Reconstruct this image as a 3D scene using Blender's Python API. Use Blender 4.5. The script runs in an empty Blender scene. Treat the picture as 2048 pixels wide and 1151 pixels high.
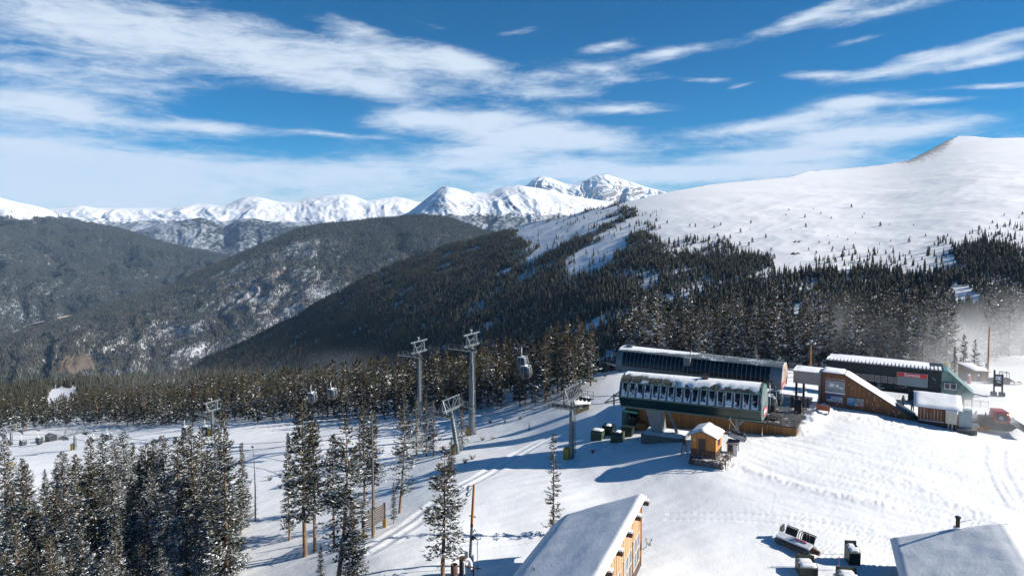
import bpy, bmesh, math, random
import numpy as np
from mathutils import Vector, Matrix
random.seed(7)
RNG = np.random.default_rng(7)
SC = bpy.context.scene
COL = SC.collection

# ---------------------------------------------------------------- camera
W0, H0, F0 = 2048.0, 1151.0, 1369.0            # frame of the photograph, focal length in its pixels
PITCH = math.radians(3.0)                      # the drone looks slightly down
CY = 430.0 + F0 * math.tan(PITCH)              # row of the optical axis (the true horizon is on row 430)
cam_d = bpy.data.cameras.new("camera")
cam = bpy.data.objects.new("camera", cam_d)
COL.objects.link(cam)
cam_d.sensor_width = 36.0
cam_d.lens = 36.0 * F0 / W0
cam_d.shift_y = (CY - H0 / 2) / W0
cam_d.clip_start = 1.0
cam_d.clip_end = 60000.0
cam.rotation_euler = (math.radians(90) - PITCH, 0, 0)
SC.camera = cam

# ---------------------------------------------------------------- world, sun, exposure
SUN_E, SUN_G = math.radians(28.0), math.radians(-3.0)
SUN = Vector((math.cos(SUN_E) * math.cos(SUN_G), math.cos(SUN_E) * math.sin(SUN_G), math.sin(SUN_E)))
sun_d = bpy.data.lights.new("sun", "SUN")
sun_d.energy = 5.0
sun_d.angle = math.radians(0.5)
sun_d.color = (1.0, 0.945, 0.85)
sun = bpy.data.objects.new("sun", sun_d)
sun.rotation_euler = SUN.to_track_quat('Z', 'Y').to_euler()
sun.location = (60, 40, 60)
COL.objects.link(sun)
SC.view_settings.view_transform = 'Standard'
SC.view_settings.look = 'None'
SC.view_settings.gamma = 1.0
SC.view_settings.exposure = 0.71
SC.cycles.volume_bounces = 2


def ray(px, py):
    """direction through a photo pixel, scaled so that its y is 1"""
    u = (np.asarray(px, float) - W0 / 2) / F0
    v = (CY - np.asarray(py, float)) / F0
    dy = math.cos(PITCH) + v * math.sin(PITCH)
    dz = -math.sin(PITCH) + v * math.cos(PITCH)
    return u / dy, dz / dy


def at(px, py, Y):
    a, b = ray(px, py)
    return Vector((float(a) * Y, Y, float(b) * Y))


def to_px(x, y, z):
    cp, sp = math.cos(PITCH), math.sin(PITCH)
    d = y * cp - z * sp
    v = (y * sp + z * cp) / d
    return W0 / 2 + F0 * x / d, CY - F0 * v


world = bpy.data.worlds.new("World")
SC.world = world
world.use_nodes = True
wn, wl = world.node_tree.nodes, world.node_tree.links
wn.clear()


def sky_world():
    def math_n(op, a, b=None, clamp=False):
        n = wn.new("ShaderNodeMath"); n.operation = op; n.use_clamp = clamp
        for i, s in enumerate((a, b)):
            if s is None: continue
            if isinstance(s, (int, float)): n.inputs[i].default_value = s
            else: wl.new(s, n.inputs[i])
        return n.outputs[0]
    out = wn.new("ShaderNodeOutputWorld")
    bg = wn.new("ShaderNodeBackground")
    bg.inputs[1].default_value = SKY_STRENGTH
    wl.new(bg.outputs[0], out.inputs[0])
    sky = wn.new("ShaderNodeTexSky")
    sky.sky_type = 'NISHITA'
    sky.sun_disc = False
    sky.sun_elevation = SUN_E
    sky.sun_rotation = math.radians(90) - SUN_G
    sky.altitude = 3500
    sky.air_density = 1.0
    sky.dust_density = 0.25
    sky.ozone_density = 3.5
    tc = wn.new("ShaderNodeTexCoord")
    sep = wn.new("ShaderNodeSeparateXYZ")
    wl.new(tc.outputs["Generated"], sep.inputs[0])
    az = math_n('ARCTAN2', sep.outputs[0], sep.outputs[1])
    el = math_n('ARCSINE', sep.outputs[2])
    comb = wn.new("ShaderNodeCombineXYZ")
    wl.new(az, comb.inputs[0]); wl.new(el, comb.inputs[1])
    ae = comb.outputs[0]
    # the wind-drawn fibres: noise stretched along the horizon, a little tilted, warped
    def fibre(scale, rot, sx, sy, detail, rough, dist, off):
        mp = wn.new("ShaderNodeMapping")
        mp.inputs["Location"].default_value = (off, off * 1.7, 0)
        mp.inputs["Rotation"].default_value = (0, 0, rot)
        mp.inputs["Scale"].default_value = (sx, sy, 1)
        wl.new(ae, mp.inputs[0])
        nz = wn.new("ShaderNodeTexNoise"); nz.noise_dimensions = '2D'
        nz.inputs["Scale"].default_value = scale
        nz.inputs["Detail"].default_value = detail
        nz.inputs["Roughness"].default_value = rough
        nz.inputs["Distortion"].default_value = dist
        wl.new(mp.outputs[0], nz.inputs["Vector"])
        return nz.outputs["Fac"]
    n1 = fibre(1.0, 0.10, 4.0, 17.0, 10, 0.64, 0.25, 3.1)
    n2 = fibre(1.0, -0.12, 14.0, 64.0, 9, 0.76, 0.35, 7.7)
    nn = math_n('ADD', math_n('MULTIPLY', n1, 0.54), math_n('MULTIPLY', n2, 0.46))
    mask = None
    for (px, py, rx, ry, rot, amp) in CLOUDS:
        a, b = ray(px, py)
        a, b = float(a), float(b)
        A = math.atan2(a, 1.0)
        E = math.atan2(b, math.hypot(a, 1.0))
        mp = wn.new("ShaderNodeMapping"); mp.vector_type = 'TEXTURE'
        mp.inputs["Location"].default_value = (A, E, 0)
        mp.inputs["Rotation"].default_value = (0, 0, math.radians(rot))
        k = math.cos(A)
        mp.inputs["Scale"].default_value = (rx / F0 * k * k * 1.55, ry / F0 * k * 1.55, 1)
        wl.new(ae, mp.inputs[0])
        g = wn.new("ShaderNodeTexGradient"); g.gradient_type = 'QUADRATIC_SPHERE'
        wl.new(mp.outputs[0], g.inputs[0])
        m = math_n('MULTIPLY', g.outputs["Fac"], amp * (1.12 if rx > 200 else 1.5))
        mask = m if mask is None else math_n('ADD', mask, m)
    # a thin veil just over the horizon
    veil = math_n('MULTIPLY', math_n('SUBTRACT', 1.0, math_n('DIVIDE', el, 0.15), clamp=True), 0.85)
    mask = math_n('ADD', mask, veil)
    mask = math_n('MINIMUM', math_n('ADD', mask, 0.0), 1.15)
    d = math_n('ADD', mask, math_n('MULTIPLY', math_n('SUBTRACT', nn, 0.5), 2.7))
    d = math_n('MULTIPLY', d, math_n('MULTIPLY', mask, 3.0, clamp=True))
    ss = wn.new("ShaderNodeMapRange"); ss.interpolation_type = 'SMOOTHSTEP'
    ss.inputs["From Min"].default_value = 0.12
    ss.inputs["From Max"].default_value = 1.2
    ss.inputs["To Max"].default_value = 0.93
    wl.new(d, ss.inputs["Value"])
    hs = wn.new("ShaderNodeHueSaturation")
    hs.inputs["Hue"].default_value = SKY_HSV[0]
    hs.inputs["Saturation"].default_value = SKY_HSV[1]
    hs.inputs["Value"].default_value = SKY_HSV[2]
    wl.new(sky.outputs[0], hs.inputs["Color"])
    mix = wn.new("ShaderNodeMixRGB")
    wl.new(ss.outputs[0], mix.inputs[0])
    wl.new(hs.outputs[0], mix.inputs[1])
    mix.inputs[2].default_value = CLOUD_COL
    # below the horizon the world only stands in for far snow and woods
    mix2 = wn.new("ShaderNodeMixRGB")
    wl.new(math_n('GREATER_THAN', 0.0, el), mix2.inputs[0])
    wl.new(mix.outputs[0], mix2.inputs[1])
    mix2.inputs[2].default_value = (2.2, 2.6, 3.2, 1)
    wl.new(mix2.outputs[0], bg.inputs[0])


SKY_STRENGTH = 0.062
SKY_HSV = (0.495, 1.9, 0.98)
CLOUD_COL = (7.6, 8.6, 9.7, 1)
CLOUDS = [  # px, py, half width, half height, tilt (deg), strength
    (120, 40, 520, 95, 0, .85), (480, 90, 420, 75, -4, .75), (780, 120, 260, 42, -6, .95), (620, 150, 330, 40, -4, .7),
    (60, 140, 300, 60, -3, .6), (930, 120, 130, 30, -12, .6), (760, 180, 260, 34, -6, .55), (330, 175, 220, 45, 0, .4),
    (160, 235, 330, 36, -3, .75), (420, 255, 160, 16, -2, .55), (40, 290, 300, 40, 0, .5), (300, 330, 500, 52, 0, .62),
    (650, 345, 330, 34, 0, .55), (200, 372, 600, 40, 0, .6), (660, 268, 110, 7, -3, .5), (100, 200, 200, 30, 0, .5),
    (960, 250, 210, 34, -3, .85), (830, 235, 110, 22, 3, .6), (1010, 235, 150, 22, 0, .5), (1060, 265, 160, 26, 0, .6),
    (1160, 285, 260, 30, 1, .8), (1230, 218, 150, 15, 0, .9), (960, 300, 160, 22, 5, .55), (930, 325, 240, 22, 2, .6),
    (1190, 135, 160, 18, -5, .55), (1220, 90, 85, 18, 8, .7), (1340, 105, 140, 20, 6, .75), (1080, 185, 190, 30, -2, .45),
    (1090, 150, 70, 14, 0, .35), (1430, 160, 90, 10, -4, .5), (1480, 172, 50, 7, 10, .5), (1030, 65, 80, 12, 10, .45),
    (1250, 160, 120, 14, 0, .4),
    (1700, 205, 150, 26, 4, .95), (1860, 200, 130, 9, -2, .6), (1680, 270, 210, 42, 3, 1.0), (1500, 255, 160, 18, 5, .65),
    (1560, 312, 180, 13, 0, .75), (1860, 255, 120, 14, 6, .5), (1280, 345, 300, 16, 1, .8), (1480, 345, 300, 16, 3, .8),
    (1120, 335, 220, 22, 0, .55), (1640, 150, 110, 14, -2, .75), (1790, 140, 190, 17, 8, .8), (1960, 125, 190, 17, 6, .8),
    (1990, 85, 200, 22, 10, .6), (1600, 40, 150, 20, 14, .7), (1760, 20, 300, 30, 6, .7), (1720, 80, 110, 12, 8, .35),
    (1990, 172, 120, 9, -3, .6), (1850, 105, 120, 16, 8, .4), (720, 60, 120, 24, -14, .45), (860, 50, 100, 14, -10, .3),
]
sky_world()


# ---------------------------------------------------------------- noise
def _hash(ix, iy, seed):
    h = (ix.astype(np.int64) * 374761393 + iy.astype(np.int64) * 668265263 + seed * 1442695041) & 0xFFFFFFFF
    h = ((h ^ (h >> 13)) * 1274126177) & 0xFFFFFFFF
    return (h ^ (h >> 16)) & 0xFFFFFFFF


def perlin(x, y, seed=0):
    x = np.asarray(x, float); y = np.asarray(y, float)
    x0 = np.floor(x); y0 = np.floor(y)
    fx, fy = x - x0, y - y0
    sx = fx * fx * fx * (fx * (fx * 6 - 15) + 10)
    sy = fy * fy * fy * (fy * (fy * 6 - 15) + 10)
    def g(dx, dy):
        a = _hash(x0 + dx, y0 + dy, seed) / 4294967296.0 * 2 * math.pi
        return np.cos(a) * (fx - dx) + np.sin(a) * (fy - dy)
    a = g(0, 0) * (1 - sx) + g(1, 0) * sx
    b = g(0, 1) * (1 - sx) + g(1, 1) * sx
    return (a * (1 - sy) + b * sy) * 1.4


def fbm(x, y, oct=4, seed=0, gain=.5):
    s, a = 0, 1.0
    for i in range(oct):
        s = s + a * perlin(x * 2 ** i + 17.3 * i, y * 2 ** i - 9.1 * i, seed + i)
        a *= gain
    return s


def ridged(x, y, oct=5, seed=0, gain=.55):
    s, a = 0, 1.0
    for i in range(oct):
        s = s + a * (1 - np.abs(perlin(x * 2 ** i + 7.3 * i, y * 2 ** i + 3.1 * i, seed + i)) * 2)
        a *= gain
    return s / 2


def inside(px, py, poly):
    px = np.asarray(px); py = np.asarray(py)
    r = np.zeros(px.shape, bool)
    n = len(poly)
    for i in range(n):
        x1, y1 = poly[i]; x2, y2 = poly[(i + 1) % n]
        if y1 == y2: continue
        c = ((y1 > py) != (y2 > py)) & (px < (x2 - x1) * (py - y1) / (y2 - y1) + x1)
        r ^= c
    return r


def line_dist(x, y, pts):
    """distance to a polyline, and the length along it"""
    best = np.full(np.shape(x), 1e9); along = np.zeros(np.shape(x)); acc = 0
    for (x1, y1), (x2, y2) in zip(pts[:-1], pts[1:]):
        L = math.hypot(x2 - x1, y2 - y1)
        t = np.clip(((x - x1) * (x2 - x1) + (y - y1) * (y2 - y1)) / (L * L), 0, 1)
        d = np.hypot(x - x1 - t * (x2 - x1), y - y1 - t * (y2 - y1))
        m = d < best
        best = np.where(m, d, best); along = np.where(m, acc + t * L, along)
        acc += L
    return best, along


# ---------------------------------------------------------------- materials
def new_mat(name):
    m = bpy.data.materials.new(name)
    m.use_nodes = True
    nt = m.node_tree
    return m, nt, nt.nodes["Principled BSDF"]


def N(nt, kind, **kw):
    n = nt.nodes.new(kind)
    for k, v in kw.items():
        if k in n.inputs: n.inputs[k].default_value = v
        else: setattr(n, k, v)
    return n


def ramp(nt, src, stops, interp='LINEAR'):
    r = nt.nodes.new("ShaderNodeValToRGB")
    r.color_ramp.interpolation = interp
    while len(r.color_ramp.elements) < len(stops): r.color_ramp.elements.new(0.5)
    for e, (p, c) in zip(r.color_ramp.elements, stops):
        e.position = p
        e.color = c if len(c) == 4 else (*c, 1)
    nt.links.new(src, r.inputs[0])
    return r.outputs[0]


def noise(nt, coord, scale, detail=4, rough=.55, stretch=None, rot=None):
    src = coord
    if stretch or rot:
        mp = N(nt, "ShaderNodeMapping")
        if stretch: mp.inputs["Scale"].default_value = stretch
        if rot: mp.inputs["Rotation"].default_value = rot
        nt.links.new(coord, mp.inputs[0]); src = mp.outputs[0]
    nz = N(nt, "ShaderNodeTexNoise", Scale=scale, Detail=detail, Roughness=rough)
    nt.links.new(src, nz.inputs["Vector"])
    return nz.outputs["Fac"]


def mixc(nt, fac, a, b, mode='MIX'):
    m = nt.nodes.new("ShaderNodeMixRGB"); m.blend_type = mode
    for i, s in enumerate((fac, a, b)):
        if isinstance(s, (int, float)): m.inputs[i].default_value = s
        elif isinstance(s, tuple): m.inputs[i].default_value = s if len(s) == 4 else (*s, 1)
        else: nt.links.new(s, m.inputs[i])
    return m.outputs[0]


def mth(nt, op, a, b=None, clamp=False):
    n = nt.nodes.new("ShaderNodeMath"); n.operation = op; n.use_clamp = clamp
    for i, s in enumerate((a, b)):
        if s is None: continue
        if isinstance(s, (int, float)): n.inputs[i].default_value = s
        else: nt.links.new(s, n.inputs[i])
    return n.outputs[0]


def bump(nt, bsdf, h, dist, strength=1.0):
    b = N(nt, "ShaderNodeBump", Strength=strength, Distance=dist)
    nt.links.new(h, b.inputs["Height"])
    nt.links.new(b.outputs[0], bsdf.inputs["Normal"])
    return b


def coords(nt, which="Object"):
    return nt.nodes.new("ShaderNodeTexCoord").outputs[which]


SNOWC = (.85, .855, .86)


def mat_plain(name, col, rough=.6, metal=0, var=.25, scale=2.0, bumpd=0, streak=False, spec=None):
    m, nt, b = new_mat(name)
    c = coords(nt)
    f = noise(nt, c, scale, 5, .6, (1, 1, .15) if streak else None)
    lo = tuple(x * (1 - var) for x in col); hi = tuple(min(1, x * (1 + var)) for x in col)
    nt.links.new(ramp(nt, f, [(.3, lo), (.7, hi)]), b.inputs["Base Color"])
    b.inputs["Roughness"].default_value = rough
    b.inputs["Metallic"].default_value = metal
    if spec is not None: b.inputs["Specular IOR Level"].default_value = spec
    if bumpd: bump(nt, b, f, bumpd)
    return m


# ---------------------------------------------------------------- mesh helpers
def np_mesh(name, V, Fc, mats, mi=None, smooth=False):
    V = np.asarray(V, np.float32); Fc = np.asarray(Fc, np.int32)
    me = bpy.data.meshes.new(name)
    k = Fc.shape[1]
    me.vertices.add(len(V)); me.vertices.foreach_set("co", V.ravel())
    me.loops.add(Fc.size); me.loops.foreach_set("vertex_index", Fc.ravel())
    me.polygons.add(len(Fc))
    me.polygons.foreach_set("loop_start", np.arange(0, Fc.size, k, dtype=np.int32))
    try: me.polygons.foreach_set("loop_total", np.full(len(Fc), k, np.int32))
    except Exception: pass
    for m in mats: me.materials.append(m)
    if mi is not None: me.polygons.foreach_set("material_index", np.asarray(mi, np.int32))
    me.polygons.foreach_set("use_smooth", np.full(len(Fc), smooth))
    me.update(calc_edges=True)
    return me


def grid_faces(nr, nc):
    i = np.arange(nr - 1)[:, None] * nc + np.arange(nc - 1)[None, :]
    i = i.ravel()
    return np.stack([i, i + 1, i + nc + 1, i + nc], 1)


def link(name, me, parent=None, loc=None):
    o = bpy.data.objects.new(name, me)
    COL.objects.link(o)
    if parent is not None: o.parent = parent
    if loc is not None: o.location = loc
    return o


def structure(name, me):
    o = link(name, me); o["kind"] = "structure"
    return o


def tag(o, label, cat, group=None):
    o["label"] = label; o["category"] = cat
    if group: o["group"] = group
    return o


def thing(name, label, cat, loc=(0, 0, 0), rz=0.0, group=None):
    o = bpy.data.objects.new(name, None)
    COL.objects.link(o)
    o.empty_display_size = .5
    o.location = loc; o.rotation_euler = (0, 0, rz)
    return tag(o, label, cat, group)


def copy_tree(o, parent=None):
    c = o.copy(); COL.objects.link(c)
    c.parent = parent
    for ch in list(o.children): copy_tree(ch, c)
    return c


class MB:
    """collects boxes, tubes and panels into one mesh"""
    def __init__(s): s.v, s.f, s.m, s.sm = [], [], [], []

    def add(s, vs, fs, mi=0, smooth=False):
        n = len(s.v)
        s.v += [tuple(v) for v in vs]
        for f in fs: s.f.append(tuple(n + i for i in f)); s.m.append(mi); s.sm.append(smooth)
        return s

    def box(s, x0, x1, y0, y1, z0, z1, mi=0, M=None):
        vs = [Vector((x, y, z)) for z in (z0, z1) for y in (y0, y1) for x in (x0, x1)]
        if M is not None: vs = [M @ v for v in vs]
        return s.add(vs, [(0, 2, 3, 1), (4, 5, 7, 6), (0, 1, 5, 4), (2, 6, 7, 3), (0, 4, 6, 2), (1, 3, 7, 5)], mi)

    def bar(s, p, q, w, h=None, mi=0):
        """a square bar between two points"""
        p, q = Vector(p), Vector(q); h = h or w
        d = (q - p).normalized()
        up = Vector((0, 0, 1)) if abs(d.z) < .95 else Vector((0, 1, 0))
        a = d.cross(up).normalized() * w / 2; b = a.cross(d).normalized() * h / 2
        vs = [c + sa * a + sb * b for c in (p, q) for sa, sb in ((-1, -1), (1, -1), (1, 1), (-1, 1))]
        return s.add(vs, [(0, 1, 2, 3), (7, 6, 5, 4), (0, 4, 5, 1), (1, 5, 6, 2), (2, 6, 7, 3), (3, 7, 4, 0)], mi)

    def tube(s, pts, r, n=8, mi=0, smooth=True, caps=True):
        pts = [Vector(p) for p in pts]
        rs = r if isinstance(r, (list, tuple)) else [r] * len(pts)
        vs = []
        for i, p in enumerate(pts):
            d = (pts[min(i + 1, len(pts) - 1)] - pts[max(i - 1, 0)]).normalized()
            up = Vector((0, 0, 1)) if abs(d.z) < .9 else Vector((1, 0, 0))
            a = d.cross(up).normalized(); b = a.cross(d).normalized()
            vs += [p + rs[i] * (math.cos(t) * a + math.sin(t) * b) for t in (2 * math.pi * k / n for k in range(n))]
        fs = []
        for i in range(len(pts) - 1):
            for k in range(n):
                k2 = (k + 1) % n
                fs.append((i * n + k, i * n + k2, (i + 1) * n + k2, (i + 1) * n + k))
        s.add(vs, fs, mi, smooth)
        if caps:
            s.add(vs[:n][::-1], [tuple(range(n))], mi); s.add(vs[-n:], [tuple(range(n))], mi)
        return s

    def prism(s, prof, x0, x1, mi=0, caps=True, closed=True, smooth=False):
        """profile in (y, z), swept along x"""
        n = len(prof)
        vs = [(x0, y, z) for y, z in prof] + [(x1, y, z) for y, z in prof]
        fs = [(i, (i + 1) % n, n + (i + 1) % n, n + i) for i in range(n if closed else n - 1)]
        s.add(vs, fs, mi, smooth)
        if caps: s.add(vs[:n], [tuple(range(n))[::-1]], mi); s.add(vs[n:], [tuple(range(n))], mi)
        return s

    def slab(s, quad, t, mi=0):
        """a four-cornered panel of thickness t, quad runs along its top"""
        q = [Vector(p) for p in quad]
        nrm = (q[1] - q[0]).cross(q[3] - q[0]).normalized()
        if nrm.z < 0: nrm = -nrm
        lo = [p - nrm * t for p in q]
        return s.add(q + lo, [(0, 1, 2, 3), (7, 6, 5, 4), (0, 4, 5, 1), (1, 5, 6, 2), (2, 6, 7, 3), (3, 7, 4, 0)], mi)

    def ball(s, c, r, mi=0, n=8, sz=1.0):
        c = Vector(c); vs = []
        for i in range(n + 1):
            t = math.pi * i / n
            for k in range(n):
                a = 2 * math.pi * k / n
                vs.append(c + Vector((r * math.sin(t) * math.cos(a), r * math.sin(t) * math.sin(a), r * sz * math.cos(t))))
        fs = [(i * n + k, (i + 1) * n + k, (i + 1) * n + (k + 1) % n, i * n + (k + 1) % n) for i in range(n) for k in range(n)]
        return s.add(vs, fs, mi, True)

    def build(s, name, mats, parent=None, loc=None, fix=True):
        me = bpy.data.meshes.new(name)
        me.from_pydata(s.v, [], s.f)
        if not isinstance(mats, (list, tuple)): mats = [mats]
        for m in mats: me.materials.append(m)
        me.polygons.foreach_set("material_index", s.m)
        me.polygons.foreach_set("use_smooth", s.sm)
        if fix:
            bm = bmesh.new(); bm.from_mesh(me)
            bmesh.ops.recalc_face_normals(bm, faces=bm.faces)
            bm.to_mesh(me); bm.free()
        me.update()
        return link(name, me, parent, loc)

# ---------------------------------------------------------------- near ground: a smooth surface through surveyed points
def yz(px, py, z):
    a, b = ray(px, py); Y = z / float(b)
    return (float(a) * Y, Y, z)


def yd(px, py, Y):
    a, b = ray(px, py)
    return (float(a) * Y, Y, float(b) * Y)


CTRL = [yz(*p) for p in [
    (1500, 900, -30.6), (1650, 813, -29.9), (1835, 844, -30.3), (1700, 900, -30.6), (2040, 880, -31.6),
    (1900, 960, -31.2), (2040, 1010, -31.8), (1740, 1000, -31.4), (1580, 990, -31.6), (1450, 1000, -32.2),
    (1600, 1100, -32.2), (1400, 1080, -32.5), (1750, 1130, -32.3), (1320, 1130, -32.7), (2000, 853, -31.2),
    (2040, 790, -32.3), (1950, 764, -32.5), (2000, 787, -31.8), (1960, 815, -31.5),
    (1800, 800, -33.3), (1610, 775, -33.0), (1431, 931, -31.2), (1381, 922, -31.3), (1600, 866, -30.7), (1480, 868, -31.2),
    (1284, 890, -32.9), (1225, 880, -33.3), (1190, 880, -33.6), (1350, 890, -31.3), (1260, 860, -33.2),
    (1500, 955, -31.6), (1330, 980, -33.0), (1220, 1000, -34.0), (1300, 930, -32.3)]] + [yd(*p) for p in [
    (2040, 715, 168), (1990, 738, 152), (1900, 742, 156), (1720, 735, 165), (1600, 728, 185), (1500, 725, 190), (1300, 735, 175),
    (1210, 757, 150), (1185, 790, 137), (1165, 828, 122), (1145, 916, 97), (1050, 880, 118),
    (1000, 822, 155), (945, 872, 133), (850, 830, 165), (700, 848, 172), (600, 842, 185), (450, 855, 190),
    (300, 868, 200), (60, 890, 222), (-60, 890, 240), (600, 900, 140), (550, 1000, 104), (918, 906, 112), (800, 1000, 90),
    (950, 970, 88), (1100, 1000, 80), (1107, 1066, 72), (1000, 1060, 74), (870, 1130, 64), (945, 1142, 63),
    (730, 1100, 70), (610, 1112, 75), (495, 1115, 78), (300, 1151, 76), (100, 1151, 80), (100, 1000, 125), (350, 1000, 112),
    (850, 915, 118), (730, 1005, 95),
    (1024, 1300, 48), (1500, 1300, 50), (500, 1300, 57), (2000, 1300, 50),
    (1000, 778, 235), (600, 812, 265), (250, 826, 330), (60, 836, 400), (100, 788, 660), (330, 764, 720), (-60, 800, 660), (600, 790, 600), (-150, 840, 400),
    (1300, 735, 225), (1700, 712, 225), (2040, 690, 225), (1600, 745, 330), (1200, 760, 330), (2100, 735, 330),
    (2300, 900, 90), (2300, 750, 150), (-200, 1000, 120)]]
CT = np.array(CTRL)
SXY = 100.0


def _tps(d):
    return np.where(d > 1e-9, d * d * np.log(np.maximum(d, 1e-9)), 0)


def _fit():
    p = CT[:, :2] / SXY; n = len(p)
    K = _tps(np.hypot(p[:, None, 0] - p[None, :, 0], p[:, None, 1] - p[None, :, 1])) + np.eye(n) * 0.0012
    P = np.c_[np.ones(n), p]
    A = np.block([[K, P], [P.T, np.zeros((3, 3))]])
    return np.linalg.solve(A, np.r_[CT[:, 2], 0, 0, 0])


TPS_W = _fit()


def smooth_ground(x, y):
    x = np.asarray(x, float); y = np.asarray(y, float)
    sh = x.shape
    X = x.ravel() / SXY; Y = y.ravel() / SXY
    z = TPS_W[-3] + TPS_W[-2] * X + TPS_W[-1] * Y
    for (cx, cy, _), w in zip(CT, TPS_W[:-3]):
        d2 = (X - cx / SXY) ** 2 + (Y - cy / SXY) ** 2
        z += w * 0.5 * d2 * np.log(np.maximum(d2, 1e-14))
    return z.reshape(sh)


Y_SCAN = np.exp(np.linspace(math.log(38), math.log(900), 2800))


def hit(px, py, fn=smooth_ground):
    """where the view through a photo pixel meets the ground"""
    a, b = ray(px, py)
    z = b * Y_SCAN
    g = fn(a * Y_SCAN, Y_SCAN)
    below = np.nonzero(z <= g)[0]
    i = below[0] if len(below) else len(Y_SCAN) - 1
    return float(a * Y_SCAN[i]), float(Y_SCAN[i]), float(g[i])


TRACKS = []          # (polyline, half gauge, depth, width)
for pts, gauge, dep, wid in [
    ([(690, 1132), (760, 1085), (860, 1020), (960, 953), (1035, 908), (1090, 880), (1130, 862)], 0.85, .10, .55),
    ([(820, 1112), (880, 1098), (960, 1088), (1060, 1074), (1120, 1062)], .8, .055, .25),
    ([(1285, 1034), (1400, 1035), (1500, 1037), (1600, 1049), (1700, 1062), (1800, 1077)], .75, .09, .22),
    ([(2040, 1040), (2010, 980), (1985, 930), (1990, 880)], 1.0, .05, .4),
    ([(1980, 940), (1995, 975), (2035, 1030)], .5, .04, .3)]:
    TRACKS.append(([hit(*p)[:2] for p in pts], gauge, dep, wid))
BERMS = []           # (polyline, width, height, lump)
for pts, wid, hgt, lump in [
    ([(1440, 935), (1482, 934), (1563, 962), (1657, 988), (1716, 1003), (1790, 1015)], .8, .16, .12),
    ([(1738, 950), (1827, 972), (1896, 1006), (1993, 1050)], 1.3, .06, .10),
    ([(1600, 862), (1618, 842), (1642, 818)], 1.6, .75, .2),
    ([(1640, 822), (1720, 838), (1830, 858)], 2.0, .12, .16),
    ([(1380, 925), (1450, 935)], 1.2, .0, .10),
    ([(1190, 905), (1240, 893), (1285, 882)], 1.3, .45, .1),
    ([(1500, 880), (1560, 872), (1600, 868)], 1.2, .25, .08)]:
    BERMS.append(([hit(*p)[:2] for p in pts], wid, hgt, lump))
PLATEAU = [hit(*p)[:2] for p in [(1600, 880), (1850, 860), (2048, 880)]]


def ground(x, y):
    x = np.asarray(x, float); y = np.asarray(y, float)
    z = smooth_ground(x, y)
    z = z + fbm(x / 9, y / 9, 3, 11) * .10 + fbm(x / 30, y / 30, 2, 5) * .28
    # the groomed plateau: long machine passes curving toward the viewer
    w = 1 / (1 + np.exp(-(x - 27) / 2.5)) / (1 + np.exp(-(y - 58) / 2)) / (1 + np.exp((y - 100) / 3))
    ang = np.radians(-38 - 0.35 * (y - 85))
    c = x * np.cos(ang) + y * np.sin(ang); s = -x * np.sin(ang) + y * np.cos(ang)
    z = z + w * (perlin(c / 7, s / .55, 31) * .06 + perlin(c / 14, s / 1.6, 32) * .07 + np.abs(perlin(c / .7, s / .5, 33)) * .06)
    lane = np.clip(perlin(c / 40, s / 2.3, 35) * 3 + .2, 0, 1)
    z = z + w * lane * (.05 * np.sin(c * 12.0 + 2 * perlin(c / 3, s / 3, 36)) * np.clip(.6 + perlin(c / 2.5, s / 1.2, 37), 0, 1) + .06 * perlin(c / .4, s / .3, 38))
    # wind-blown ripples on the open slope
    w2 = 1 / (1 + np.exp((x - 25) / 4)) / (1 + np.exp((y - 120) / 8))
    z = z + w2 * perlin((x + .4 * y) / 4.5, (y - .4 * x) / 1.4, 41) * .05
    for pts, gauge, dep, wid in TRACKS:
        xs = [p[0] for p in pts]; ys = [p[1] for p in pts]
        m = (x > min(xs) - 3) & (x < max(xs) + 3) & (y > min(ys) - 3) & (y < max(ys) + 3)
        if m.any():
            d, al = line_dist(x[m], y[m], pts)
            tot = sum(math.hypot(b[0] - a[0], b[1] - a[1]) for a, b in zip(pts[:-1], pts[1:]))
            dep_ = dep
            k = np.abs(d - gauge) + 3 * (np.clip(2.5 - al, 0, 2.5) + np.clip(al - tot + 2.5, 0, 2.5))
            z[m] += -dep * np.exp(-(k / wid) ** 2) * (1 + .25 * np.sin(al * 9)) + dep * .35 * np.exp(-((k - wid * 1.5) / (wid * .6)) ** 2)
    for pts, wid, hgt, lump in BERMS:
        xs = [p[0] for p in pts]; ys = [p[1] for p in pts]; R = wid * 4
        m = (x > min(xs) - R) & (x < max(xs) + R) & (y > min(ys) - R) & (y < max(ys) + R)
        if m.any():
            d, al = line_dist(x[m], y[m], pts)
            e = np.exp(-(d / wid) ** 2)
            z[m] += e * (hgt * (.75 + .5 * perlin(x[m] / 1.5, y[m] / 1.5, 51)) + lump * fbm(x[m] / .5, y[m] / .5, 3, 52))
    return z


def gz(x, y):
    return float(ground(np.array([x]), np.array([y]))[0])


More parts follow.
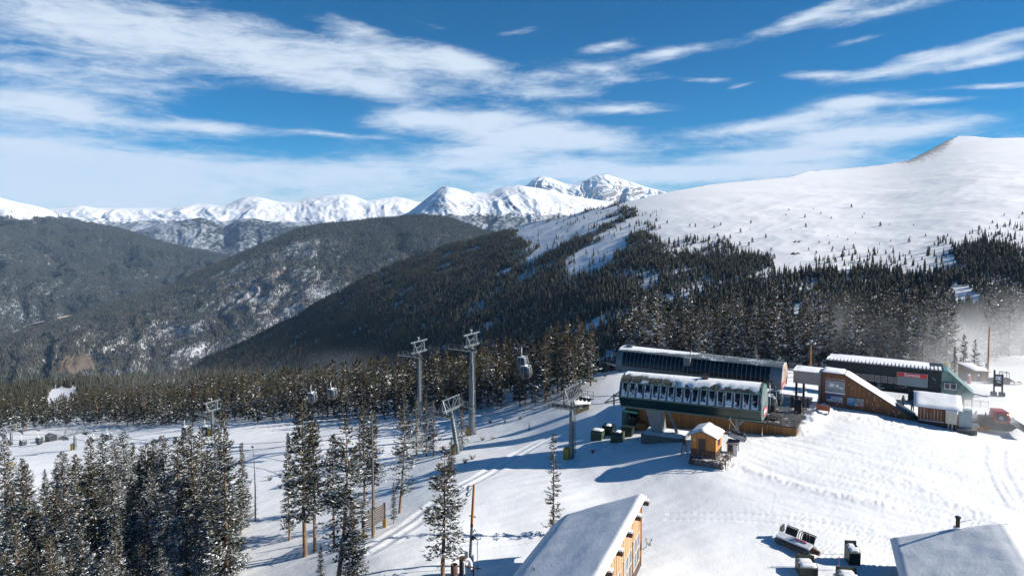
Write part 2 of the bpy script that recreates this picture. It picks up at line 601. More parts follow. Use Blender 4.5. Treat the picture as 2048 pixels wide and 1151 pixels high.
def snow_mat(name, stubble=.0, tracks=True, scale=1.0, grain=1.0):
    m, nt, b = new_mat(name)
    c = coords(nt)
    col = SNOWC
    base = ramp(nt, noise(nt, c, .08, 4), [(.3, (.82, .83, .84)), (.75, (.86, .865, .87))])
    if stubble:
        patch = noise(nt, c, .05, 4, .6)
        fleck = noise(nt, c, 1.6, 5, .75, (1, 1, .3))
        k = mth(nt, 'ADD', mth(nt, 'MULTIPLY', patch, .8), fleck)
        f = ramp(nt, k, [(.60 + .5 - stubble, (0, 0, 0)), (.70 + .5 - stubble, (1, 1, 1))])
        base = mixc(nt, mth(nt, 'MULTIPLY', f, .75), base, (.33, .24, .15))
    nt.links.new(base, b.inputs["Base Color"])
    b.inputs["Roughness"].default_value = .55
    b.inputs["Specular IOR Level"].default_value = .25
    h = mth(nt, 'ADD', mth(nt, 'MULTIPLY', noise(nt, c, 1.2 * scale, 6, .65), .6), mth(nt, 'MULTIPLY', noise(nt, c, 6.0 * scale, 4, .6), .25))
    bump(nt, b, h, .16 / scale * grain, .5)
    return m


M_SNOW = snow_mat("snow")
M_SNOWRUN = snow_mat("snow_run", stubble=.09)


def near_ground():
    nu, ny = 1040, 900
    u = np.linspace(-1.2, 1.4, nu)
    Y = np.exp(np.linspace(math.log(36), math.log(830), ny))
    U, YY = np.meshgrid(u, Y)
    X = U * YY
    Z = ground(X, YY)
    V = np.stack([X, YY, Z], -1).reshape(-1, 3)
    me = np_mesh("snow_ground", V, grid_faces(ny, nu), [M_SNOWRUN], smooth=True)
    return structure("snow_ground", me)


near_ground()


# ---------------------------------------------------------------- far land: each ridge a real surface between a foot and a crest
class Ridge:
    def __init__(s, cols, sky, ysky, ybot, pybot, rows, curve=1.0, amp=0, freq=400., seed=1, back=.25, edge=.0, spur=0, spurw=60., smooth=0):
        s.px = np.linspace(cols[0], cols[1], cols[2])
        sk = np.array(sky, float)
        s.pysky = np.interp(s.px, sk[:, 0], sk[:, 1])
        ys = np.array(ysky, float); yb = np.array(ybot, float); pb = np.array(pybot, float)
        s.ys = np.interp(s.px, ys[:, 0], ys[:, 1]); s.yb = np.interp(s.px, yb[:, 0], yb[:, 1])
        s.pyb = np.interp(s.px, pb[:, 0], pb[:, 1])
        ker = np.exp(-np.linspace(-2.2, 2.2, 2 * (cols[2] // 9) + 1) ** 2); ker /= ker.sum(); kp = cols[2] // 9
        sm = lambda a: np.convolve(np.pad(a, kp, mode='reflect', reflect_type='odd'), ker, 'valid')
        s.ys, s.yb, s.pyb = sm(s.ys), sm(s.yb), sm(s.pyb)
        t = np.linspace(0, 1, rows)[:, None]
        s.rows = rows
        py = s.pyb + (s.pysky - s.pyb) * t
        tt = t
        if smooth:          # distance follows a smoothed crest line, so that bumps of the skyline stay near the crest
            w = int(cols[2] * smooth)
            k2 = np.exp(-np.linspace(-2.2, 2.2, 2 * w + 1) ** 2); k2 /= k2.sum()
            ref = np.convolve(np.pad(s.pysky, w, mode='reflect', reflect_type='odd'), k2, 'valid')
            tt = (s.pyb - py) / (s.pyb - ref)
            tt = np.where(tt > 1, 1 + (tt - 1) * .55, tt)
        inv = 1 / s.yb + (1 / s.ys - 1 / s.yb) * tt ** curve
        Y = 1 / np.maximum(inv, .6 / s.ys)
        a, b = ray(np.broadcast_to(s.px, py.shape), py)
        X, Z = a * Y, b * Y
        win = np.minimum(1, (1 - t) / .12 + edge) * np.minimum(1, t / .1 + .1)
        if amp:
            d = (ridged(X / freq, Y / freq, 5, seed, .55) - .45) * amp
            Z = Z + d * win
        if spur:
            d = ridged(s.px[None, :] / spurw + .6 * fbm(X / freq, Y / freq, 2, seed + 5), t * 1.1 + 0 * X, 4, seed + 9, .5) - .5
            Z = Z + d * spur * np.minimum(1, (1 - t) / .25 + edge) * np.minimum(1, t / .1)
        s.back = np.stack([X[-1], Y[-1], Z[-1]], -1)
        extra = []
        for k in (1, 2, 3):
            f = 1 + back * k / 3
            extra.append(np.stack([X[-1] * f, Y[-1] * f, Z[-1] - (s.ys * back * .45) * (k / 3) ** 1.3], -1))
        low = np.stack([X[0] * .97, Y[0] * .97, Z[0] - .35 * Y[0] * .2], -1)[None]
        s.P = np.concatenate([np.stack([X, Y, Z], -1)] + [e[None] for e in extra], 0)
        s.t = t

    def build(s, name, mat):
        nr, nc = s.P.shape[:2]
        return structure(name, np_mesh(name, s.P.reshape(-1, 3), grid_faces(nr, nc), [mat], smooth=True))

    def scatter(s, n, dens, seed):
        """n points by ground area times dens(px, py, x, y, z)"""
        rng = np.random.default_rng(seed)
        P = s.P[:s.rows]
        A = P[:-1, :-1]; B = P[:-1, 1:]; C = P[1:, :-1]
        area = np.abs((B[..., 0] - A[..., 0]) * (C[..., 1] - A[..., 1]) - (B[..., 1] - A[..., 1]) * (C[..., 0] - A[..., 0]))
        M = (P[:-1, :-1] + P[1:, 1:]) / 2
        px, py = to_px(M[..., 0], M[..., 1], M[..., 2])
        w = area * dens(px, py, M[..., 0], M[..., 1], M[..., 2])
        w = w.ravel(); w = w / w.sum()
        idx = rng.choice(len(w), n, p=w)
        i, j = np.divmod(idx, P.shape[1] - 1)
        a, b = rng.random(n)[:, None], rng.random(n)[:, None]
        return (P[i, j] * (1 - a) * (1 - b) + P[i, j + 1] * a * (1 - b) + P[i + 1, j] * (1 - a) * b + P[i + 1, j + 1] * a * b)

    def at_px(s, px, py):
        """point of the surface seen through a pixel"""
        j = int(np.clip(np.searchsorted(s.px, px), 1, len(s.px) - 1))
        col = s.P[:s.rows, j]
        _, pys = to_px(col[:, 0], col[:, 1], col[:, 2])
        i = int(np.argmin(np.abs(pys - py)))
        Y = col[i, 1]
        a, _ = ray(px, py)
        return float(a * Y), float(Y), float(col[i, 2])


def mountain_mat(name, treeline=None, tl_w=40, rock=(.16, .135, .12), rock_amt=.5, nscale=.004, forest=(.030, .036, .030), fsnow=.35, fscale=.03, slope=.75, bumps=.6, outcrop=None, crest=False):
    """snow above, bare rock where it is steep, woods speckled with snow below the tree line"""
    m, nt, b = new_mat(name)
    c = coords(nt)
    geo = nt.nodes.new("ShaderNodeNewGeometry")
    sn = nt.nodes.new("ShaderNodeSeparateXYZ"); nt.links.new(geo.outputs["Normal"], sn.inputs[0])
    sp = nt.nodes.new("ShaderNodeSeparateXYZ"); nt.links.new(geo.outputs["Position"], sp.inputs[0])
    n1 = noise(nt, c, nscale, 8, .68)
    n2 = noise(nt, c, nscale * 6, 6, .7)
    steep = mth(nt, 'SUBTRACT', slope, sn.outputs[2])
    k = mth(nt, 'ADD', mth(nt, 'MULTIPLY', steep, 2.2), mth(nt, 'ADD', mth(nt, 'MULTIPLY', mth(nt, 'SUBTRACT', n1, .5), 2.2), mth(nt, 'MULTIPLY', mth(nt, 'SUBTRACT', n2, .5), 1.6)))
    rk = ramp(nt, mth(nt, 'ADD', k, rock_amt), [(.42, (0, 0, 0)), (.62, (1, 1, 1))])
    if crest:
        at_ = N(nt, "ShaderNodeAttribute", attribute_name="bare")
        rk = mixc(nt, ramp(nt, mth(nt, 'ADD', at_.outputs["Fac"], mth(nt, 'MULTIPLY', mth(nt, 'SUBTRACT', n2, .5), 2.2)), [(.40, (0, 0, 0)), (.75, (1, 1, 1))]), rk, (.8, .8, .8))
    rcol = mixc(nt, n2, tuple(x * .6 for x in rock), tuple(x * 1.5 for x in rock))
    snow = ramp(nt, n1, [(.3, (.81, .82, .83)), (.7, (.86, .865, .87))])
    col = mixc(nt, rk, snow, rcol)
    if treeline is not None:
        f1 = noise(nt, c, fscale, 5, .75)
        big = noise(nt, c, fscale * .09, 5, .6)
        sf = ramp(nt, mth(nt, 'ADD', mth(nt, 'MULTIPLY', f1, .8), mth(nt, 'MULTIPLY', big, .6)), [(.98 - fsnow, (0, 0, 0)), (1.12 - fsnow, (1, 1, 1))])
        fc = mixc(nt, big, tuple(x * .75 for x in forest), tuple(x * 1.35 for x in forest))
        fcol = mixc(nt, mth(nt, 'MULTIPLY', sf, .55), fc, (.62, .66, .72))
        h = mth(nt, 'ADD', sp.outputs[2], mth(nt, 'ADD', mth(nt, 'MULTIPLY', mth(nt, 'SUBTRACT', n1, .5), tl_w * 9), mth(nt, 'MULTIPLY', mth(nt, 'SUBTRACT', n2, .5), tl_w * 4)))
        tl = nt.nodes.new("ShaderNodeMapRange")
        tl.inputs["From Min"].default_value = treeline - tl_w * .25
        tl.inputs["From Max"].default_value = treeline + tl_w * .25
        nt.links.new(h, tl.inputs["Value"])
        col = mixc(nt, tl.outputs[0], fcol, col)
    if outcrop is not None:
        n3 = noise(nt, c, outcrop, 7, .62)
        n4 = noise(nt, c, outcrop * 9, 5, .7)
        oc = ramp(nt, mth(nt, 'ADD', n3, mth(nt, 'MULTIPLY', n4, .35)), [(.745, (0, 0, 0)), (.80, (1, 1, 1))])
        col = mixc(nt, oc, col, mixc(nt, n4, (.07, .05, .04), (.22, .15, .105)))
    nt.links.new(col, b.inputs["Base Color"])
    b.inputs["Roughness"].default_value = .8
    b.inputs["Specular IOR Level"].default_value = .1
    bump(nt, b, mth(nt, 'ADD', n1, mth(nt, 'MULTIPLY', n2, .3)), 5.0 / (nscale / .004), bumps)
    return m


# the snow mountain and its dark wooded shoulder
R_NEAR = Ridge((180, 2300, 560),
    [(180, 870), (300, 800), (350, 765), (409, 718), (489, 687), (573, 645), (650, 600), (730, 558), (789, 530), (851, 505), (928, 483), (998, 466), (1022, 460),
     (1053, 446), (1085, 440), (1137, 431), (1171, 421), (1220, 411), (1240, 406), (1290, 395), (1331, 385), (1421, 369), (1507, 360), (1577, 354),
     (1617, 342), (1679, 338), (1760, 330), (1818, 321), (1854, 303), (1891, 283), (1916, 272), (1944, 272.5), (1985, 276.5), (2048, 275), (2300, 262)],
    [(180, 1900), (409, 2150), (650, 2100), (900, 2000), (1030, 1800), (1250, 1500), (1400, 1550), (1600, 1700), (1916, 2100), (2300, 2200)],
    [(180, 1500), (430, 1350), (600, 1100), (900, 740), (1250, 500), (1600, 400), (2050, 340), (2300, 340)],
    [(180, 880), (300, 830), (430, 800), (2300, 800)], 420, curve=1.0, amp=4, freq=240, seed=3, back=.3, edge=.0, smooth=.13)
R_ROCKY = Ridge((-260, 1060, 420),
    [(-260, 760), (-100, 715), (0, 685), (40, 667), (69, 655), (130, 639), (172, 620), (229, 605), (287, 589), (344, 570), (382, 551), (420, 532), (459, 517), (497, 499), (535, 484),
     (573, 467), (612, 453), (650, 447), (700, 444), (740, 438), (789, 435), (831, 431), (880, 432), (914, 440), (963, 459), (1000, 468), (1060, 490)],
    [(-260, 3000), (0, 3300), (400, 4300), (700, 4800), (1060, 4500)],
    [(-260, 1500), (0, 1700), (400, 2500), (700, 2700), (1060, 2800)],
    [(-260, 850), (0, 850), (1060, 760)], 300, curve=1.0, amp=32, freq=300, seed=8, back=.3, spur=42, spurw=55, smooth=.05)
R_LEFT = Ridge((-300, 640, 320),
    [(-300, 372), (-100, 385), (0, 395), (38, 405), (65, 410), (92, 417), (126, 436), (150, 439), (191, 448), (229, 454), (268, 463), (306, 478), (344, 488), (382, 496), (420, 502), (459, 513), (640, 560)],
    [(-300, 8000), (640, 7000)], [(-300, 3600), (0, 3800), (640, 5200)], [(-300, 730), (640, 650)], 240, curve=1.0, amp=150, freq=1100, seed=15, back=.3, spur=130, spurw=110)
R_KNOBS = Ridge((200, 800, 260),
    [(200, 470), (270, 462), (313, 450), (344, 444), (380, 438), (401, 434.5), (420, 442), (448, 453), (478, 438), (508, 436), (535, 442), (573, 450), (612, 452), (700, 450), (800, 452)],
    [(200, 9500), (800, 9500)], [(200, 8500), (800, 8500)], [(200, 540), (800, 540)], 120, curve=1.0, amp=50, freq=600, seed=21, back=.2, spur=55, spurw=45)
R_MASSIF = Ridge((640, 1420, 420),
    [(640, 470), (740, 448), (780, 440), (817, 424), (831, 414), (858, 393), (886, 372), (911, 376), (938, 384), (945, 388), (956, 384), (968, 386), (984, 386), (991, 379), (1011, 373), (1022, 374),
     (1036, 369), (1050, 372), (1084, 377), (1130, 388), (1171, 396), (1220, 403), (1280, 415), (1420, 440)],
    [(640, 8600), (1420, 8300)], [(640, 7200), (1420, 6900)], [(640, 500), (1420, 500)], 200, curve=1.0, amp=60, freq=900, seed=27, back=.2, edge=.0, spur=60, spurw=60, smooth=.05)
R_RANGE = Ridge((-400, 1100, 640),
    [(-400, 420), (60, 416), (92, 418), (126, 416), (160, 410), (175, 412), (190, 416), (250, 416), (340, 416), (380, 409), (401, 406), (430, 410), (451, 411), (478, 398), (500, 391), (520, 394), (560, 404), (590, 404), (612, 396),
     (650, 391), (690, 388), (705, 390), (735, 402), (760, 397), (790, 393), (810, 396), (832, 403), (860, 406), (1100, 420)],
    [(-400, 13000), (1100, 12500)], [(-400, 11300), (1100, 11200)], [(-400, 478), (1100, 478)], 160, curve=1.0, amp=70, freq=1100, seed=33, back=.15, edge=.0, spur=80, spurw=62, smooth=.04)
R_PEAKS = Ridge((960, 1500, 420),
    [(960, 400), (1011, 384), (1036, 377), (1055, 369), (1067, 358), (1076, 354), (1084, 352), (1102, 356), (1130, 367), (1150, 369), (1171, 360), (1192, 349.5), (1210, 347), (1227, 353), (1258, 362), (1293, 374), (1331, 384), (1400, 405), (1500, 420)],
    [(960, 15000), (1500, 15000)], [(960, 13500), (1500, 13500)], [(960, 440), (1500, 440)], 160, curve=1.0, amp=90, freq=800, seed=39, back=.12, edge=.0, spur=190, spurw=36, smooth=.07)

M_NEARMT = mountain_mat("near_mountain_snow", None, rock_amt=.07, nscale=.016, rock=(.15, .12, .10), slope=.85, bumps=.5, crest=True)
M_ROCKY = mountain_mat("rocky_hill", 2000, 30, nscale=.007, forest=(.070, .066, .062), fsnow=.38, fscale=.035, outcrop=.0035)
M_LEFTM = mountain_mat("wooded_hill", -30, 26, rock_amt=.0, nscale=.0016, forest=(.030, .036, .034), fsnow=.24, fscale=.022, slope=.8)
M_KNOB = mountain_mat("knob_hill", 150, 40, rock_amt=.0, nscale=.002, forest=(.03, .035, .036), fsnow=.33, fscale=.02, slope=.8)
M_MASS = mountain_mat("massif", 5, 30, rock_amt=.12, nscale=.005, forest=(.035, .040, .036), fsnow=.33, fscale=.02, slope=.82, rock=(.15, .125, .11))
M_RANGE = mountain_mat("snow_range", -110, 30, rock_amt=.10, nscale=.004, forest=(.04, .045, .042), fsnow=.35, fscale=.012, slope=.82)
M_PEAK = mountain_mat("peaks", None, rock_amt=.25, nscale=.006, slope=.80, rock=(.20, .175, .155))
nm = R_NEAR.build("near_mountain", M_NEARMT)
_px, _py = to_px(R_NEAR.P[..., 0], R_NEAR.P[..., 1], R_NEAR.P[..., 2])
_w = np.interp(R_NEAR.px, [1250, 1400, 1560, 1790, 1830, 1890, 1915, 2000, 2300], [.15, .35, .5, .5, .95, 1.0, .45, .3, .3])
_wd = np.interp(R_NEAR.px, [1250, 1790, 1830, 1885, 1915, 2300], [4, 5, 14, 22, 9, 5])
_bare = np.clip(_w * np.exp(-np.maximum(0, _py - R_NEAR.pysky) / _wd), 0, 1)
nm.data.attributes.new("bare", 'FLOAT', 'POINT').data.foreach_set("value", _bare.astype(np.float32).ravel())
R_ROCKY.build("rocky_hill", M_ROCKY)
R_LEFT.build("wooded_hill", M_LEFTM)
R_KNOBS.build("knob_hills", M_KNOB)
R_MASSIF.build("snow_massif", M_MASS)
R_RANGE.build("snow_range", M_RANGE)
R_PEAKS.build("high_peaks", M_PEAK)

# the valley floor under everything, out past the last range
def valley():
    r = np.array([30, 400, 1500, 4000, 9000, 16000.])
    th = np.linspace(0, 2 * math.pi, 49)
    z = np.array([-300, -520, -760, -800, -800, -800.])
    R, T = np.meshgrid(r, th, indexing='ij')
    V = np.stack([R * np.cos(T), R * np.sin(T), np.broadcast_to(z[:, None], R.shape)], -1)
    structure("valley_floor", np_mesh("valley_floor", V.reshape(-1, 3), grid_faces(len(r), len(th)), [M_LEFTM], smooth=True))


valley()


def crag():
    """the tan crag at the foot of the rocky hill"""
    x, y, z = R_ROCKY.at_px(120, 738)
    m, nt, b = new_mat("tan_crag")
    c = coords(nt)
    n1 = noise(nt, c, .05, 6, .7, (1, 1, .35)); n2 = noise(nt, c, .3, 4, .6)
    col = ramp(nt, mth(nt, 'ADD', mth(nt, 'MULTIPLY', n1, .7), mth(nt, 'MULTIPLY', n2, .3)), [(.35, (.035, .03, .027)), (.65, (.15, .115, .085))])
    nt.links.new(col, b.inputs["Base Color"]); b.inputs["Roughness"].default_value = .9
    n = 44; k = y / 1369.0
    A, B = np.meshgrid(np.linspace(-1, 1, n), np.linspace(-1, 1, n))
    H = np.clip(1 - (np.abs(A) ** 2.4 + np.abs(B) ** 2.4), 0, 1) ** .45
    q = ridged(A * 2.2 + 3, B * 2.2, 4, 5)
    q2 = ridged(A * 5 + 1, B * 5, 3, 9)
    V = np.stack([x + A * 38 * k + q * 6 * k, y + 30 + B * 50 * k + q * 9 * k, z - 16 * k + H * (22 + 20 * q + 9 * q2 + 9 * A) * k], -1).reshape(-1, 3)
    structure("rock_crag", np_mesh("rock_crag", V, grid_faces(n, n), [m]))


crag()


def valley_road():
    pts = [R_LEFT.at_px(px, py) for px, py in ((-40, 690), (0, 677), (22, 668), (40, 664), (52, 655), (66, 650), (90, 646), (118, 640), (150, 632))]
    V, F = [], []
    for i, (x, y, z) in enumerate(pts):
        V += [(x, y - 26, z + 9), (x, y + 26, z + 16)]
        if i: F.append((2 * i - 2, 2 * i, 2 * i + 1, 2 * i - 1))
    m, nt, b = new_mat("road_snow"); b.inputs["Base Color"].default_value = (.42, .36, .31, 1); b.inputs["Roughness"].default_value = .9
    structure("valley_road", np_mesh("valley_road", np.array(V), np.array(F), [m]))


valley_road()

# ---------------------------------------------------------------- trees
def foliage_mat(name, a, bcol, rough=.75, var=.35, snowy=0.0):
    m, nt, b = new_mat(name)
    oi = nt.nodes.new("ShaderNodeObjectInfo")
    c = coords(nt)
    f = noise(nt, c, .9, 3, .6)
    k = mth(nt, 'ADD', mth(nt, 'MULTIPLY', f, .7), mth(nt, 'MULTIPLY', oi.outputs["Random"], .45))
    col = ramp(nt, k, [(.25, a), (.85, bcol)])
    if snowy:
        s = noise(nt, c, 3.2, 4, .7)
        col = mixc(nt, ramp(nt, s, [(.66 - snowy * .3, (0, 0, 0)), (.74 - snowy * .3, (1, 1, 1))]), col, (.72, .75, .80))
    nt.links.new(col, b.inputs["Base Color"])
    b.inputs["Roughness"].default_value = rough
    b.inputs["Specular IOR Level"].default_value = .2
    return m


M_NEEDLE = foliage_mat("spruce_needles", (.028, .037, .030), (.055, .062, .046))
M_BROWN = foliage_mat("cone_laden_tops", (.050, .043, .027), (.098, .077, .046))
M_RIME = mat_plain("rime_snow", (.78, .81, .85), .6, var=.06)
M_BARK = mat_plain("spruce_bark", (.20, .125, .075), .9, var=.45, scale=3, streak=True, bumpd=.03)
M_DEAD = mat_plain("dead_wood", (.16, .13, .105), .9, var=.3, scale=2, streak=True)
M_FAR = foliage_mat("far_needles", (.022, .028, .023), (.055, .054, .036), snowy=.0)
M_FARB = foliage_mat("far_needles_grey", (.028, .034, .034), (.056, .058, .050))
M_FARS = foliage_mat("far_needles_frosted", (.034, .042, .038), (.070, .070, .055), snowy=.12)
M_FROST = mat_plain("frosted_needles", (.25, .27, .275), .8, var=.35, scale=1.5)
TREE_MATS = [M_NEEDLE, M_BROWN, M_RIME, M_FROST]


def crown_arrays(seed, H=16.0, R=1.9, gap=.08, whorls=54, per=7, spr=17, leaf=(.40, .155), snow=.35, brown=.4, thin=0.0, shape=.8, bend=0.0):
    r = np.random.default_rng(seed)
    nb = whorls * per
    f = gap + (1 - gap) * (np.repeat(np.arange(whorls), per) + r.random(nb) * .8) / whorls
    t = (f - gap) / (1 - gap)
    az = r.random(nb) * 2 * math.pi
    L = R * (1 - t) ** shape * np.minimum(1, t / .14 + .5) * (r.uniform(.6, 1.15, nb)) + .12
    lump = perlin(np.cos(az) * 1.3 + seed, f * 9 + np.sin(az) * 1.3, seed)
    L = L * (1 + .55 * lump)
    keep = r.random(nb) > thin * (0.5 + perlin(np.cos(az) + seed * 2.1, f * 5, seed + 3))
    f, t, az, L = f[keep], t[keep], az[keep], L[keep]
    L = np.maximum(L, .1)
    slope = -.38 + .85 * t ** 1.3 + r.normal(0, .10, len(f))
    n = np.maximum(3, (spr * (L / R) ** .7 + 1).astype(int))
    bi = np.repeat(np.arange(len(f)), n)
    k = len(bi)
    s = r.uniform(.08, 1, k) ** .75
    fb, tb, ab, Lb, sl = f[bi], t[bi], az[bi], L[bi], slope[bi]
    ca, sa = np.cos(ab), np.sin(ab)
    axis = bend * np.sin(np.minimum(fb, 1) * 2.2)
    side = r.normal(0, 1, k) * .16 * Lb * s
    pos = np.stack([ca * Lb * s - sa * side + axis * H * .05, sa * Lb * s + ca * side,
                    fb * H + sl * Lb * s + .22 * Lb * s ** 3 + r.normal(0, .05, k)], -1)
    turn = ab + r.uniform(-1.0, 1.0, k)
    d = np.stack([np.cos(turn), np.sin(turn), sl + .35 * s + r.normal(0, .22, k)], -1)
    top = tb > .93
    d[top] = d[top] * .5 + np.array([0, 0, .9])
    d /= np.linalg.norm(d, axis=1)[:, None]
    up = np.stack([r.normal(0, .55, k), r.normal(0, .55, k), np.ones(k)], -1)
    w = np.cross(d, up); w /= np.linalg.norm(w, axis=1)[:, None] + 1e-9
    l = leaf[0] * r.uniform(.6, 1.25, k) * (.55 + .45 * np.minimum(1, Lb / (R * .6)))
    wd = leaf[1] * r.uniform(.6, 1.3, k) * (.55 + .45 * np.minimum(1, Lb / (R * .6)))
    dr = np.array([0, 0, -1.0]) * (wd * .35)[:, None]
    p0 = pos - d * (l * .35)[:, None]; p2 = pos + d * (l * .65)[:, None]
    p1 = pos + w * (wd * .5)[:, None] + dr; p3 = pos - w * (wd * .5)[:, None] + dr
    V = np.stack([p0, p1, p2, p3], 1).reshape(-1, 3)
    Fc = np.arange(4 * k).reshape(-1, 4)
    q = perlin(np.cos(ab) * 1.5 + 5, fb * 14 + np.sin(ab), seed + 8)
    psnow = np.clip(snow * (1.15 - tb) ** .8 * (1 + 1.4 * q), .015, .95)
    pbr = np.clip(brown * (tb * 1.5 - .25) + .10, .03, .95)
    u = r.random(k)
    mi = np.where(u < psnow * .42, 2, np.where(u < psnow * 1.15, 3, np.where(r.random(k) < pbr, 1, 0)))
    V[:, 2] = np.maximum(V[:, 2], .05)
    return V, Fc, mi


def trunk_mesh(name, H, r0, seed, gap=.08, bend=0.0, mat=None, twigs=10):
    r = random.Random(seed)
    b = MB()
    zs = [0, .04, .15, .3, .5, .7, .88, .99]
    pts = [(bend * math.sin(z * 2.2) * H * .05 + (0 if z == 0 else r.uniform(-.04, .04)), r.uniform(-.04, .04) * (z > 0), z * H - .6 * (z == 0)) for z in zs]
    b.tube(pts, [r0 * (1.25 if z == 0 else 1.0) * (1 - z * .93) for z in zs], 7)
    for i in range(twigs):
        z = r.uniform(.06, max(gap, .1) + .12) * H; a = r.uniform(0, 6.28); l = r.uniform(.3, .9)
        b.tube([(0, 0, z), (l * math.cos(a), l * math.sin(a), z - .15 * l)], [.03, .012], 4)
    me_o = b.build(name, mat or M_BARK)
    me = me_o.data
    bpy.data.objects.remove(me_o)
    return me


class Kind:
    """one sort of tree: its two meshes, made once and shared"""
    def __init__(s, seed, H, r0, **kw):
        s.H = H
        V, Fc, mi = crown_arrays(seed, H=H, **kw)
        s.crown = np_mesh("crown", V, Fc, TREE_MATS, mi)
        s.trunk = trunk_mesh("trunk", H, r0, seed, kw.get("gap", .08), kw.get("bend", 0))


HI = [Kind(101, 16, .20, R=2.0, snow=.30, brown=.55),
      Kind(102, 16, .19, R=1.8, snow=.42, brown=.45, thin=.35),
      Kind(103, 16, .21, R=2.3, snow=.58, brown=.25, shape=.7),
      Kind(104, 16, .18, R=1.55, snow=.34, brown=.5, thin=.5, gap=.12),
      Kind(105, 16, .20, R=1.9, snow=.24, brown=.65, thin=.3, gap=.06),
      Kind(106, 16, .19, R=2.1, snow=.50, brown=.35, thin=.55, gap=.10)]
POLE = [Kind(121, 16, .20, R=1.75, snow=.26, brown=.5, gap=.24, thin=.45, shape=.55),
        Kind(122, 16, .21, R=1.6, snow=.36, brown=.42, gap=.32, thin=.55, shape=.5),
        Kind(123, 16, .19, R=1.9, snow=.30, brown=.55, gap=.18, thin=.6, shape=.6, bend=1.0)]
THIN = Kind(131, 16, .17, R=1.25, snow=.30, brown=.5, gap=.05, thin=.9, shape=.55, whorls=36, per=6)
MID = [Kind(140 + i, 16, .20, R=[2.0, 1.7, 2.2, 1.85, 2.05][i], snow=[.08, .13, .17, .07, .22][i], brown=[.75, .65, .55, .8, .5][i], whorls=24, per=6, spr=7, leaf=(.85, .36),
            gap=[.12, .16, .10, .2, .08][i], thin=.25, shape=.72) for i in range(5)]
FROST = [Kind(150 + i, 16, .20, R=[2.2, 2.0, 2.4][i], snow=[.42, .36, .55][i], brown=[.5, .6, .3][i], whorls=28, per=7, spr=8, leaf=(.75, .32), gap=.08, thin=.25, shape=.72) for i in range(3)]


def plant(kind, x, y, z, h, label, group=None, wide=1.0, lean=0.0, name="spruce_tree", rz=None):
    o = thing(name, label, "tree", (x, y, z - .1), random.uniform(0, 6.28) if rz is None else rz, group)
    s = h / kind.H
    o.scale = (s * wide, s * wide, s)
    o.rotation_euler = (0, lean, o.rotation_euler[2])
    link("crown", kind.crown, o); link("trunk", kind.trunk, o)
    return o


def plant_px(kind, px, pyb, pyt, label, group=None, wide=1.0, lean=0.0, **kw):
    """a tree whose foot and top are seen at these rows of the photo"""
    x, y, z = hit(px, pyb, ground)
    top = at(px, pyt, y).z
    return plant(kind, x, y, z, top - z, label, group, wide, lean, **kw)


# --- the free-standing spruces of the middle ground, each its own
F6 = HI
lone = [
    (POLE[0], 610, 1112, 790, "tall bare-trunked spruce, biggest of the open stand left of the snow fence", 1.0),
    (HI[3], 579, 1080, 864, "slim dark spruce with branches to the ground, left of the tallest bare-trunked spruce", .8),
    (POLE[1], 630, 1102, 838, "spruce with a thin bare trunk just behind and right of the tallest stand spruce", .95),
    (POLE[2], 676, 1165, 838, "spruce with a crooked bent-over top beside the wooden snow fence", 1.2),
    (HI[4], 706, 1160, 1000, "rusty-trunked dense spruce in front of the crooked-topped one", 1.35),
    (POLE[1], 668, 1088, 868, "spruce half hidden behind the crooked-topped one", .9),
    (POLE[0], 729, 1007, 812, "spruce on a long bare trunk behind the snow fence", .95),
    (POLE[1], 748, 1030, 822, "spruce wrapped around a tall dead pole beside the snow fence", .9),
    (POLE[2], 799, 1025, 783, "lone tall spruce right of the snow fence with an orange bare trunk", .85),
    (HI[3], 788, 1046, 962, "small frosted spruce at the right end of the snow fence", .9),
    (HI[2], 833, 909, 790, "left spruce of the frosted trio beyond the snowmobile track", .9),
    (HI[1], 853, 912, 782, "middle spruce of the frosted trio beyond the snowmobile track", .9),
    (HI[5], 867, 912, 798, "right spruce of the frosted trio beyond the snowmobile track", .85),
    (HI[1], 924, 901, 788, "snow-laden spruce standing between the two lift towers", .95),
    (HI[4], 903, 946, 872, "brown bushy spruce at the foot of the leaning chairlift tower", 1.25),
    (POLE[2], 885, 1160, 896, "big ragged spruce with a bare lower trunk, left of the floodlight pole", 1.35),
    (THIN, 1107, 1068, 866, "sparse lone spruce with a wispy top behind the snow-covered roof", 1.0),
    (HI[3], 642, 1165, 1085, "young dark spruce at the very bottom of the open stand", 1.1),
    (HI[4], 487, 1054, 883, "slender spruce at the right edge of the crowded frosted stand", .85),
    (HI[0], 454, 1165, 824, "tall spruce at the right corner of the crowded frosted stand, brown at the top", 1.0),
    (HI[2], 461, 1150, 1000, "white-frosted bushy spruce at the right front of the crowded stand", 1.5),
    (HI[2], 335, 1155, 960, "whitest spruce, thick with rime, at the front of the crowded stand", 1.35),
    (POLE[0], 191, 1165, 930, "big front spruce with an orange trunk showing in the crowded stand", 1.5),
    (HI[0], 61, 1200, 925, "broad olive-topped spruce standing out on the left of the crowded stand", 1.15),
]
for k, px, b, t, lab, w in lone:
    plant_px(k, px, b, t, lab, wide=w * 1.12)

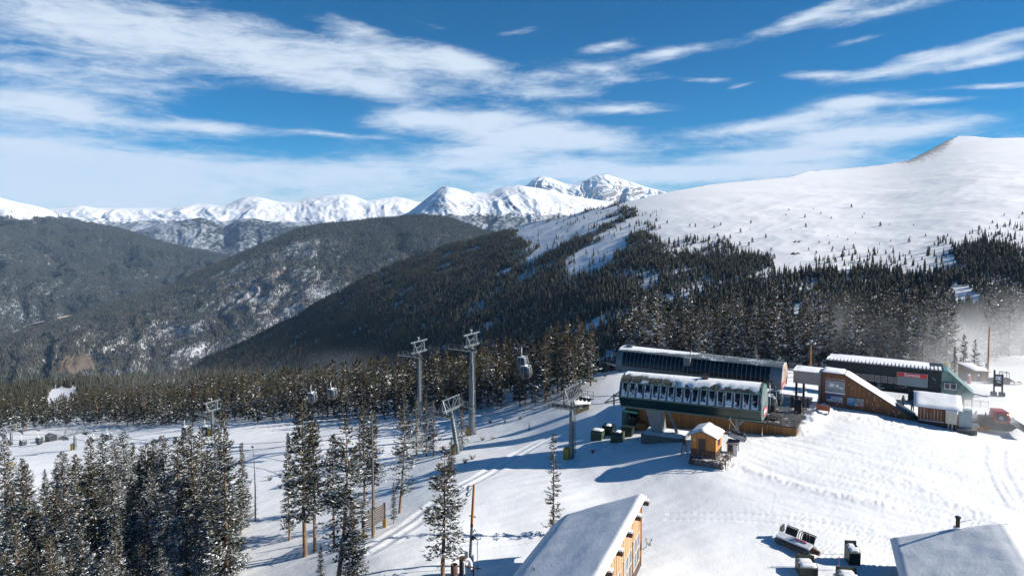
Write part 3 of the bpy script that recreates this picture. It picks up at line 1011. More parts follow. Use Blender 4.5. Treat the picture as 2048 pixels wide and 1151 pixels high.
# --- the crowded stand at the lower left
stand = [(7, 872, 100), (-22, 890, 96), (43, 915, 112), (89, 936, 120), (111, 922, 112), (125, 901, 106), (150, 908, 108), (179, 872, 98), (204, 865, 100), (229, 876, 104),
         (246, 861, 110), (264, 883, 114), (282, 904, 108), (291, 886, 98), (307, 876, 104), (325, 869, 96), (354, 872, 94), (366, 861, 98), (382, 847, 92), (402, 851, 96),
         (429, 847, 90), (415, 900, 84), (388, 930, 82), (300, 935, 86), (262, 950, 86), (225, 930, 88), (150, 960, 84), (112, 975, 82), (20, 960, 84), (70, 1000, 74),
         (130, 1010, 72), (260, 1000, 76), (290, 1030, 72), (395, 1000, 76), (425, 980, 80), (30, 1040, 70), (230, 1050, 68), (160, 1060, 66), (370, 1040, 74), (100, 1070, 64), (-30, 990, 80),
         (55, 1085, 66), (180, 1020, 78), (200, 985, 80), (245, 1010, 82), (310, 985, 84), (345, 1005, 86), (405, 1045, 72), (440, 1060, 72), (275, 1080, 66), (215, 1100, 62), (320, 1095, 64), (140, 1105, 62), (10, 1100, 64), (480, 985, 90), (90, 965, 90), (170, 935, 94)]
for i, (px, pt, Y) in enumerate(stand):
    a, b = ray(px, pt)
    x = float(a) * Y; z = gz(x, Y)
    h = float(b) * Y - z
    k = (HI + [POLE[0]])[i % 7] if i % 5 else HI[2]
    plant(k, x, Y, z, max(6, h), "frosted spruce with a brown top, packed among the others in the crowded stand", "spruces crowded in the frosted stand", wide=min(1.5, 19 / max(8, h)) * 1.12)

# --- the belt of spruces beyond the run: front edge in photo pixels, then rows behind it
EDGE_L = [(-260, 885), (-60, 872), (0, 868), (60, 862), (150, 850), (250, 850), (330, 852), (420, 845), (520, 845), (620, 838), (720, 840), (800, 835), (860, 828), (940, 826), (1000, 818), (1080, 810), (1150, 800), (1180, 778), (1188, 762)]
EDGE_R = [(1236, 742), (1300, 737), (1400, 735), (1500, 735), (1620, 738), (1700, 742), (1780, 745), (1890, 744), (1900, 738)]
EDGE_RR = [(1985, 716), (2048, 712), (2120, 712), (2300, 715), (2800, 730)]


def belt(edge, depth, n, seed, umin, umax, gap=4.0):
    pts = np.array([hit(px, py)[:2] for px, py in edge])
    r = np.random.default_rng(seed)
    ue = pts[:, 0] / pts[:, 1]
    out = []; cell = {}
    for _ in range(n * 30):
        u = r.uniform(umin, umax)
        ye = np.interp(u, ue, pts[:, 1])
        y = ye + depth(u) * r.random() ** 1.35
        x = u * y
        key = (int(x // gap), int(y // gap))
        if any(math.hypot(x - q[0], y - q[1]) < gap * .62 for dx in (-1, 0, 1) for dy in (-1, 0, 1) for q in cell.get((key[0] + dx, key[1] + dy), ())): continue
        cell.setdefault(key, []).append((x, y)); out.append((x, y, y - ye))
        if len(out) >= n: break
    return out


def u_of(px): return float(ray(px, 800)[0])


LEFT = belt(EDGE_L, lambda u: 120 + 130 * max(0, -u - .2), 1650, 4, u_of(-240), u_of(1186))
RIGHT = belt(EDGE_R, lambda u: 120, 520, 5, u_of(1238), u_of(1902))
RRIGHT = belt(EDGE_RR, lambda u: 110, 480, 6, u_of(1975), u_of(2750))


def tree_forms(n, seed):
    return np.random.default_rng(seed)


CAND = []
for src, hm, kinds, lab, grp in [
    (LEFT, 12.6, MID, "brown-topped spruce in the dark belt beyond the ski run", "spruces of the belt beyond the ski run"),
    (RIGHT, 16.5, FROST, "frosted spruce in the tall row behind the lift terminals", "spruces behind the lift terminals"),
    (RRIGHT, 16.5, FROST, "spruce veiled by blowing snow beyond the wooden shed", "spruces veiled by blowing snow")]:
    r = np.random.default_rng(len(src))
    for (x, y, dep) in src:
        h = hm * (0.68 + .62 * r.random() ** 1.2) * (1 if r.random() > .14 else .6)
        vis = h / y * (1.0 if dep < 22 else .62 if dep < 45 else .35)
        u = abs(x / y)
        if u > .78: vis *= .02
        CAND.append((vis, x, y, h, kinds[r.integers(len(kinds))], lab, grp))
CAND.sort(key=lambda c: -c[0])
ZC = ground(np.array([c[1] for c in CAND]), np.array([c[2] for c in CAND]))
_hs = np.array([c[3] for c in CAND]); _tx, _ty = to_px(np.array([c[1] for c in CAND]), np.array([c[2] for c in CAND]), ZC + _hs)
_low = np.interp(_tx, [92, 120, 150], [806, 801, 786]) + np.random.default_rng(2).normal(-3, 6, len(_tx))
_gap = (_tx > 93) & (_tx < 150) & (_ty < _low)          # the trees below the far clearing stay low enough to show it
_hs = np.where(_gap, _hs - (_low - _ty) * np.array([c[2] for c in CAND]) / F0, _hs)
_ok = _hs > 3.5
CAND = [(*c[:3], float(h), *c[4:]) for c, h, k in zip(CAND, _hs, _ok) if k]; ZC = ZC[_ok]
NEARN = 300
for (vis, x, y, h, k, lab, grp), z in list(zip(CAND, ZC))[:NEARN]:
    plant(k, x, y, float(z), h, lab, grp, wide=random.uniform(.85, 1.15))


def merged(name, P, Hs, templates, mats, seed, wide=(.85, 1.2), group_of=None):
    """many small trees as one mesh of kind stuff"""
    r = np.random.default_rng(seed)
    P = np.asarray(P); Hs = np.asarray(Hs)
    pick = r.integers(0, len(templates), len(P))
    VV, FF, MM = [], [], []
    off = 0
    for ti, (V, Fc, mi) in enumerate(templates):
        m = pick == ti
        n = int(m.sum())
        if not n: continue
        a = r.random(n) * 6.283; w = r.uniform(*wide, n) * Hs[m]
        ca, sa = np.cos(a), np.sin(a)
        X = (V[None, :, 0] * ca[:, None] - V[None, :, 1] * sa[:, None]) * w[:, None] + P[m, 0][:, None]
        Y = (V[None, :, 0] * sa[:, None] + V[None, :, 1] * ca[:, None]) * w[:, None] + P[m, 1][:, None]
        Z = V[None, :, 2] * Hs[m][:, None] + P[m, 2][:, None]
        VV.append(np.stack([X, Y, Z], -1).reshape(-1, 3))
        FF.append((Fc[None] + (np.arange(n) * len(V))[:, None, None]).reshape(-1, Fc.shape[1]) + off)
        MM.append(np.tile(mi, n))
        off += n * len(V)
    o = link(name, np_mesh(name, np.concatenate(VV), np.concatenate(FF), mats, np.concatenate(MM)))
    o["kind"] = "stuff"
    return o


def low_template(seed, **kw):
    V, Fc, mi = crown_arrays(seed, H=16, whorls=13, per=5, spr=4, leaf=(1.5, .62), thin=.15, gap=.1, shape=.75, **kw)
    return V / 16, Fc, mi


def cone_template(seed, tiers=3, n=6, r0=.13, trimi=0):
    r = np.random.default_rng(seed)
    V, F, M = [], [], []
    for i in range(tiers):
        z0 = .02 + .9 * i / tiers; z1 = min(1, z0 + 1.35 / tiers)
        if i == tiers - 1: z1 = 1.0
        rad = r0 * (1 - i / (tiers + .35))
        b = len(V)
        V.append((0, 0, z1))
        ph = r.random() * 6.28
        for k in range(n):
            a = ph + 2 * math.pi * k / n
            q = rad * (1.0 if k % 2 == 0 else .62) * r.uniform(.8, 1.2)
            V.append((q * math.cos(a), q * math.sin(a), z0 + r.uniform(-.03, .05)))
        for k in range(n): F.append((b, b + 1 + k, b + 1 + (k + 1) % n)); M.append(int(r.random() < .2) if trimi else 0)
    return np.array(V), np.array(F), np.array(M)


BLT = list(zip(CAND, ZC))[NEARN:]
merged("forest_rows", [(c[1], c[2], z - .1) for c, z in BLT], [c[3] for c, z in BLT],
       [low_template(201, R=2.2, snow=.07, brown=.8), low_template(202, R=1.9, snow=.11, brown=.7), low_template(203, R=2.3, snow=.15, brown=.6)], TREE_MATS, 3)

# woods further down the near slope, on the left, with a snow-covered clearing
CLEAR = [(88, 800), (104, 779), (152, 776), (154, 788), (120, 806), (88, 812)]


def far_left_woods():
    r = np.random.default_rng(12)
    pts = []
    pe = np.array([hit(px, py)[:2] for px, py in EDGE_L]); ue = pe[:, 0] / pe[:, 1]
    U = r.uniform(-1.0, u_of(760), 9000)
    Yq = np.exp(r.uniform(math.log(280), math.log(825), 9000))
    ok = Yq > np.interp(U, ue, pe[:, 1]) + 100
    X = U * Yq; Z = ground(X, Yq)
    px, py = to_px(X, Yq, Z)
    ok &= ~inside(px, py, CLEAR)
    _, tp = to_px(X, Yq, Z + 13)
    ok &= ~((px > 90 + r.normal(0, 4, 9000)) & (px < 152 + r.normal(0, 4, 9000)) & (tp < np.interp(px, [92, 120, 150], [806, 801, 786])) & (py > np.interp(px, [90, 104, 125, 152], [800, 780, 775, 779])))
    return np.stack([X, Yq, Z], -1)[ok]


FLW = far_left_woods()
CT3 = [cone_template(s, 4, 7, .135, 1) for s in range(5)]
merged("far_slope_forest", FLW, RNG.uniform(8, 15, len(FLW)), CT3, [M_FAR, M_BROWN], 5)

# --- the wooded shoulder of the snow mountain
S1 = [(1030, 457), (1060, 443), (1130, 434), (1215, 412), (1243, 408), (1236, 428), (1205, 452), (1135, 490), (1095, 508), (1062, 527), (1052, 540), (1048, 530), (1075, 497), (1045, 482)]
S2 = [(1330, 400), (1250, 440), (1196, 470), (1152, 510), (1112, 545), (1140, 556), (1185, 546), (1228, 530), (1238, 500), (1290, 465), (1310, 440), (1340, 430)]
BIG = [(1235, 412), (1240, 395), (1331, 370), (1700, 320), (1916, 250), (2300, 240), (2300, 470), (2048, 500), (1990, 470), (1960, 520), (1900, 545), (1850, 562), (1800, 548), (1740, 533),
       (1690, 545), (1640, 538), (1600, 548), (1560, 548), (1545, 522), (1500, 508), (1470, 488), (1440, 478), (1400, 478), (1330, 484), (1292, 470), (1312, 430), (1345, 420), (1290, 425)]
S3 = [(985, 575), (1000, 545), (1022, 532), (1026, 545), (1008, 566), (992, 580)]
S4 = [(1140, 668), (1180, 645), (1225, 625), (1262, 612), (1262, 634), (1215, 650), (1160, 672)]
S5 = [(1306, 610), (1340, 592), (1380, 588), (1384, 605), (1350, 615), (1312, 624)]
S6 = [(1880, 580), (1905, 562), (1935, 568), (1962, 600), (1968, 622), (1930, 620), (1895, 618)]
S7 = [(1110, 455), (1200, 425), (1205, 428), (1130, 462)]
LINE = [(1262, 475), (1310, 440), (1300, 470), (1250, 500)]
SPARSE = [(1560, 548), (1640, 520), (1740, 500), (1840, 520), (1900, 470), (2048, 440), (2300, 420), (2300, 600), (2048, 580), (1950, 565), (1880, 560), (1760, 560), (1660, 560)]
COPSE = [(1910, 505), (1950, 482), (2010, 490), (2040, 515), (2030, 545), (1960, 548), (1915, 530)]


def dens_near(px, py, x, y, z):
    jx = px + fbm(x / 45, y / 45, 3, 61) * 16; jy = py + fbm(x / 45, y / 45, 3, 67) * 9
    d = np.ones(px.shape)
    d *= np.clip(.72 + 1.1 * fbm(x / 70, y / 70, 4, 71), .06, 1.6)
    for S, k in ((S1, .02), (S2, .03), (S3, .06), (S4, .18), (S5, .25), (S6, .03)):
        d = np.where(inside(jx, jy, S), d * k, d)
    big = inside(jx, jy, BIG)
    d = np.where(big, .0, d)
    d = np.where(big & inside(jx, jy, SPARSE), .06 + .12 * np.clip(fbm(x / 25, y / 25, 2, 73), 0, 1), d)
    d = np.where(inside(jx, jy, COPSE), 1.3, d)
    d = np.where(inside(jx, jy, LINE), .8, d)
    return np.clip(d, 0, None)


PN = R_NEAR.scatter(95000, dens_near, 77)
hn = RNG.uniform(6.5, 17, len(PN))
_, pyn = to_px(PN[:, 0], PN[:, 1], PN[:, 2])
pxn, _ = to_px(PN[:, 0], PN[:, 1], PN[:, 2])
hn *= np.interp(pyn, [420, 520, 600], [.55, .78, 1.0]) * np.interp(pxn, [1200, 1500], [1.0, .78])
merged("mountain_forest", PN, hn, [cone_template(s, 4, 7, .11 + .012 * s, 1) for s in range(7)], [M_FAR, M_FARB], 8, wide=(.75, 1.45))

small = [(802, 418, 5), (788, 443, 5), (922, 415, 4), (881, 453, 9), (959, 436, 6), (1010, 457, 6), (1109, 402, 9), (1171, 437, 5), (1163, 452, 6), (886, 500, 10), (1250, 494, 11), (1296, 488, 4),
         (1413, 493, 5), (813, 514, 5), (995, 543, 4), (1041, 547, 4), (1128, 530, 4), (690, 551, 10), (566, 526, 11), (613, 513, 4), (617, 480, 9), (468, 491, 8), (436, 503, 8), (345, 497, 9), (317, 497, 7),
         (207, 480, 8), (153, 470, 9), (125, 450, 8), (453, 545, 10), (487, 560, 12), (515, 555, 11), (562, 590, 12), (624, 572, 12), (606, 590, 10), (951, 577, 6), (1000, 582, 8), (1091, 563, 5), (1246, 583, 5),
         (1301, 571, 5), (1303, 596, 5), (1391, 572, 11), (1396, 549, 5), (1472, 543, 7), (1533, 562, 11), (1562, 563, 14), (1580, 543, 7), (1516, 590, 9), (1488, 620, 14), (1394, 630, 10), (1455, 660, 9),
         (1661, 580, 8), (1735, 515, 13), (1760, 550, 14), (1795, 540, 9), (1825, 540, 11), (1800, 480, 8), (1857, 443, 6), (1946, 437, 8), (1930, 455, 5), (1945, 515, 8), (900, 610, 7), (936, 630, 9), (1013, 618, 8),
         (1018, 606, 8), (1074, 612, 11), (1120, 605, 12), (1130, 632, 11), (1075, 635, 6), (1032, 670, 12), (970, 665, 10), (715, 615, 8), (712, 640, 9), (730, 652, 13), (655, 625, 10), (635, 635, 9), (1110, 660, 9),
         (1200, 635, 8), (1170, 675, 11), (900, 705, 12), (912, 712, 10)]
V, Fc, mi = crown_arrays(301, H=1.0, R=.19, gap=.03, whorls=11, per=6, spr=4, leaf=(.16, .09), snow=.05, brown=.1, shape=.8)
SMALL = np_mesh("crown", V, Fc, [M_FAR, M_FAR, M_RIME, M_FAR], mi)
SMALLT = trunk_mesh("trunk", 1.0, .03, 3, twigs=0)
for (zx, zy, s) in small:
    px, py = 1250 + zx / 2.449, 250 + zy / 2.449
    x, y, z = R_NEAR.at_px(px, py)
    h = s * 1.4 / 2 / 1369 * y * 1.05
    o = thing("small_conifer", "little dark conifer standing alone on the open snow of the mountain", "tree", (x, y, z - .3), random.uniform(0, 6), "lone conifers on the snow mountain")
    o.scale = (h * random.uniform(.9, 1.3), h, h)
    link("crown", SMALL, o); link("trunk", SMALLT, o)


# --- the rocky hill across the valley and the wooded hill behind it
def dens_rocky(px, py, x, y, z):
    d = .9 + .9 * fbm(x / 260, y / 260, 4, 81)
    jx = px + fbm(x / 120, y / 120, 3, 83) * 26; jy = py + fbm(x / 120, y / 120, 3, 85) * 16
    cliff = inside(jx, jy, [(450, 590), (500, 520), (560, 490), (620, 480), (660, 560), (640, 620), (560, 640), (500, 640)])
    d = np.where(cliff, d * .55, d)
    d = np.where(py < np.interp(px, R_ROCKY.px, R_ROCKY.pysky) + 22, d + .8, d)
    d = np.where((px > 640) & (py < 560), d + .9, d)
    d = np.where(px < 330, d + .35, d)
    return np.clip(d, .12, None)


PR = R_ROCKY.scatter(150000, dens_rocky, 91)
merged("rocky_hill_forest", PR, RNG.uniform(11, 19, len(PR)), [cone_template(s, 2, 5, .17) for s in range(4)], [M_FARS], 9)


def dens_left(px, py, x, y, z):
    d = 1.0 + .5 * fbm(x / 500, y / 500, 4, 95)
    return np.where(z > -45 + 60 * fbm(x / 300, y / 300, 3, 97), 0.0, np.clip(d, .1, None))


PL = R_LEFT.scatter(150000, dens_left, 93)
merged("wooded_hill_forest", PL, RNG.uniform(13, 22, len(PL)), [cone_template(s, 2, 4, .2) for s in range(3)], [M_FARS], 10)

# ---------------------------------------------------------------- materials of the built things
def dusted(name, col, amount=.5, scale=1.2, rough=.4, metal=0, stretch=None, low=0.0, var=.15):
    """painted or glazed surface with snow blown onto it in patches; low: more snow toward the bottom edge"""
    m, nt, b = new_mat(name)
    c = coords(nt)
    f = noise(nt, c, scale, 6, .68, stretch)
    n2 = noise(nt, c, .6, 3, .5)
    k = f
    if low:
        sp = nt.nodes.new("ShaderNodeSeparateXYZ"); nt.links.new(c, sp.inputs[0])
        k = mth(nt, 'ADD', f, mth(nt, 'MULTIPLY', mth(nt, 'SUBTRACT', low, sp.outputs[2]), .22))
    t = 1 - amount
    s = ramp(nt, k, [(max(0, t - .04), (0, 0, 0)), (min(1, t + .05), (1, 1, 1))])
    base = mixc(nt, n2, tuple(x * (1 - var) for x in col), tuple(min(1, x * (1 + var)) for x in col))
    nt.links.new(mixc(nt, s, base, SNOWC), b.inputs["Base Color"])
    nt.links.new(ramp(nt, s, [(0, (rough,) * 3), (1, (.8,) * 3)]), b.inputs["Roughness"])
    b.inputs["Metallic"].default_value = metal
    bump(nt, b, s, .04, .6)
    return m


def boards(name, col, width=.25, dark=.45, axis=0, var=.3, rough=.75, gap=.06):
    """vertical boards with dark joints, laid along the local axis"""
    m, nt, b = new_mat(name)
    c = coords(nt)
    sp = nt.nodes.new("ShaderNodeSeparateXYZ"); nt.links.new(c, sp.inputs[0])
    x = mth(nt, 'DIVIDE', sp.outputs[axis], width)
    fr = mth(nt, 'FRACT', x)
    joint = ramp(nt, fr, [(0, (0, 0, 0)), (gap, (1, 1, 1)), (1 - gap, (1, 1, 1)), (1, (0, 0, 0))])
    wn_ = N(nt, "ShaderNodeTexWhiteNoise", noise_dimensions='1D'); nt.links.new(mth(nt, 'FLOOR', x), wn_.inputs["W"])
    g = noise(nt, c, 3.0, 5, .65, (1, 1, .08) if axis != 2 else (1, .08, 1))
    k = mth(nt, 'ADD', mth(nt, 'MULTIPLY', wn_.outputs["Value"], .5), mth(nt, 'MULTIPLY', g, .5))
    tone = ramp(nt, k, [(.2, tuple(v * (1 - var) for v in col)), (.8, tuple(min(1, v * (1 + var)) for v in col))])
    nt.links.new(mixc(nt, joint, tuple(v * dark for v in col), tone), b.inputs["Base Color"])
    b.inputs["Roughness"].default_value = rough
    bump(nt, b, joint, .02, .6)
    return m


def glass_mat(name, col=(.03, .04, .05), rough=.12):
    m, nt, b = new_mat(name)
    b.inputs["Base Color"].default_value = (*col, 1)
    b.inputs["Roughness"].default_value = rough
    b.inputs["Specular IOR Level"].default_value = .6
    bump(nt, b, noise(nt, coords(nt), .7, 2), .01, .3)
    return m


G_GREEN = mat_plain("dark_green_paint", (.003, .019, .017), .3, var=.25, scale=.8)
G_GREENL = mat_plain("green_trim", (.09, .17, .15), .45, var=.15)
M_STEEL = mat_plain("galvanised_steel", (.16, .185, .20), .45, .35, var=.2, scale=1.5)
M_STEELD = mat_plain("dark_steel", (.035, .04, .045), .5, .3, var=.3)
M_GREYP = mat_plain("grey_panel", (.20, .225, .24), .45, .2, var=.12, scale=.7)
M_GREYW = mat_plain("warm_grey_panel", (.34, .345, .33), .55, var=.08, scale=.6)
M_TAN = mat_plain("tan_panel", (.40, .30, .24), .6, var=.1, scale=.7)
M_WHITE = mat_plain("white_paint", (.75, .77, .78), .5, var=.06)
M_RED = mat_plain("sign_red", (.55, .025, .03), .45, var=.08)
M_BROWNP = mat_plain("brown_paint", (.055, .028, .022), .55, var=.2)
M_DECK = dusted("wet_deck", (.085, .078, .07), .40, .8, .35)
M_CONC = mat_plain("concrete", (.12, .125, .125), .85, var=.25, scale=1.2, bumpd=.01)
M_WOODR = boards("red_brown_boards", (.20, .085, .035), .30, .35)
M_WOODO = boards("orange_boards", (.46, .19, .045), .16, .6)
M_WOODW = boards("warm_boards", (.26, .12, .04), .22, .45)
M_WOODB = boards("batten_siding", (.50, .30, .15), .8, .25, var=.22, gap=.3)
M_WOODS = boards("shed_boards", (.30, .17, .085), .25, .5)
M_TIMBER = mat_plain("timber", (.17, .095, .05), .8, var=.35, streak=True)
M_POLEW = mat_plain("orange_timber", (.42, .19, .07), .8, var=.3, streak=True)
M_YELLOW = mat_plain("yellow_pad", (.36, .23, .025), .6, var=.15)
M_BLACK = mat_plain("black_plastic", (.012, .013, .015), .45, var=.3)
M_GLASS = glass_mat("dark_glass")
M_GLASSB = glass_mat("cabin_glass", (.035, .045, .06), .08)
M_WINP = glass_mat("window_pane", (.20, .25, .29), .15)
M_TEALG = glass_mat("teal_panel", (.10, .20, .19), .25)
M_WINS = dusted("snowed_window", (.014, .014, .017), .47, 1.5, .15, stretch=(1, 1, .8), low=2.3)
M_WINB = dusted("frosted_black_panel", (.008, .010, .014), .31, 1.3, .2, stretch=(2.2, 1, .5))
M_CANOPY = dusted("tan_canopy", (.115, .10, .08), .52, .55, .5, low=3.35)
M_ROOFM = dusted("ribbed_metal_roof", (.15, .18, .195), .42, .5, .4, .3, stretch=(.6, 1, 1))
M_DKGRN = dusted("iced_dark_panel", (.008, .018, .022), .34, .8, .7, stretch=(.5, 1, 1.2))
M_BOXG = mat_plain("olive_box", (.05, .068, .042), .55, var=.2)
M_BOXD = mat_plain("dark_green_box", (.012, .022, .018), .5, var=.3)
M_TEAL = mat_plain("teal_machine", (.012, .10, .095), .45, var=.25)
M_RUST = mat_plain("rusty_steel", (.09, .045, .03), .8, var=.45, scale=3)
M_REDCAB = mat_plain("groomer_red", (.30, .03, .03), .35, var=.1)
M_STAKE = mat_plain("red_stake", (.6, .08, .07), .6)
M_BEIGE = mat_plain("beige_cabinet", (.50, .46, .38), .55, var=.08)
M_GCAB = mat_plain("grey_cabinet", (.30, .35, .37), .5, var=.1)
M_BLUEP = mat_plain("board_blue", (.04, .19, .36), .5, var=.15)
M_PALEP = mat_plain("board_pale", (.48, .54, .60), .5, var=.12, scale=4)
M_NAVYP = mat_plain("board_navy", (.04, .09, .24), .5, var=.15)
M_PHOTO = mat_plain("board_picture", (.22, .22, .21), .5, var=.7, scale=5)
M_SNOWT = snow_mat("roof_snow", 0, scale=1.6)
M_OLIVE = boards("olive_boards", (.095, .085, .048), .25, .7)
M_TANB = mat_plain("tan_bucket", (.45, .36, .20), .7)
M_SKIN = mat_plain("skin", (.45, .28, .20), .6)
M_CLOTHD = mat_plain("dark_cloth", (.014, .016, .022), .8, var=.3)
M_CLOTHG = mat_plain("slate_cloth", (.07, .085, .11), .8, var=.3)
M_LENS = glass_mat("lamp_glass", (.55, .60, .65), .08)


def frame_of(p, q):
    """place and turn of a thing whose local x axis runs from p to q"""
    d = Vector(q) - Vector(p)
    return tuple(p), math.atan2(d.y, d.x), -math.atan2(d.z, math.hypot(d.x, d.y)), d.length


A30 = math.radians(-30)
AX = Vector((math.cos(A30), math.sin(A30), 0)); AY = Vector((-math.sin(A30), math.cos(A30), 0))


def text_mesh(name, s, size, mat, parent, loc, rot, extrude=.012, align='CENTER', width=1.0):
    cu = bpy.data.curves.new(name, 'FONT')
    cu.body = s; cu.size = size; cu.extrude = extrude; cu.align_x = align; cu.align_y = 'CENTER'; cu.offset = size * .012
    t = bpy.data.objects.new(name, cu)
    me = bpy.data.meshes.new_from_object(t)
    bpy.data.objects.remove(t)
    me.materials.clear(); me.materials.append(mat)
    o = link(name, me, parent, loc)
    o.rotation_euler = rot; o.scale = (width, 1, 1)
    return o


def snow_slab(name, quad, parent=None, t=.28, n=14, seed=1, over=.12, mat=None, sag=.0):
    """a blanket of snow lying on a four-cornered roof plane: rounded rim, uneven top"""
    q = [Vector(p) for p in quad]
    V, F = [], []
    m = n
    nrm = (q[1] - q[0]).cross(q[3] - q[0]).normalized()
    if nrm.z < 0: nrm = -nrm
    for j in range(m + 1):
        for i in range(n + 1):
            a = -over / 4 + (1 + over / 2) * i / n; b = -over / 4 + (1 + over / 2) * j / m
            p = q[0] * (1 - a) * (1 - b) + q[1] * a * (1 - b) + q[2] * a * b + q[3] * (1 - a) * b
            e = min(i, n - i, j, m - j)
            h = t * (0.0 if e == 0 else .72 if e == 1 else 1.0)
            nz = float(fbm(np.array([p.x * .6 + seed]), np.array([p.y * .6 + p.z]), 3, seed)[0])
            V.append(p + nrm * (h + .02) + Vector((0, 0, .25 * t * nz * (e > 0) - (.35 * t if e == 0 else 0))))
    for j in range(m):
        for i in range(n):
            k = j * (n + 1) + i
            F.append((k, k + 1, k + n + 2, k + n + 1))
    b = MB(); b.add(V, F, 0, True)
    lo = len(b.v)
    b.add([p - nrm * .01 for p in q], [(3, 2, 1, 0)], 0)
    return b.build(name, mat or M_SNOWT, parent)


# ---------------------------------------------------------------- front chairlift terminal (green)
def front_terminal():
    p, q = at(1237, 814, 97.2), at(1522, 846, 87.9)
    loc, rz, tilt, L = frame_of(p, q)
    T = thing("chairlift_terminal", "dark green lift terminal with tan canopy and seventeen snow-caked windows", "lift terminal", loc, rz)
    T.rotation_euler = (0, tilt, rz)
    Wd = 6.4
    b = MB(); b.prism([(.9, 0), (.12, 1.5), (Wd - .12, 1.5), (Wd - .9, 0)], 0.15, L - .08); b.build("fascia", G_GREEN, T)
    b = MB(); b.box(.0, L, -.02, .16, 1.5, 1.66); b.box(.0, L, Wd - .16, Wd + .02, 1.5, 1.66)
    b.box(.1, L, .75, 1.02, -.10, .10); b.box(.1, L, Wd - 1.02, Wd - .75, -.1, .1); b.build("trim", G_GREENL, T)
    wb, wt = (.14, 1.72), (.95, 3.45)
    # window ribs, one mesh of grey mullions
    b = MB()
    nW = 17
    for i in range(nW + 1):
        x = .25 + (L - .5) * i / nW
        for dx in (-.10, .07):
            b.add([(x + dx, wb[0] - .10, wb[1]), (x + dx + .06, wb[0] - .10, wb[1]), (x + dx + .06, wt[0] - .10, wt[1] + .05), (x + dx, wt[0] - .10, wt[1] + .05),
                   (x + dx, wb[0] + .1, wb[1]), (x + dx + .06, wb[0] + .1, wb[1]), (x + dx + .06, wt[0] + .1, wt[1] + .05), (x + dx, wt[0] + .1, wt[1] + .05)],
                  [(0, 1, 2, 3), (4, 7, 6, 5), (0, 4, 5, 1), (3, 2, 6, 7), (0, 3, 7, 4), (1, 5, 6, 2)])
    b.build("mullions", M_STEEL, T)
    # the windows themselves, each a pane with the snow lodged in its lower corners
    for i in range(nW):
        x0 = .25 + (L - .5) * i / nW + .16; x1 = .25 + (L - .5) * (i + 1) / nW - .14
        b = MB()
        b.add([(x0, wb[0], wb[1]), (x1, wb[0], wb[1]), (x1, wt[0], wt[1]), (x0, wt[0], wt[1]), (x0, wb[0] + .12, wb[1]), (x1, wb[0] + .12, wb[1]), (x1, wt[0] + .12, wt[1]), (x0, wt[0] + .12, wt[1])],
              [(0, 1, 2, 3), (4, 7, 6, 5), (0, 4, 5, 1), (3, 2, 6, 7), (0, 3, 7, 4), (1, 5, 6, 2)])
        w = b.build("window", M_WINS, T)
        b = MB(); z = .55
        yy = wb[0] + (wt[0] - wb[0]) * z - .02; zz = wb[1] + (wt[1] - wb[1]) * z
        b.box(x0, x1, yy - .04, yy + .03, zz - .04, zz + .04); b.build("window_bar", M_BROWNP, w)
        # snow on both jambs
        b = MB(); r = random.Random(i)
        for xs, s in ((x0, 1), (x1, -1)):
            pts = [(0, .0)] + [(k / 5, (.16 - .10 * k / 5) * r.uniform(.6, 1.3)) for k in range(6)]
            vs = []
            for k in range(6):
                f = k / 5
                y = wb[0] + (wt[0] - wb[0]) * f - .035; z = wb[1] + (wt[1] - wb[1]) * f
                wd = (.13 - .08 * f) * r.uniform(.3, 1.7)
                vs += [(xs, y, z), (xs + s * wd, y, z), (xs, y - .05, z)]
            fs = []
            for k in range(5):
                a = 3 * k
                fs += [(a, a + 1, a + 4, a + 3), (a + 1, a + 2, a + 5, a + 4)]
            b.add(vs, fs)
        b.box(x0, x1, wb[0] - .10, wb[0] + .02, wb[1] - .02, wb[1] + r.uniform(.04, .22))
        b.build("lodged_snow", M_RIME, w)
    prof = [(.95, 3.5), (1.3, 3.86), (1.8, 4.16), (2.5, 4.36), (3.2, 4.42), (3.9, 4.36), (4.6, 4.16), (5.1, 3.86), (Wd - .95, 3.5)]
    b = MB(); b.prism(prof, .1, L - .12, closed=False, caps=False, smooth=True); b.build("canopy", M_CANOPY, T, fix=False)
    b = MB()
    for i in range(14):
        x = .1 + (L - .24) * i / 13
        b.prism([(y, z + .045) for y, z in prof] + [(y, z - .03) for y, z in prof[::-1]], x - .03, x + .03)
    b.box(0.05, L, .88, 1.0, 3.42, 3.56); b.build("canopy_ribs", G_GREENL, T)
    # snow lying along the crown
    xs = np.linspace(.3, L - .4, 60); V = []; F = []
    for i, x in enumerate(xs):
        lo = float(np.interp(x, [0, 5.5, 7.5, 9, 11.5, 13, 15, 17, 20], [2.2, 2.1, 1.55, 1.05, 1.0, 1.75, 1.45, 1.3, 1.5])) + .45 * float(fbm(np.array([x * 1.3]), np.array([2.2]), 3, 4)[0])
        hi = 4.7
        for y in np.linspace(lo, hi, 9):
            z = np.interp(y, [p[0] for p in prof], [p[1] for p in prof])
            e = min(1, (y - lo) / .3, (hi - y) / .3)
            V.append((x, y, z + .01 + .13 * e + .03 * float(perlin(np.array([x * 2]), np.array([y * 2]), 6)[0]) * e))
    b = MB(); b.add(V, grid_faces(60, 9).tolist(), 0, True); b.build("crown_snow", M_SNOWT, T, fix=False)
    # ends
    end = [(.9, .02), (.12, 1.5), (.14, 1.72), (.95, 3.45)] + prof[1:-1] + [(Wd - .95, 3.45), (Wd - .14, 1.72), (Wd - .12, 1.5), (Wd - .9, .02)]
    for nm, x0, x1 in (("end_wall", -.02, .12), ("end_wall", L - .14, L + .02)):
        b = MB(); b.prism(end, x0, x1); e = b.build(nm, G_GREENL, T)
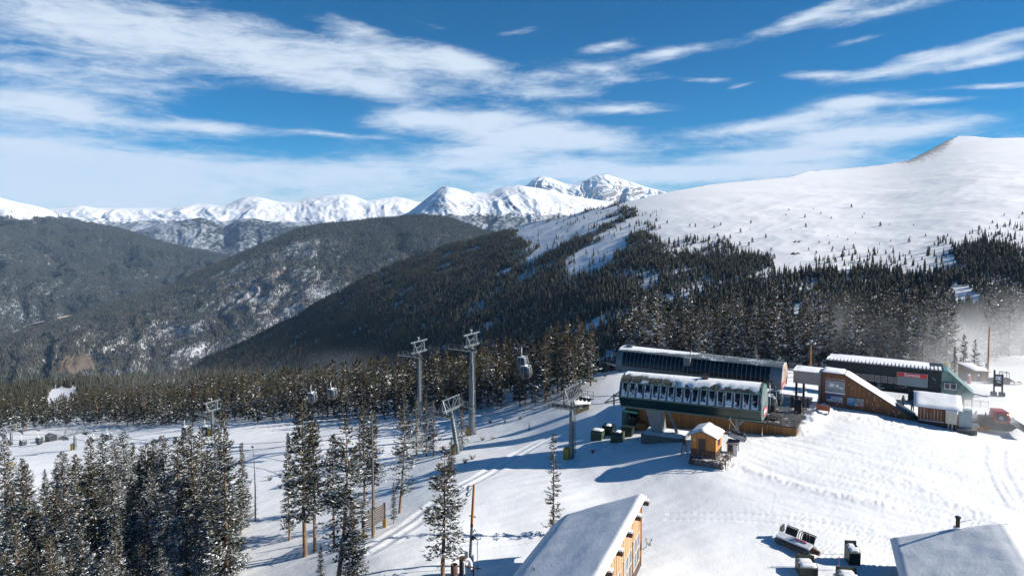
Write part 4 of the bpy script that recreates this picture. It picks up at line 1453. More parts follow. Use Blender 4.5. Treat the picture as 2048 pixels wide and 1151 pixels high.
    b = MB(); b.box(L + .021, L + .05, .5, Wd - .5, 1.62, 1.8); b.box(L + .021, L + .06, .2, .42, .4, 3.3)
    b.box(L + .021, L + .05, 1.1, Wd - 1.1, .0, .14); b.build("end_trim", M_STEEL, T)
    b = MB(); b.box(L + .022, L + .04, 1.2, 2.8, 1.95, 3.3); b.box(L + .022, L + .04, 3.1, 4.9, 1.95, 3.5); b.build("end_glazing", M_GREYP, T)
    b = MB(); b.box(L + .06, L + .10, 1.6, 4.2, .45, 1.35); s = b.build("end_sign", M_RED, T)
    b = MB(); b.box(L + .101, L + .108, 1.95, 3.85, .68, 1.10); b.build("sign_lettering", M_WHITE, s)
    # crown hatch with its little anemometer cluster
    b = MB(); b.box(L * .58, L * .62, 2.7, 3.5, 4.4, 4.75); b.tube([(L * .60, 3.0, 4.7), (L * .60, 3.0, 5.3)], .05, 6)
    b.bar((L * .58, 3.0, 5.1), (L * .63, 3.3, 5.25), .16); b.bar((L * .585, 3.2, 4.9), (L * .61, 2.6, 5.1), .12); b.build("roof_winch", M_BROWNP, T)
    # masts that carry the shell
    b = MB()
    for zt, zb, xt, xb, w in ((.0, -3.75, 4.3, 5.0, 1.2),):
        vs = []
        for x, z, hw in ((xb, zb, w * .62), (xt, zt, w * .95)):
            vs += [(x - hw, 2.2, z), (x + hw, 2.2, z), (x + hw, 4.2, z), (x - hw, 4.2, z)]
        b.add(vs, [(3, 2, 1, 0), (4, 5, 6, 7), (0, 1, 5, 4), (1, 2, 6, 5), (2, 3, 7, 6), (3, 0, 4, 7)])
    b.build("mast", M_GREYP, T)
    b = MB(); b.bar((6.2, 3.0, .0), (7.7, 3.0, -3.75), .34); b.bar((7.0, 2.8, -.1), (6.2, 2.8, -.1), .5); b.build("mast_brace", M_STEEL, T)
    b = MB(); b.bar((L - 3.6, 3.0, .0), (L - 3.6, 3.0, -2.6), .32); b.bar((L - 1.9, 3.0, .0), (L - 3.6, 3.0, -1.6), .28); b.build("mast", M_STEEL, T)
    # rope-side brackets at the downhill end
    b = MB(); b.bar((0, 1.4, .9), (-2.6, 1.4, .1), .18); b.bar((0, 1.4, 2.2), (-2.6, 1.4, .1), .14); b.bar((-1.2, 1.4, 1.5), (-1.2, 1.4, -.2), .2)
    b.bar((0, 5, .9), (-2.6, 5, .1), .18); b.bar((0, 5, 2.2), (-2.6, 5, .1), .14); b.build("rope_bracket", M_STEEL, T)
    # concrete plinth below the mast
    g = MB(); g.box(3.0, 9.0, .8, 5.0, -6.5, -3.72); g.build("plinth", M_CONC, T)
    snow_slab("plinth_snow", [(3.0, .8, -3.72), (9.0, .8, -3.72), (9.0, 5.0, -3.72), (3.0, 5.0, -3.72)], T, t=.12, n=8, over=.0)
    return T


FT = front_terminal()


# ---------------------------------------------------------------- gondola terminal behind it
def gondola_terminal():
    p, q = at(1232.5, 741, 117.2), at(1561, 781, 103.8)
    loc, rz, tilt, L = frame_of(p, q)
    T = thing("gondola_terminal", "long grey gondola terminal with a black ribbed window band and tan end wall", "lift terminal", loc, rz)
    T.rotation_euler = (0, tilt, rz)
    Wd = 6.0
    low = [(.45, 0), (.03, .95), (Wd - .03, .95), (Wd - .45, 0)]
    b = MB(); b.prism(low, .1, L - .1); b.build("lower_skirt", M_GREYP, T)
    pr = [(0, 1.0), (.02, 1.5), (.16, 2.1), (.42, 2.65), (.8, 3.1), (1.1, 3.35)]
    back = [(Wd - y, z) for y, z in pr[::-1]]
    b = MB(); b.prism(pr, 1.0, L - 1.6, closed=False, caps=False, smooth=True); b.prism(back, 1.0, L - 1.6, closed=False, caps=False, smooth=True); b.build("window_band", M_WINB, T, fix=False)
    off = lambda P, d: [(y - d, z + d * .3) for y, z in P]
    for x0, x1 in ((.08, 1.0), (L - 1.6, L - .06)):
        b = MB(); b.prism(pr + back, x0, x1); b.build("end_band", M_GREYP, T)
    b = MB()
    nR = 34
    for i in range(nR + 1):
        x = 1.0 + (L - 2.6) * i / nR
        b.prism(off(pr, .06) + [(y + .05, z - .02) for y, z in pr[::-1]], x - .035, x + .035)
    b.build("window_ribs", M_GREYP, T)
    b = MB(); b.box(0, L, -.05, .12, .92, 1.04); b.box(0, L, .98, 1.22, 3.30, 3.44); b.build("band_trim", M_STEEL, T)
    roof = [(.95, 3.44), (1.6, 3.62), (3.0, 3.78), (4.4, 3.62), (Wd - .95, 3.44)]
    b = MB(); b.prism(roof + [(Wd - .95, 3.36), (.95, 3.36)], -.15, L + .1); b.build("roof", M_ROOFM, T)
    b = MB()
    for i in range(50):
        x = .1 + (L - .2) * i / 49
        b.prism([(y, z + .06) for y, z in roof] + [(y, z - .02) for y, z in roof[::-1]], x - .03, x + .03)
    b.build("roof_seams", M_GREYP, T)
    V = []; xs = np.linspace(.0, L * .5, 50)
    for x in xs:
        fade = max(0.0, 1 - x / (L * .5))
        lo = 1.25 + .25 * float(perlin(np.array([x]), np.array([1.5]), 3)[0]) + 1.2 * (1 - fade) ** 2
        for y in np.linspace(lo, 4.7, 8):
            z = np.interp(y, [c[0] for c in roof], [c[1] for c in roof]); e = min(1, (y - lo) / .3, (4.7 - y) / .3)
            V.append((x, y, z + .02 + .10 * e * (.35 + .65 * fade)))
    b = MB(); b.add(V, grid_faces(50, 8).tolist(), 0, True); b.build("roof_snow", M_SNOWT, T, fix=False)
    # tan end wall toward the deck, with the sign
    endp = low[1:2] + [(.02, 1.0)] + pr[1:] + roof[1:-1] + back[:-1] + [(Wd - .03, .95)] + [(Wd - .45, 0), (.45, 0)]
    b = MB(); b.prism(endp, L - .05, L + .12); e = b.build("end_wall", M_TAN, T)
    b = MB(); b.prism(endp, -.12, .05); b.build("end_wall", M_GREYP, T)
    b = MB()
    pts = [(.45, .0), (.0, .98)] + pr[1:] + roof[1:3]
    for (y1, z1), (y2, z2) in zip(pts[:-1], pts[1:]): b.bar((L + .12, y1, z1), (L + .12, y2, z2), .10, .10)
    b.build("end_trim", M_WHITE, T)
    b = MB(); b.box(L + .121, L + .15, 3.3, 4.3, .5, 2.6); b.build("end_door", mat_plain("tan_door", (.33, .24, .19), .6), T)
    b = MB(); b.box(L + .14, L + .2, .5, 3.0, .18, .98); s = b.build("terminal_sign", M_RED, T)
    text_mesh("sign_lettering", "River Run", .60, M_WHITE, s, (L + .21, 1.75, .58), (math.radians(90), 0, math.radians(90)), width=.95)
    b = MB(); b.tube([(L + .1, 1.9, 3.0), (L + .42, 1.9, 3.0)], [.05, .16], 10); b.build("floodlight", M_WHITE, T)
    # posts, flue and masts on the roof
    b = MB(); x = L * .455
    b.box(x - .55, x + .55, .1, 1.2, 2.2, 3.5); b.build("hatch", M_GREYP, T)
    b = MB(); b.box(.9, 1.9, 2.4, 3.4, 3.7, 4.2); b.tube([(1.5, 2.9, 4.1), (1.5, 2.9, 5.0)], .04, 6); b.bar((.6, 2.8, 4.3), (2.3, 3.1, 4.2), .10); b.build("roof_rigging", M_STEEL, T)
    for fx, h, arm in ((.455, 1.6, 0), (.66, 1.6, .9), (.76, 1.7, .9)):
        b = MB(); b.tube([(L * fx, 2.4, 3.6), (L * fx, 2.4, 3.6 + h)], .05, 6)
        if arm: b.bar((L * fx, 2.4, 3.6 + h), (L * fx + arm, 2.4, 3.62 + h), .10, .12)
        b.build("roof_lamp", M_STEELD, T)
    b = MB(); b.bar((L * .95, 3.0, 3.7), (L * .95, 3.0, 5.2), .06); b.bar((L * .95, 3.0, 4.0), (L * .935, 3.0, 7.4), .05); b.bar((L * .94, 2.8, 3.7), (L * .96, 3.2, 4.8), .06); b.build("antenna", M_STEELD, T)
    # rope horn and windsock-like deflector at the downhill end
    b = MB(); b.add([(-.1, 1.0, .9), (-3.2, 1.4, 1.0), (-.1, 2.6, .2), (-.1, 1.0, .7), (-3.2, 1.4, .85), (-.1, 2.6, .0)], [(0, 1, 2), (5, 4, 3), (0, 3, 4, 1), (1, 4, 5, 2), (2, 5, 3, 0)]); b.build("rope_horn", M_GREYP, T)
    for x in (4.5, L * .5, L - 5):
        b = MB(); b.box(x - .45, x + .45, 2.4, 3.6, -4.6, 0.05); b.build("mast", M_STEELD, T)
    return T, L


GT, GT_L = gondola_terminal()


# ---------------------------------------------------------------- deck between them, railings and what stands on it
DA = at(1593, 857, 93.6); DB = at(1636, 815, 104.0)
DZ = DA.z
deck_dir = Vector((-math.cos(A30), -math.sin(A30), 0))
def deck():
    T = thing("loading_deck", "wet loading deck with a board-clad retaining wall below the lift terminals", "deck", (DA.x, DA.y, DZ), A30)
    b = MB(); b.box(-25, 0, .12, 19, -.30, 0); b.build("deck_floor", M_DECK, T)
    b = MB(); b.box(-25, 0.0, .0, .12, -3.2, .06); b.build("retaining_wall", M_WOODW, T)
    b = MB(); b.box(-.12, .0, .12, 10, -2.5, -.02); b.build("side_wall", M_WOODW, T)
    b = MB(); b.box(-25, .04, -.10, .1, .06, .20); b.build("curb", M_STEELD, T)
    snow_slab("deck_snow", [(-9, 4.5, .0), (-4.5, 4.5, .0), (-4.5, 7, .0), (-9, 7, .0)], T, t=.06, n=8, over=0)
    return T


deck()


def railing(p, q, label, n=4, h=1.1, cat="railing", group=None, mat=None, rails=4):
    p, q = Vector(p), Vector(q)
    d = q - p
    T = thing("deck_railing", label, cat, tuple(p), math.atan2(d.y, d.x), group)
    L = math.hypot(d.x, d.y); s = d.z
    for i in range(n + 1):
        b = MB(); f = i / n; b.box(L * f - .04, L * f + .04, -.04, .04, s * f - .1, s * f + h); b.build("post", mat or M_STEELD, T)
    b = MB()
    for k in range(rails): b.bar((0, 0, h * (k + 1) / rails), (L, 0, s + h * (k + 1) / rails), .05)
    b.build("rails", mat or M_STEELD, T)
    return T


def on_deck(x, y, z=0.0): return Vector((DA.x, DA.y, DZ + z)) + AX * x + AY * y


railing(on_deck(-7.5, .3), on_deck(-.3, .3), "black pipe railing along the front edge of the deck, snow on its rails", 4)
railing(on_deck(-7.0, 14.2), on_deck(-1.2, 14.0), "dark railing at the back of the deck under the gondola terminal end", 4, group=None)
railing(on_deck(1.2, 13.8), on_deck(4.2, 13.4), "short dark railing behind the black canopy posts", 2)

T = thing("ski_rack", "silver ski rack of slanted bars standing on the wet deck", "ski rack", tuple(on_deck(-2.3, 5.2)), A30)
b = MB()
for i in range(4): b.bar((i * .38, 0, .1), (i * .38 + .5, .3, 1.0), .07)
b.build("slanted_bars", M_STEEL, T)
b = MB(); b.bar((0, 0, .45), (1.6, 0, .45), .05); b.bar((.5, .3, .98), (1.9, .3, .98), .05); b.build("cross_bars", M_STEEL, T)
for x in (.05, 1.55):
    b = MB(); b.bar((x, -.05, 0), (x, .05, .8), .06); b.build("leg", M_STEEL, T)
T = thing("handrail", "low silver handrail leading off the deck beside the ski rack", "handrail", tuple(on_deck(-1.6, 2.6)), A30)
b = MB(); b.bar((0, 0, .2), (1.5, 1.6, 1.0), .06); b.bar((.3, 0, .2), (1.8, 1.6, 1.0), .06); b.build("rails", M_STEEL, T)
b = MB(); b.bar((1.5, 1.6, 0), (1.5, 1.6, 1.0), .06); b.bar((1.8, 1.6, 0), (1.8, 1.6, 1.0), .06); b.build("posts", M_STEEL, T)
T = thing("kiosk_cabinet", "black sloping-topped cabinet on the deck by the canopy posts", "cabinet", tuple(on_deck(-.9, 8.0)), A30)
b = MB(); b.prism([(0, 0), (1.0, 0), (1.0, 1.9), (.55, 1.9), (0, 1.35)], -.5, .5); b.build("body", M_BLACK, T)
b = MB(); b.box(-.46, .46, .56, .98, 1.901, 1.93); b.build("lid", M_STEELD, T)
T = thing("turnstile_gate", "dark brown boarding gate posts under the canopy", "gate", tuple(on_deck(-2.4, 12.0)), A30)
for i in range(4):
    b = MB(); b.box(i * .75, i * .75 + .35, 0, .3, 0, 1.45); b.build("post", M_BROWNP, T)
T = thing("orange_barrier", "dull orange barrier panel at the foot of the wooden building", "barrier", tuple(on_deck(1.4, 10.2)), A30)
b = MB(); b.box(0, 1.9, 0, .1, .35, 1.15); b.build("panel", mat_plain("faded_orange", (.33, .09, .045), .7), T)
b = MB(); b.box(.1, .2, -.25, .35, 0, .35); b.box(1.7, 1.8, -.25, .35, 0, .35); b.build("feet", M_STEELD, T)
for i, (x, lab) in enumerate(((-3.0, "dark plank bench lying on the deck by the front railing"),)):
    T = thing("plank_bench", lab, "bench", tuple(on_deck(x - 1.6, 2.4)), A30)
    b = MB()
    for k in range(4): b.box(k * .5, k * .5 + .36, 0, 1.3, .38, .46)
    b.build("seat_planks", M_STEELD, T)
    b = MB(); b.box(.1, .2, .1, 1.2, 0, .38); b.box(1.6, 1.7, .1, 1.2, 0, .38); b.build("supports", M_STEELD, T)


# ---------------------------------------------------------------- canopy link and the brown boarded building
FP, FQ = at(1643.5, 811, 106.2), at(1835, 843, 99.6)
F_loc, F_rz, F_tilt, F_L = frame_of(FP, FQ)
F_AX = Vector((math.cos(F_rz), math.sin(F_rz), 0)); F_AY = Vector((-math.sin(F_rz), math.cos(F_rz), 0))


def brown_building():
    zs = FQ.z - FP.z
    T = thing("ticket_building", "red-brown boarded building whose snowy roof ramps down to the ground", "building", tuple(FP), F_rz)
    L = F_L; xf = 3.15; h = 5.25; D = 3.2
    def zb(x): return zs * x / L - .5
    # the wall outline in local x, z
    out = [(0, zb(0)), (L, zb(L)), (L, zs + .12), (xf, h), (0, h + .05)]
    def wallprism(y0, y1):
        b = MB(); n = len(out)
        vs = [(x, y0, z) for x, z in out] + [(x, y1, z) for x, z in out]
        b.add(vs, [tuple(range(n))[::-1], tuple(range(n, 2 * n))] + [(i, (i + 1) % n, n + (i + 1) % n, n + i) for i in range(n)])
        return b
    wallprism(0, D).build("walls", M_WOODR, T)
    b = MB(); b.slab([(-.15, -.2, h + .22), (xf, -.2, h + .17), (xf, D + .2, h + .17), (-.15, D + .2, h + .22)], .16)
    b.slab([(xf, -.2, h + .17), (L * .98, -.2, zs + .42), (L * .98, D + .2, zs + .42), (xf, D + .2, h + .17)], .16); b.build("roof", M_STEELD, T)
    snow_slab("flat_roof_snow", [(-.15, -.2, h + .22), (xf, -.2, h + .17), (xf, D + .2, h + .17), (-.15, D + .2, h + .22)], T, t=.22, n=10, seed=3, over=.04)
    f = .73
    xe, ze = xf + (L * .98 - xf) * f, h + .17 + (zs + .42 - h - .17) * f
    snow_slab("ramp_snow", [(xf, -.2, h + .17), (xe, -.2, ze), (xe, D + .1, ze), (xf, D + .1, h + .17)], T, t=.16, n=16, seed=5, over=.02, mat=M_RAMPSNOW)
    # window
    b = MB(); b.box(.45, 3.2, -.08, .02, 2.25, 2.37); b.box(.45, 3.2, -.08, .02, 4.1, 4.22); b.box(.45, .55, -.08, .02, 2.37, 4.1); b.box(3.1, 3.2, -.08, .02, 2.37, 4.1); b.box(1.8, 1.88, -.07, .02, 2.37, 4.1)
    w = b.build("window", M_GREYW, T)
    b = MB(); b.box(.55, 3.1, -.03, -.005, 2.37, 4.1); b.build("pane", M_WINP, w)
    b = MB(); b.box(1.05, 1.72, -.045, -.033, 3.2, 3.75); b.box(1.95, 2.35, -.045, -.033, 3.15, 3.65); b.box(2.4, 3.05, -.045, -.033, 3.05, 3.25); b.build("paper_notice", M_WHITE, w)
    b = MB(); b.box(.42, 3.25, -.18, -.08, 2.22, 2.45); b.build("sill_snow", M_RIME, w)
    # the two boards
    b = MB(); b.box(.58, 3.0, -.10, -.002, .78, 2.08); m = b.build("map_board", M_BROWNP, T)
    b = MB(); b.box(.66, 2.92, -.115, -.101, .86, 2.0); b.build("board_face", M_PALEP, m)
    b = MB(); b.box(.67, 2.9, -.122, -.116, 1.72, 1.99); b.box(.67, 1.3, -.122, -.116, 1.3, 1.72); b.build("blue_heading", M_NAVYP, m)
    b = MB()
    for k in range(4): b.box(1.42, 2.75 - .2 * (k % 2), -.122, -.116, 1.56 - .12 * k, 1.60 - .12 * k)
    b.build("text_lines", M_NAVYP, m)
    for xa, xb in ((2.2, 2.38), (2.58, 2.74)):
        b = MB(); b.box(xa, xb, -.122, -.116, .95, 1.15); b.build("yellow_mark", M_YELLOW, m)
    b = MB(); b.box(3.45, 5.95, -.10, -.002, .62, 1.98); m = b.build("picture_board", M_BROWNP, T)
    b = MB(); b.add([(3.52, -.112, .7), (4.62, -.112, .7), (4.85, -.112, 1.9), (3.52, -.112, 1.9)], [(0, 1, 2, 3)]); b.build("blue_field", M_BLUEP, m)
    b = MB(); b.add([(4.62, -.112, .7), (5.88, -.112, .7), (5.88, -.112, 1.9), (4.85, -.112, 1.9)], [(0, 1, 2, 3)]); b.build("picture_field", M_PHOTO, m)
    b = MB(); b.box(4.7, 5.88, -.12, -.113, .7, .92); b.build("pale_strip", M_PALEP, m)
    b = MB(); b.box(5.1, 5.85, -.127, -.121, .73, .88); b.build("red_strip", M_RED, m)
    b = MB(); b.box(3.62, 4.6, -.12, -.113, 1.62, 1.70)
    for k in range(3): b.box(3.62, 4.3, -.12, -.113, 1.42 - .12 * k, 1.46 - .12 * k)
    b.build("text_lines", M_PALEP, m)
    b = MB(); b.box(-.16, .02, -.06, .12, zb(0), h + .05); b.build("corner_post", M_STEELD, T)
    # snow lodged on the boards' joints
    b = MB(); r = random.Random(4)
    for k in range(26):
        x = r.uniform(.3, L - 1.5); zmax = h - .3 if x < xf else h + (zs - h) * (x - xf) / (L - xf) - .25
        z0 = r.uniform(zb(x) + .5, max(zb(x) + .6, zmax)); b.box(x, x + .03, -.035, .0, z0, min(z0 + r.uniform(.2, .8), zmax))
    for k in range(9): b.box(.4 + k * .32, .62 + k * .32, -.06, .0, 4.42, 4.5)
    b.build("streak_snow", M_RIME, T)
    return T


M_RAMPSNOW = dusted("ramp_snow_patchy", (.05, .055, .065), .63, .9, .5, stretch=(.5, 1, 1))
brown_building()


def canopy_link():
    x0 = at(1591, 742, 108.0); x1 = at(1642, 745, 106.4)
    T = thing("canopy_link", "grey canopy on black posts joining the gondola terminal and boarded building", "canopy", (FP.x, FP.y, FP.z), F_rz)
    b = MB(); b.box(-4.3, -.16, .3, 4.0, 3.1, 4.95); b.build("fascia", M_GREYW, T)
    b = MB(); b.box(-4.4, -.1, .1, 4.2, 4.95, 5.07); b.build("roof", M_GREYP, T)
    b = MB()
    for k in range(14): b.box(-4.35 + .31 * k, -4.17 + .31 * k, .05, 4.2, 5.07, 5.20)
    b.build("ridged_snow", M_SNOWT, T)
    snow_slab("roof_snow", [(-4.35, .8, 5.08), (-.15, .8, 5.08), (-.15, 4.2, 5.2), (-4.35, 4.2, 5.2)], T, t=.12, n=8, over=0)
    for x, y in ((-3.9, .8), (-2.8, .8)):
        b = MB(); b.box(x - .16, x + .16, y, y + .3, -.6, 3.1); b.build("post", M_BLACK, T)
    b = MB(); b.box(-.62, -.16, .5, 1.4, -.6, 3.1); b.build("pier", M_GREYP, T)
    return T


canopy_link()


# ---------------------------------------------------------------- third terminal
def summit_terminal():
    # roof edge line is what shows; the shell hangs below it
    p, q = at(1657.7, 719, 124.9), at(1884, 739, 116.0)
    loc, rz, tilt, L = frame_of(p, q)
    H = 5.2
    T = thing("summit_terminal", "dark iced lift terminal with a snow-ribbed roof behind the boarded building", "lift terminal", (p.x, p.y, p.z - H), rz)
    Wd = 6.0
    b = MB(); b.prism([(1.0, .3), (.25, 1.9), (Wd - .25, 1.9), (Wd - 1.0, .3)], 0, L); b.build("lower_shell", M_DKGRN, T)
    b = MB(); b.prism([(.25, 1.9), (.2, 3.1), (.0, H - .1), (Wd, H - .1), (Wd - .2, 3.1), (Wd - .25, 1.9)], 0, L); b.build("upper_shell", M_DKGRN, T)
    for i in range(13):
        x0 = 1.5 + i * 1.02
        if x0 > L * .62: break
        b = MB(); b.box(x0, x0 + .74, .10, .30, 2.15, 3.15); w = b.build("window", M_GLASS, T)
        b = MB(); b.box(x0 - .06, x0, .06, .28, 2.1, 3.2); b.box(x0 + .74, x0 + .8, .06, .28, 2.1, 3.2); b.box(x0, x0 + .74, .06, .28, 2.06, 2.15); b.box(x0, x0 + .74, .06, .28, 3.15, 3.22)
        b.build("window_frame", M_GCAB, w)
    b = MB(); b.box(-.4, L + .3, -.35, Wd + .35, H - .1, H + .06); b.build("roof", M_STEELD, T)
    b = MB()
    for k in range(31):
        x = -.35 + (L + .5) * k / 31
        y1 = random.uniform(1.8, 2.6)
        b.box(x, x + .36, -.42, y1, H + .07, H + .26)
    b.build("ribbed_snow", M_SNOWT, T)
    snow_slab("roof_snow", [(-.2, 1.6, H + .08), (L * .9, 1.6, H + .08), (L * .9, Wd, H + .08), (-.2, Wd, H + .08)], T, t=.16, n=10, over=0)
    # sign with a pale board under it
    x0 = L * .625; x1 = L * .88
    b = MB(); b.box(x0, x1, -.14, .06, 3.55, 4.25); s = b.build("terminal_sign", M_RED, T)
    text_mesh("sign_lettering", "Summit", .78, M_WHITE, s, ((x0 + x1) / 2, -.155, 3.90), (math.radians(90), 0, 0), width=1.0)
    b = MB(); b.box(x0 - .08, x1 + .08, -.10, .0, 4.25, 4.33); b.box(x1, x1 + .08, -.1, .0, 1.95, 4.25); b.box(x0 - .08, x0, -.1, .0, 3.5, 4.25); b.build("sign_frame", M_GCAB, T)
    b = MB(); b.box(x0, x1, .0, .12, 1.95, 3.5); b.build("frosted_panel", dusted("frost_sheet", (.16, .22, .26), .30, .8, .4), T)
    # glazed nose dropping toward the lift line
    nz = 4.8
    b = MB()
    A = [(L, .1, H - .05), (L + .9, .5, H - .1), (L + nz, 1.0, 1.4), (L + nz - .2, 1.1, .6), (L, .9, .3)]
    B = [(x, Wd - y, z) for x, y, z in A]
    n = len(A)
    b.add(A + B, [tuple(range(n)), tuple(range(n, 2 * n))[::-1]] + [(i, (i + 1) % n, n + (i + 1) % n, n + i) for i in range(n)])
    b.build("nose", M_TEALG, T)
    b = MB()
    for (p1, p2) in ((A[1], A[2]), (A[0], A[1])):
        b.bar((p1[0], p1[1] - .06, p1[2]), (p2[0], p2[1] - .06, p2[2]), .12)
    for f in (.25, .5, .75):
        q1 = Vector(A[1]).lerp(Vector(A[2]), f); b.bar(q1 + Vector((0, -.06, .02)), (L + .6 + f * 2.2, .75, .45), .08)
    b.build("nose_ribs", G_GREENL, T)
    b = MB(); b.box(L + .4, L + 2.2, .28, .42, 2.05, 3.1); w = b.build("nose_window", M_WHITE, T)
    b = MB(); b.box(L + .5, L + 1.2, .22, .27, 2.15, 3.0); b.box(L + 1.35, L + 2.1, .22, .27, 2.15, 3.0); b.build("pane", M_GLASS, w)
    b = MB(); b.bar((L + nz - .2, 3, 1.2), (L + nz + 2.0, 3, .9), .18); b.build("tail_arm", M_STEELD, T)
    for x in (L * .35, L * .75):
        b = MB(); b.box(x - .5, x + .5, 2.4, 3.6, -4.0, .35); b.build("mast", M_STEELD, T)
    return T, p, q, L


ST, ST_p, ST_q, ST_L = summit_terminal()


# ---------------------------------------------------------------- boarded hut with a big snow roof, cabinets beside it
def snow_hut():
    p = at(1836, 845, 99.0); q = at(1893, 853, 96.8)
    T = thing("pump_hut", "small brown boarded hut under a thick sheet of snow, beside grey cabinets", "hut", (p.x, p.y, p.z), A30)
    L = 4.6; D = 3.6; h = 2.6
    b = MB(); b.prism([(0, -.5), (D, -.5), (D, h + .9), (0, h)], 0, L); b.build("walls", M_WOODR, T)
    b = MB(); b.box(-.02, L + .02, -.05, .0, -.4, .5); b.build("skirting", M_BROWNP, T)
    b = MB(); b.slab([(-.55, -.55, h + .02), (L + .75, -.55, h + .02), (L + .75, D + .5, h + 1.12), (-.55, D + .5, h + 1.12)], .12); b.build("roof", M_TIMBER, T)
    snow_slab("roof_snow", [(-.6, -.6, h + .03), (L + .8, -.6, h + .03), (L + .8, D + .6, h + 1.2), (-.6, D + .6, h + 1.2)], T, t=.20, n=16, seed=8, over=.02)
    b = MB(); b.box(3.4, 4.4, -.03, -.001, .6, 2.4); b.build("grey_panel", M_GCAB, T)
    b = MB(); r = random.Random(2)
    for k in range(7): b.box(.3 + k * .42, .33 + k * .42, -.03, 0, .62, r.uniform(1.6, 2.4))
    b.box(.1, 3.2, -.09, -.05, .5, .58); b.build("streak_snow", M_RIME, T)
    T2 = thing("meter_cabinet", "beige metal cabinet on two posts in front of the snow-roofed hut", "cabinet", tuple(p + AX * 3.35 + AY * -.75), A30)
    b = MB(); b.box(0, 1.35, 0, .5, .65, 2.35); b.build("body", M_BEIGE, T2)
    b = MB(); b.box(.05, 1.3, -.02, -.001, .7, 2.3); b.build("door", M_BEIGE, T2)
    b = MB(); b.prism([(-.03, 2.35), (.55, 2.35), (.45, 2.52), (.05, 2.52)], -.03, 1.38); b.build("snow_cap", M_SNOWT, T2)
    for x in (.3, .75):
        b = MB(); b.box(x, x + .18, .15, .35, -.4, .65); b.build("post", M_GCAB, T2)
    T3 = thing("power_cabinet", "tall grey metal cabinet on a slab beside the snow-roofed hut", "cabinet", tuple(p + AX * 4.95 + AY * -.25), A30)
    b = MB(); b.box(0, 1.6, 0, 1.2, .15, 2.75); b.build("body", M_GCAB, T3)
    b = MB(); b.box(.06, .78, -.02, -.001, .25, 2.65); b.box(.82, 1.54, -.02, -.001, .25, 2.65); b.build("doors", M_GCAB, T3)
    b = MB(); b.box(-.2, 2.2, -.6, 1.4, -.5, .15); b.build("slab", M_CONC, T3)
    T4 = thing("plank_stack", "scrap planks leaning in the snow beside the tall grey cabinet", "planks", tuple(p + AX * 7.0 + AY * .4), A30)
    b = MB(); b.bar((0, 0, .1), (1.6, .5, .6), .28, .06); b.bar((.2, -.3, .05), (1.9, -.2, .35), .24, .06); b.bar((-.2, -.4, .1), (1.0, .7, .25), .22, .06); b.build("planks", M_WOODS, T4)


snow_hut()

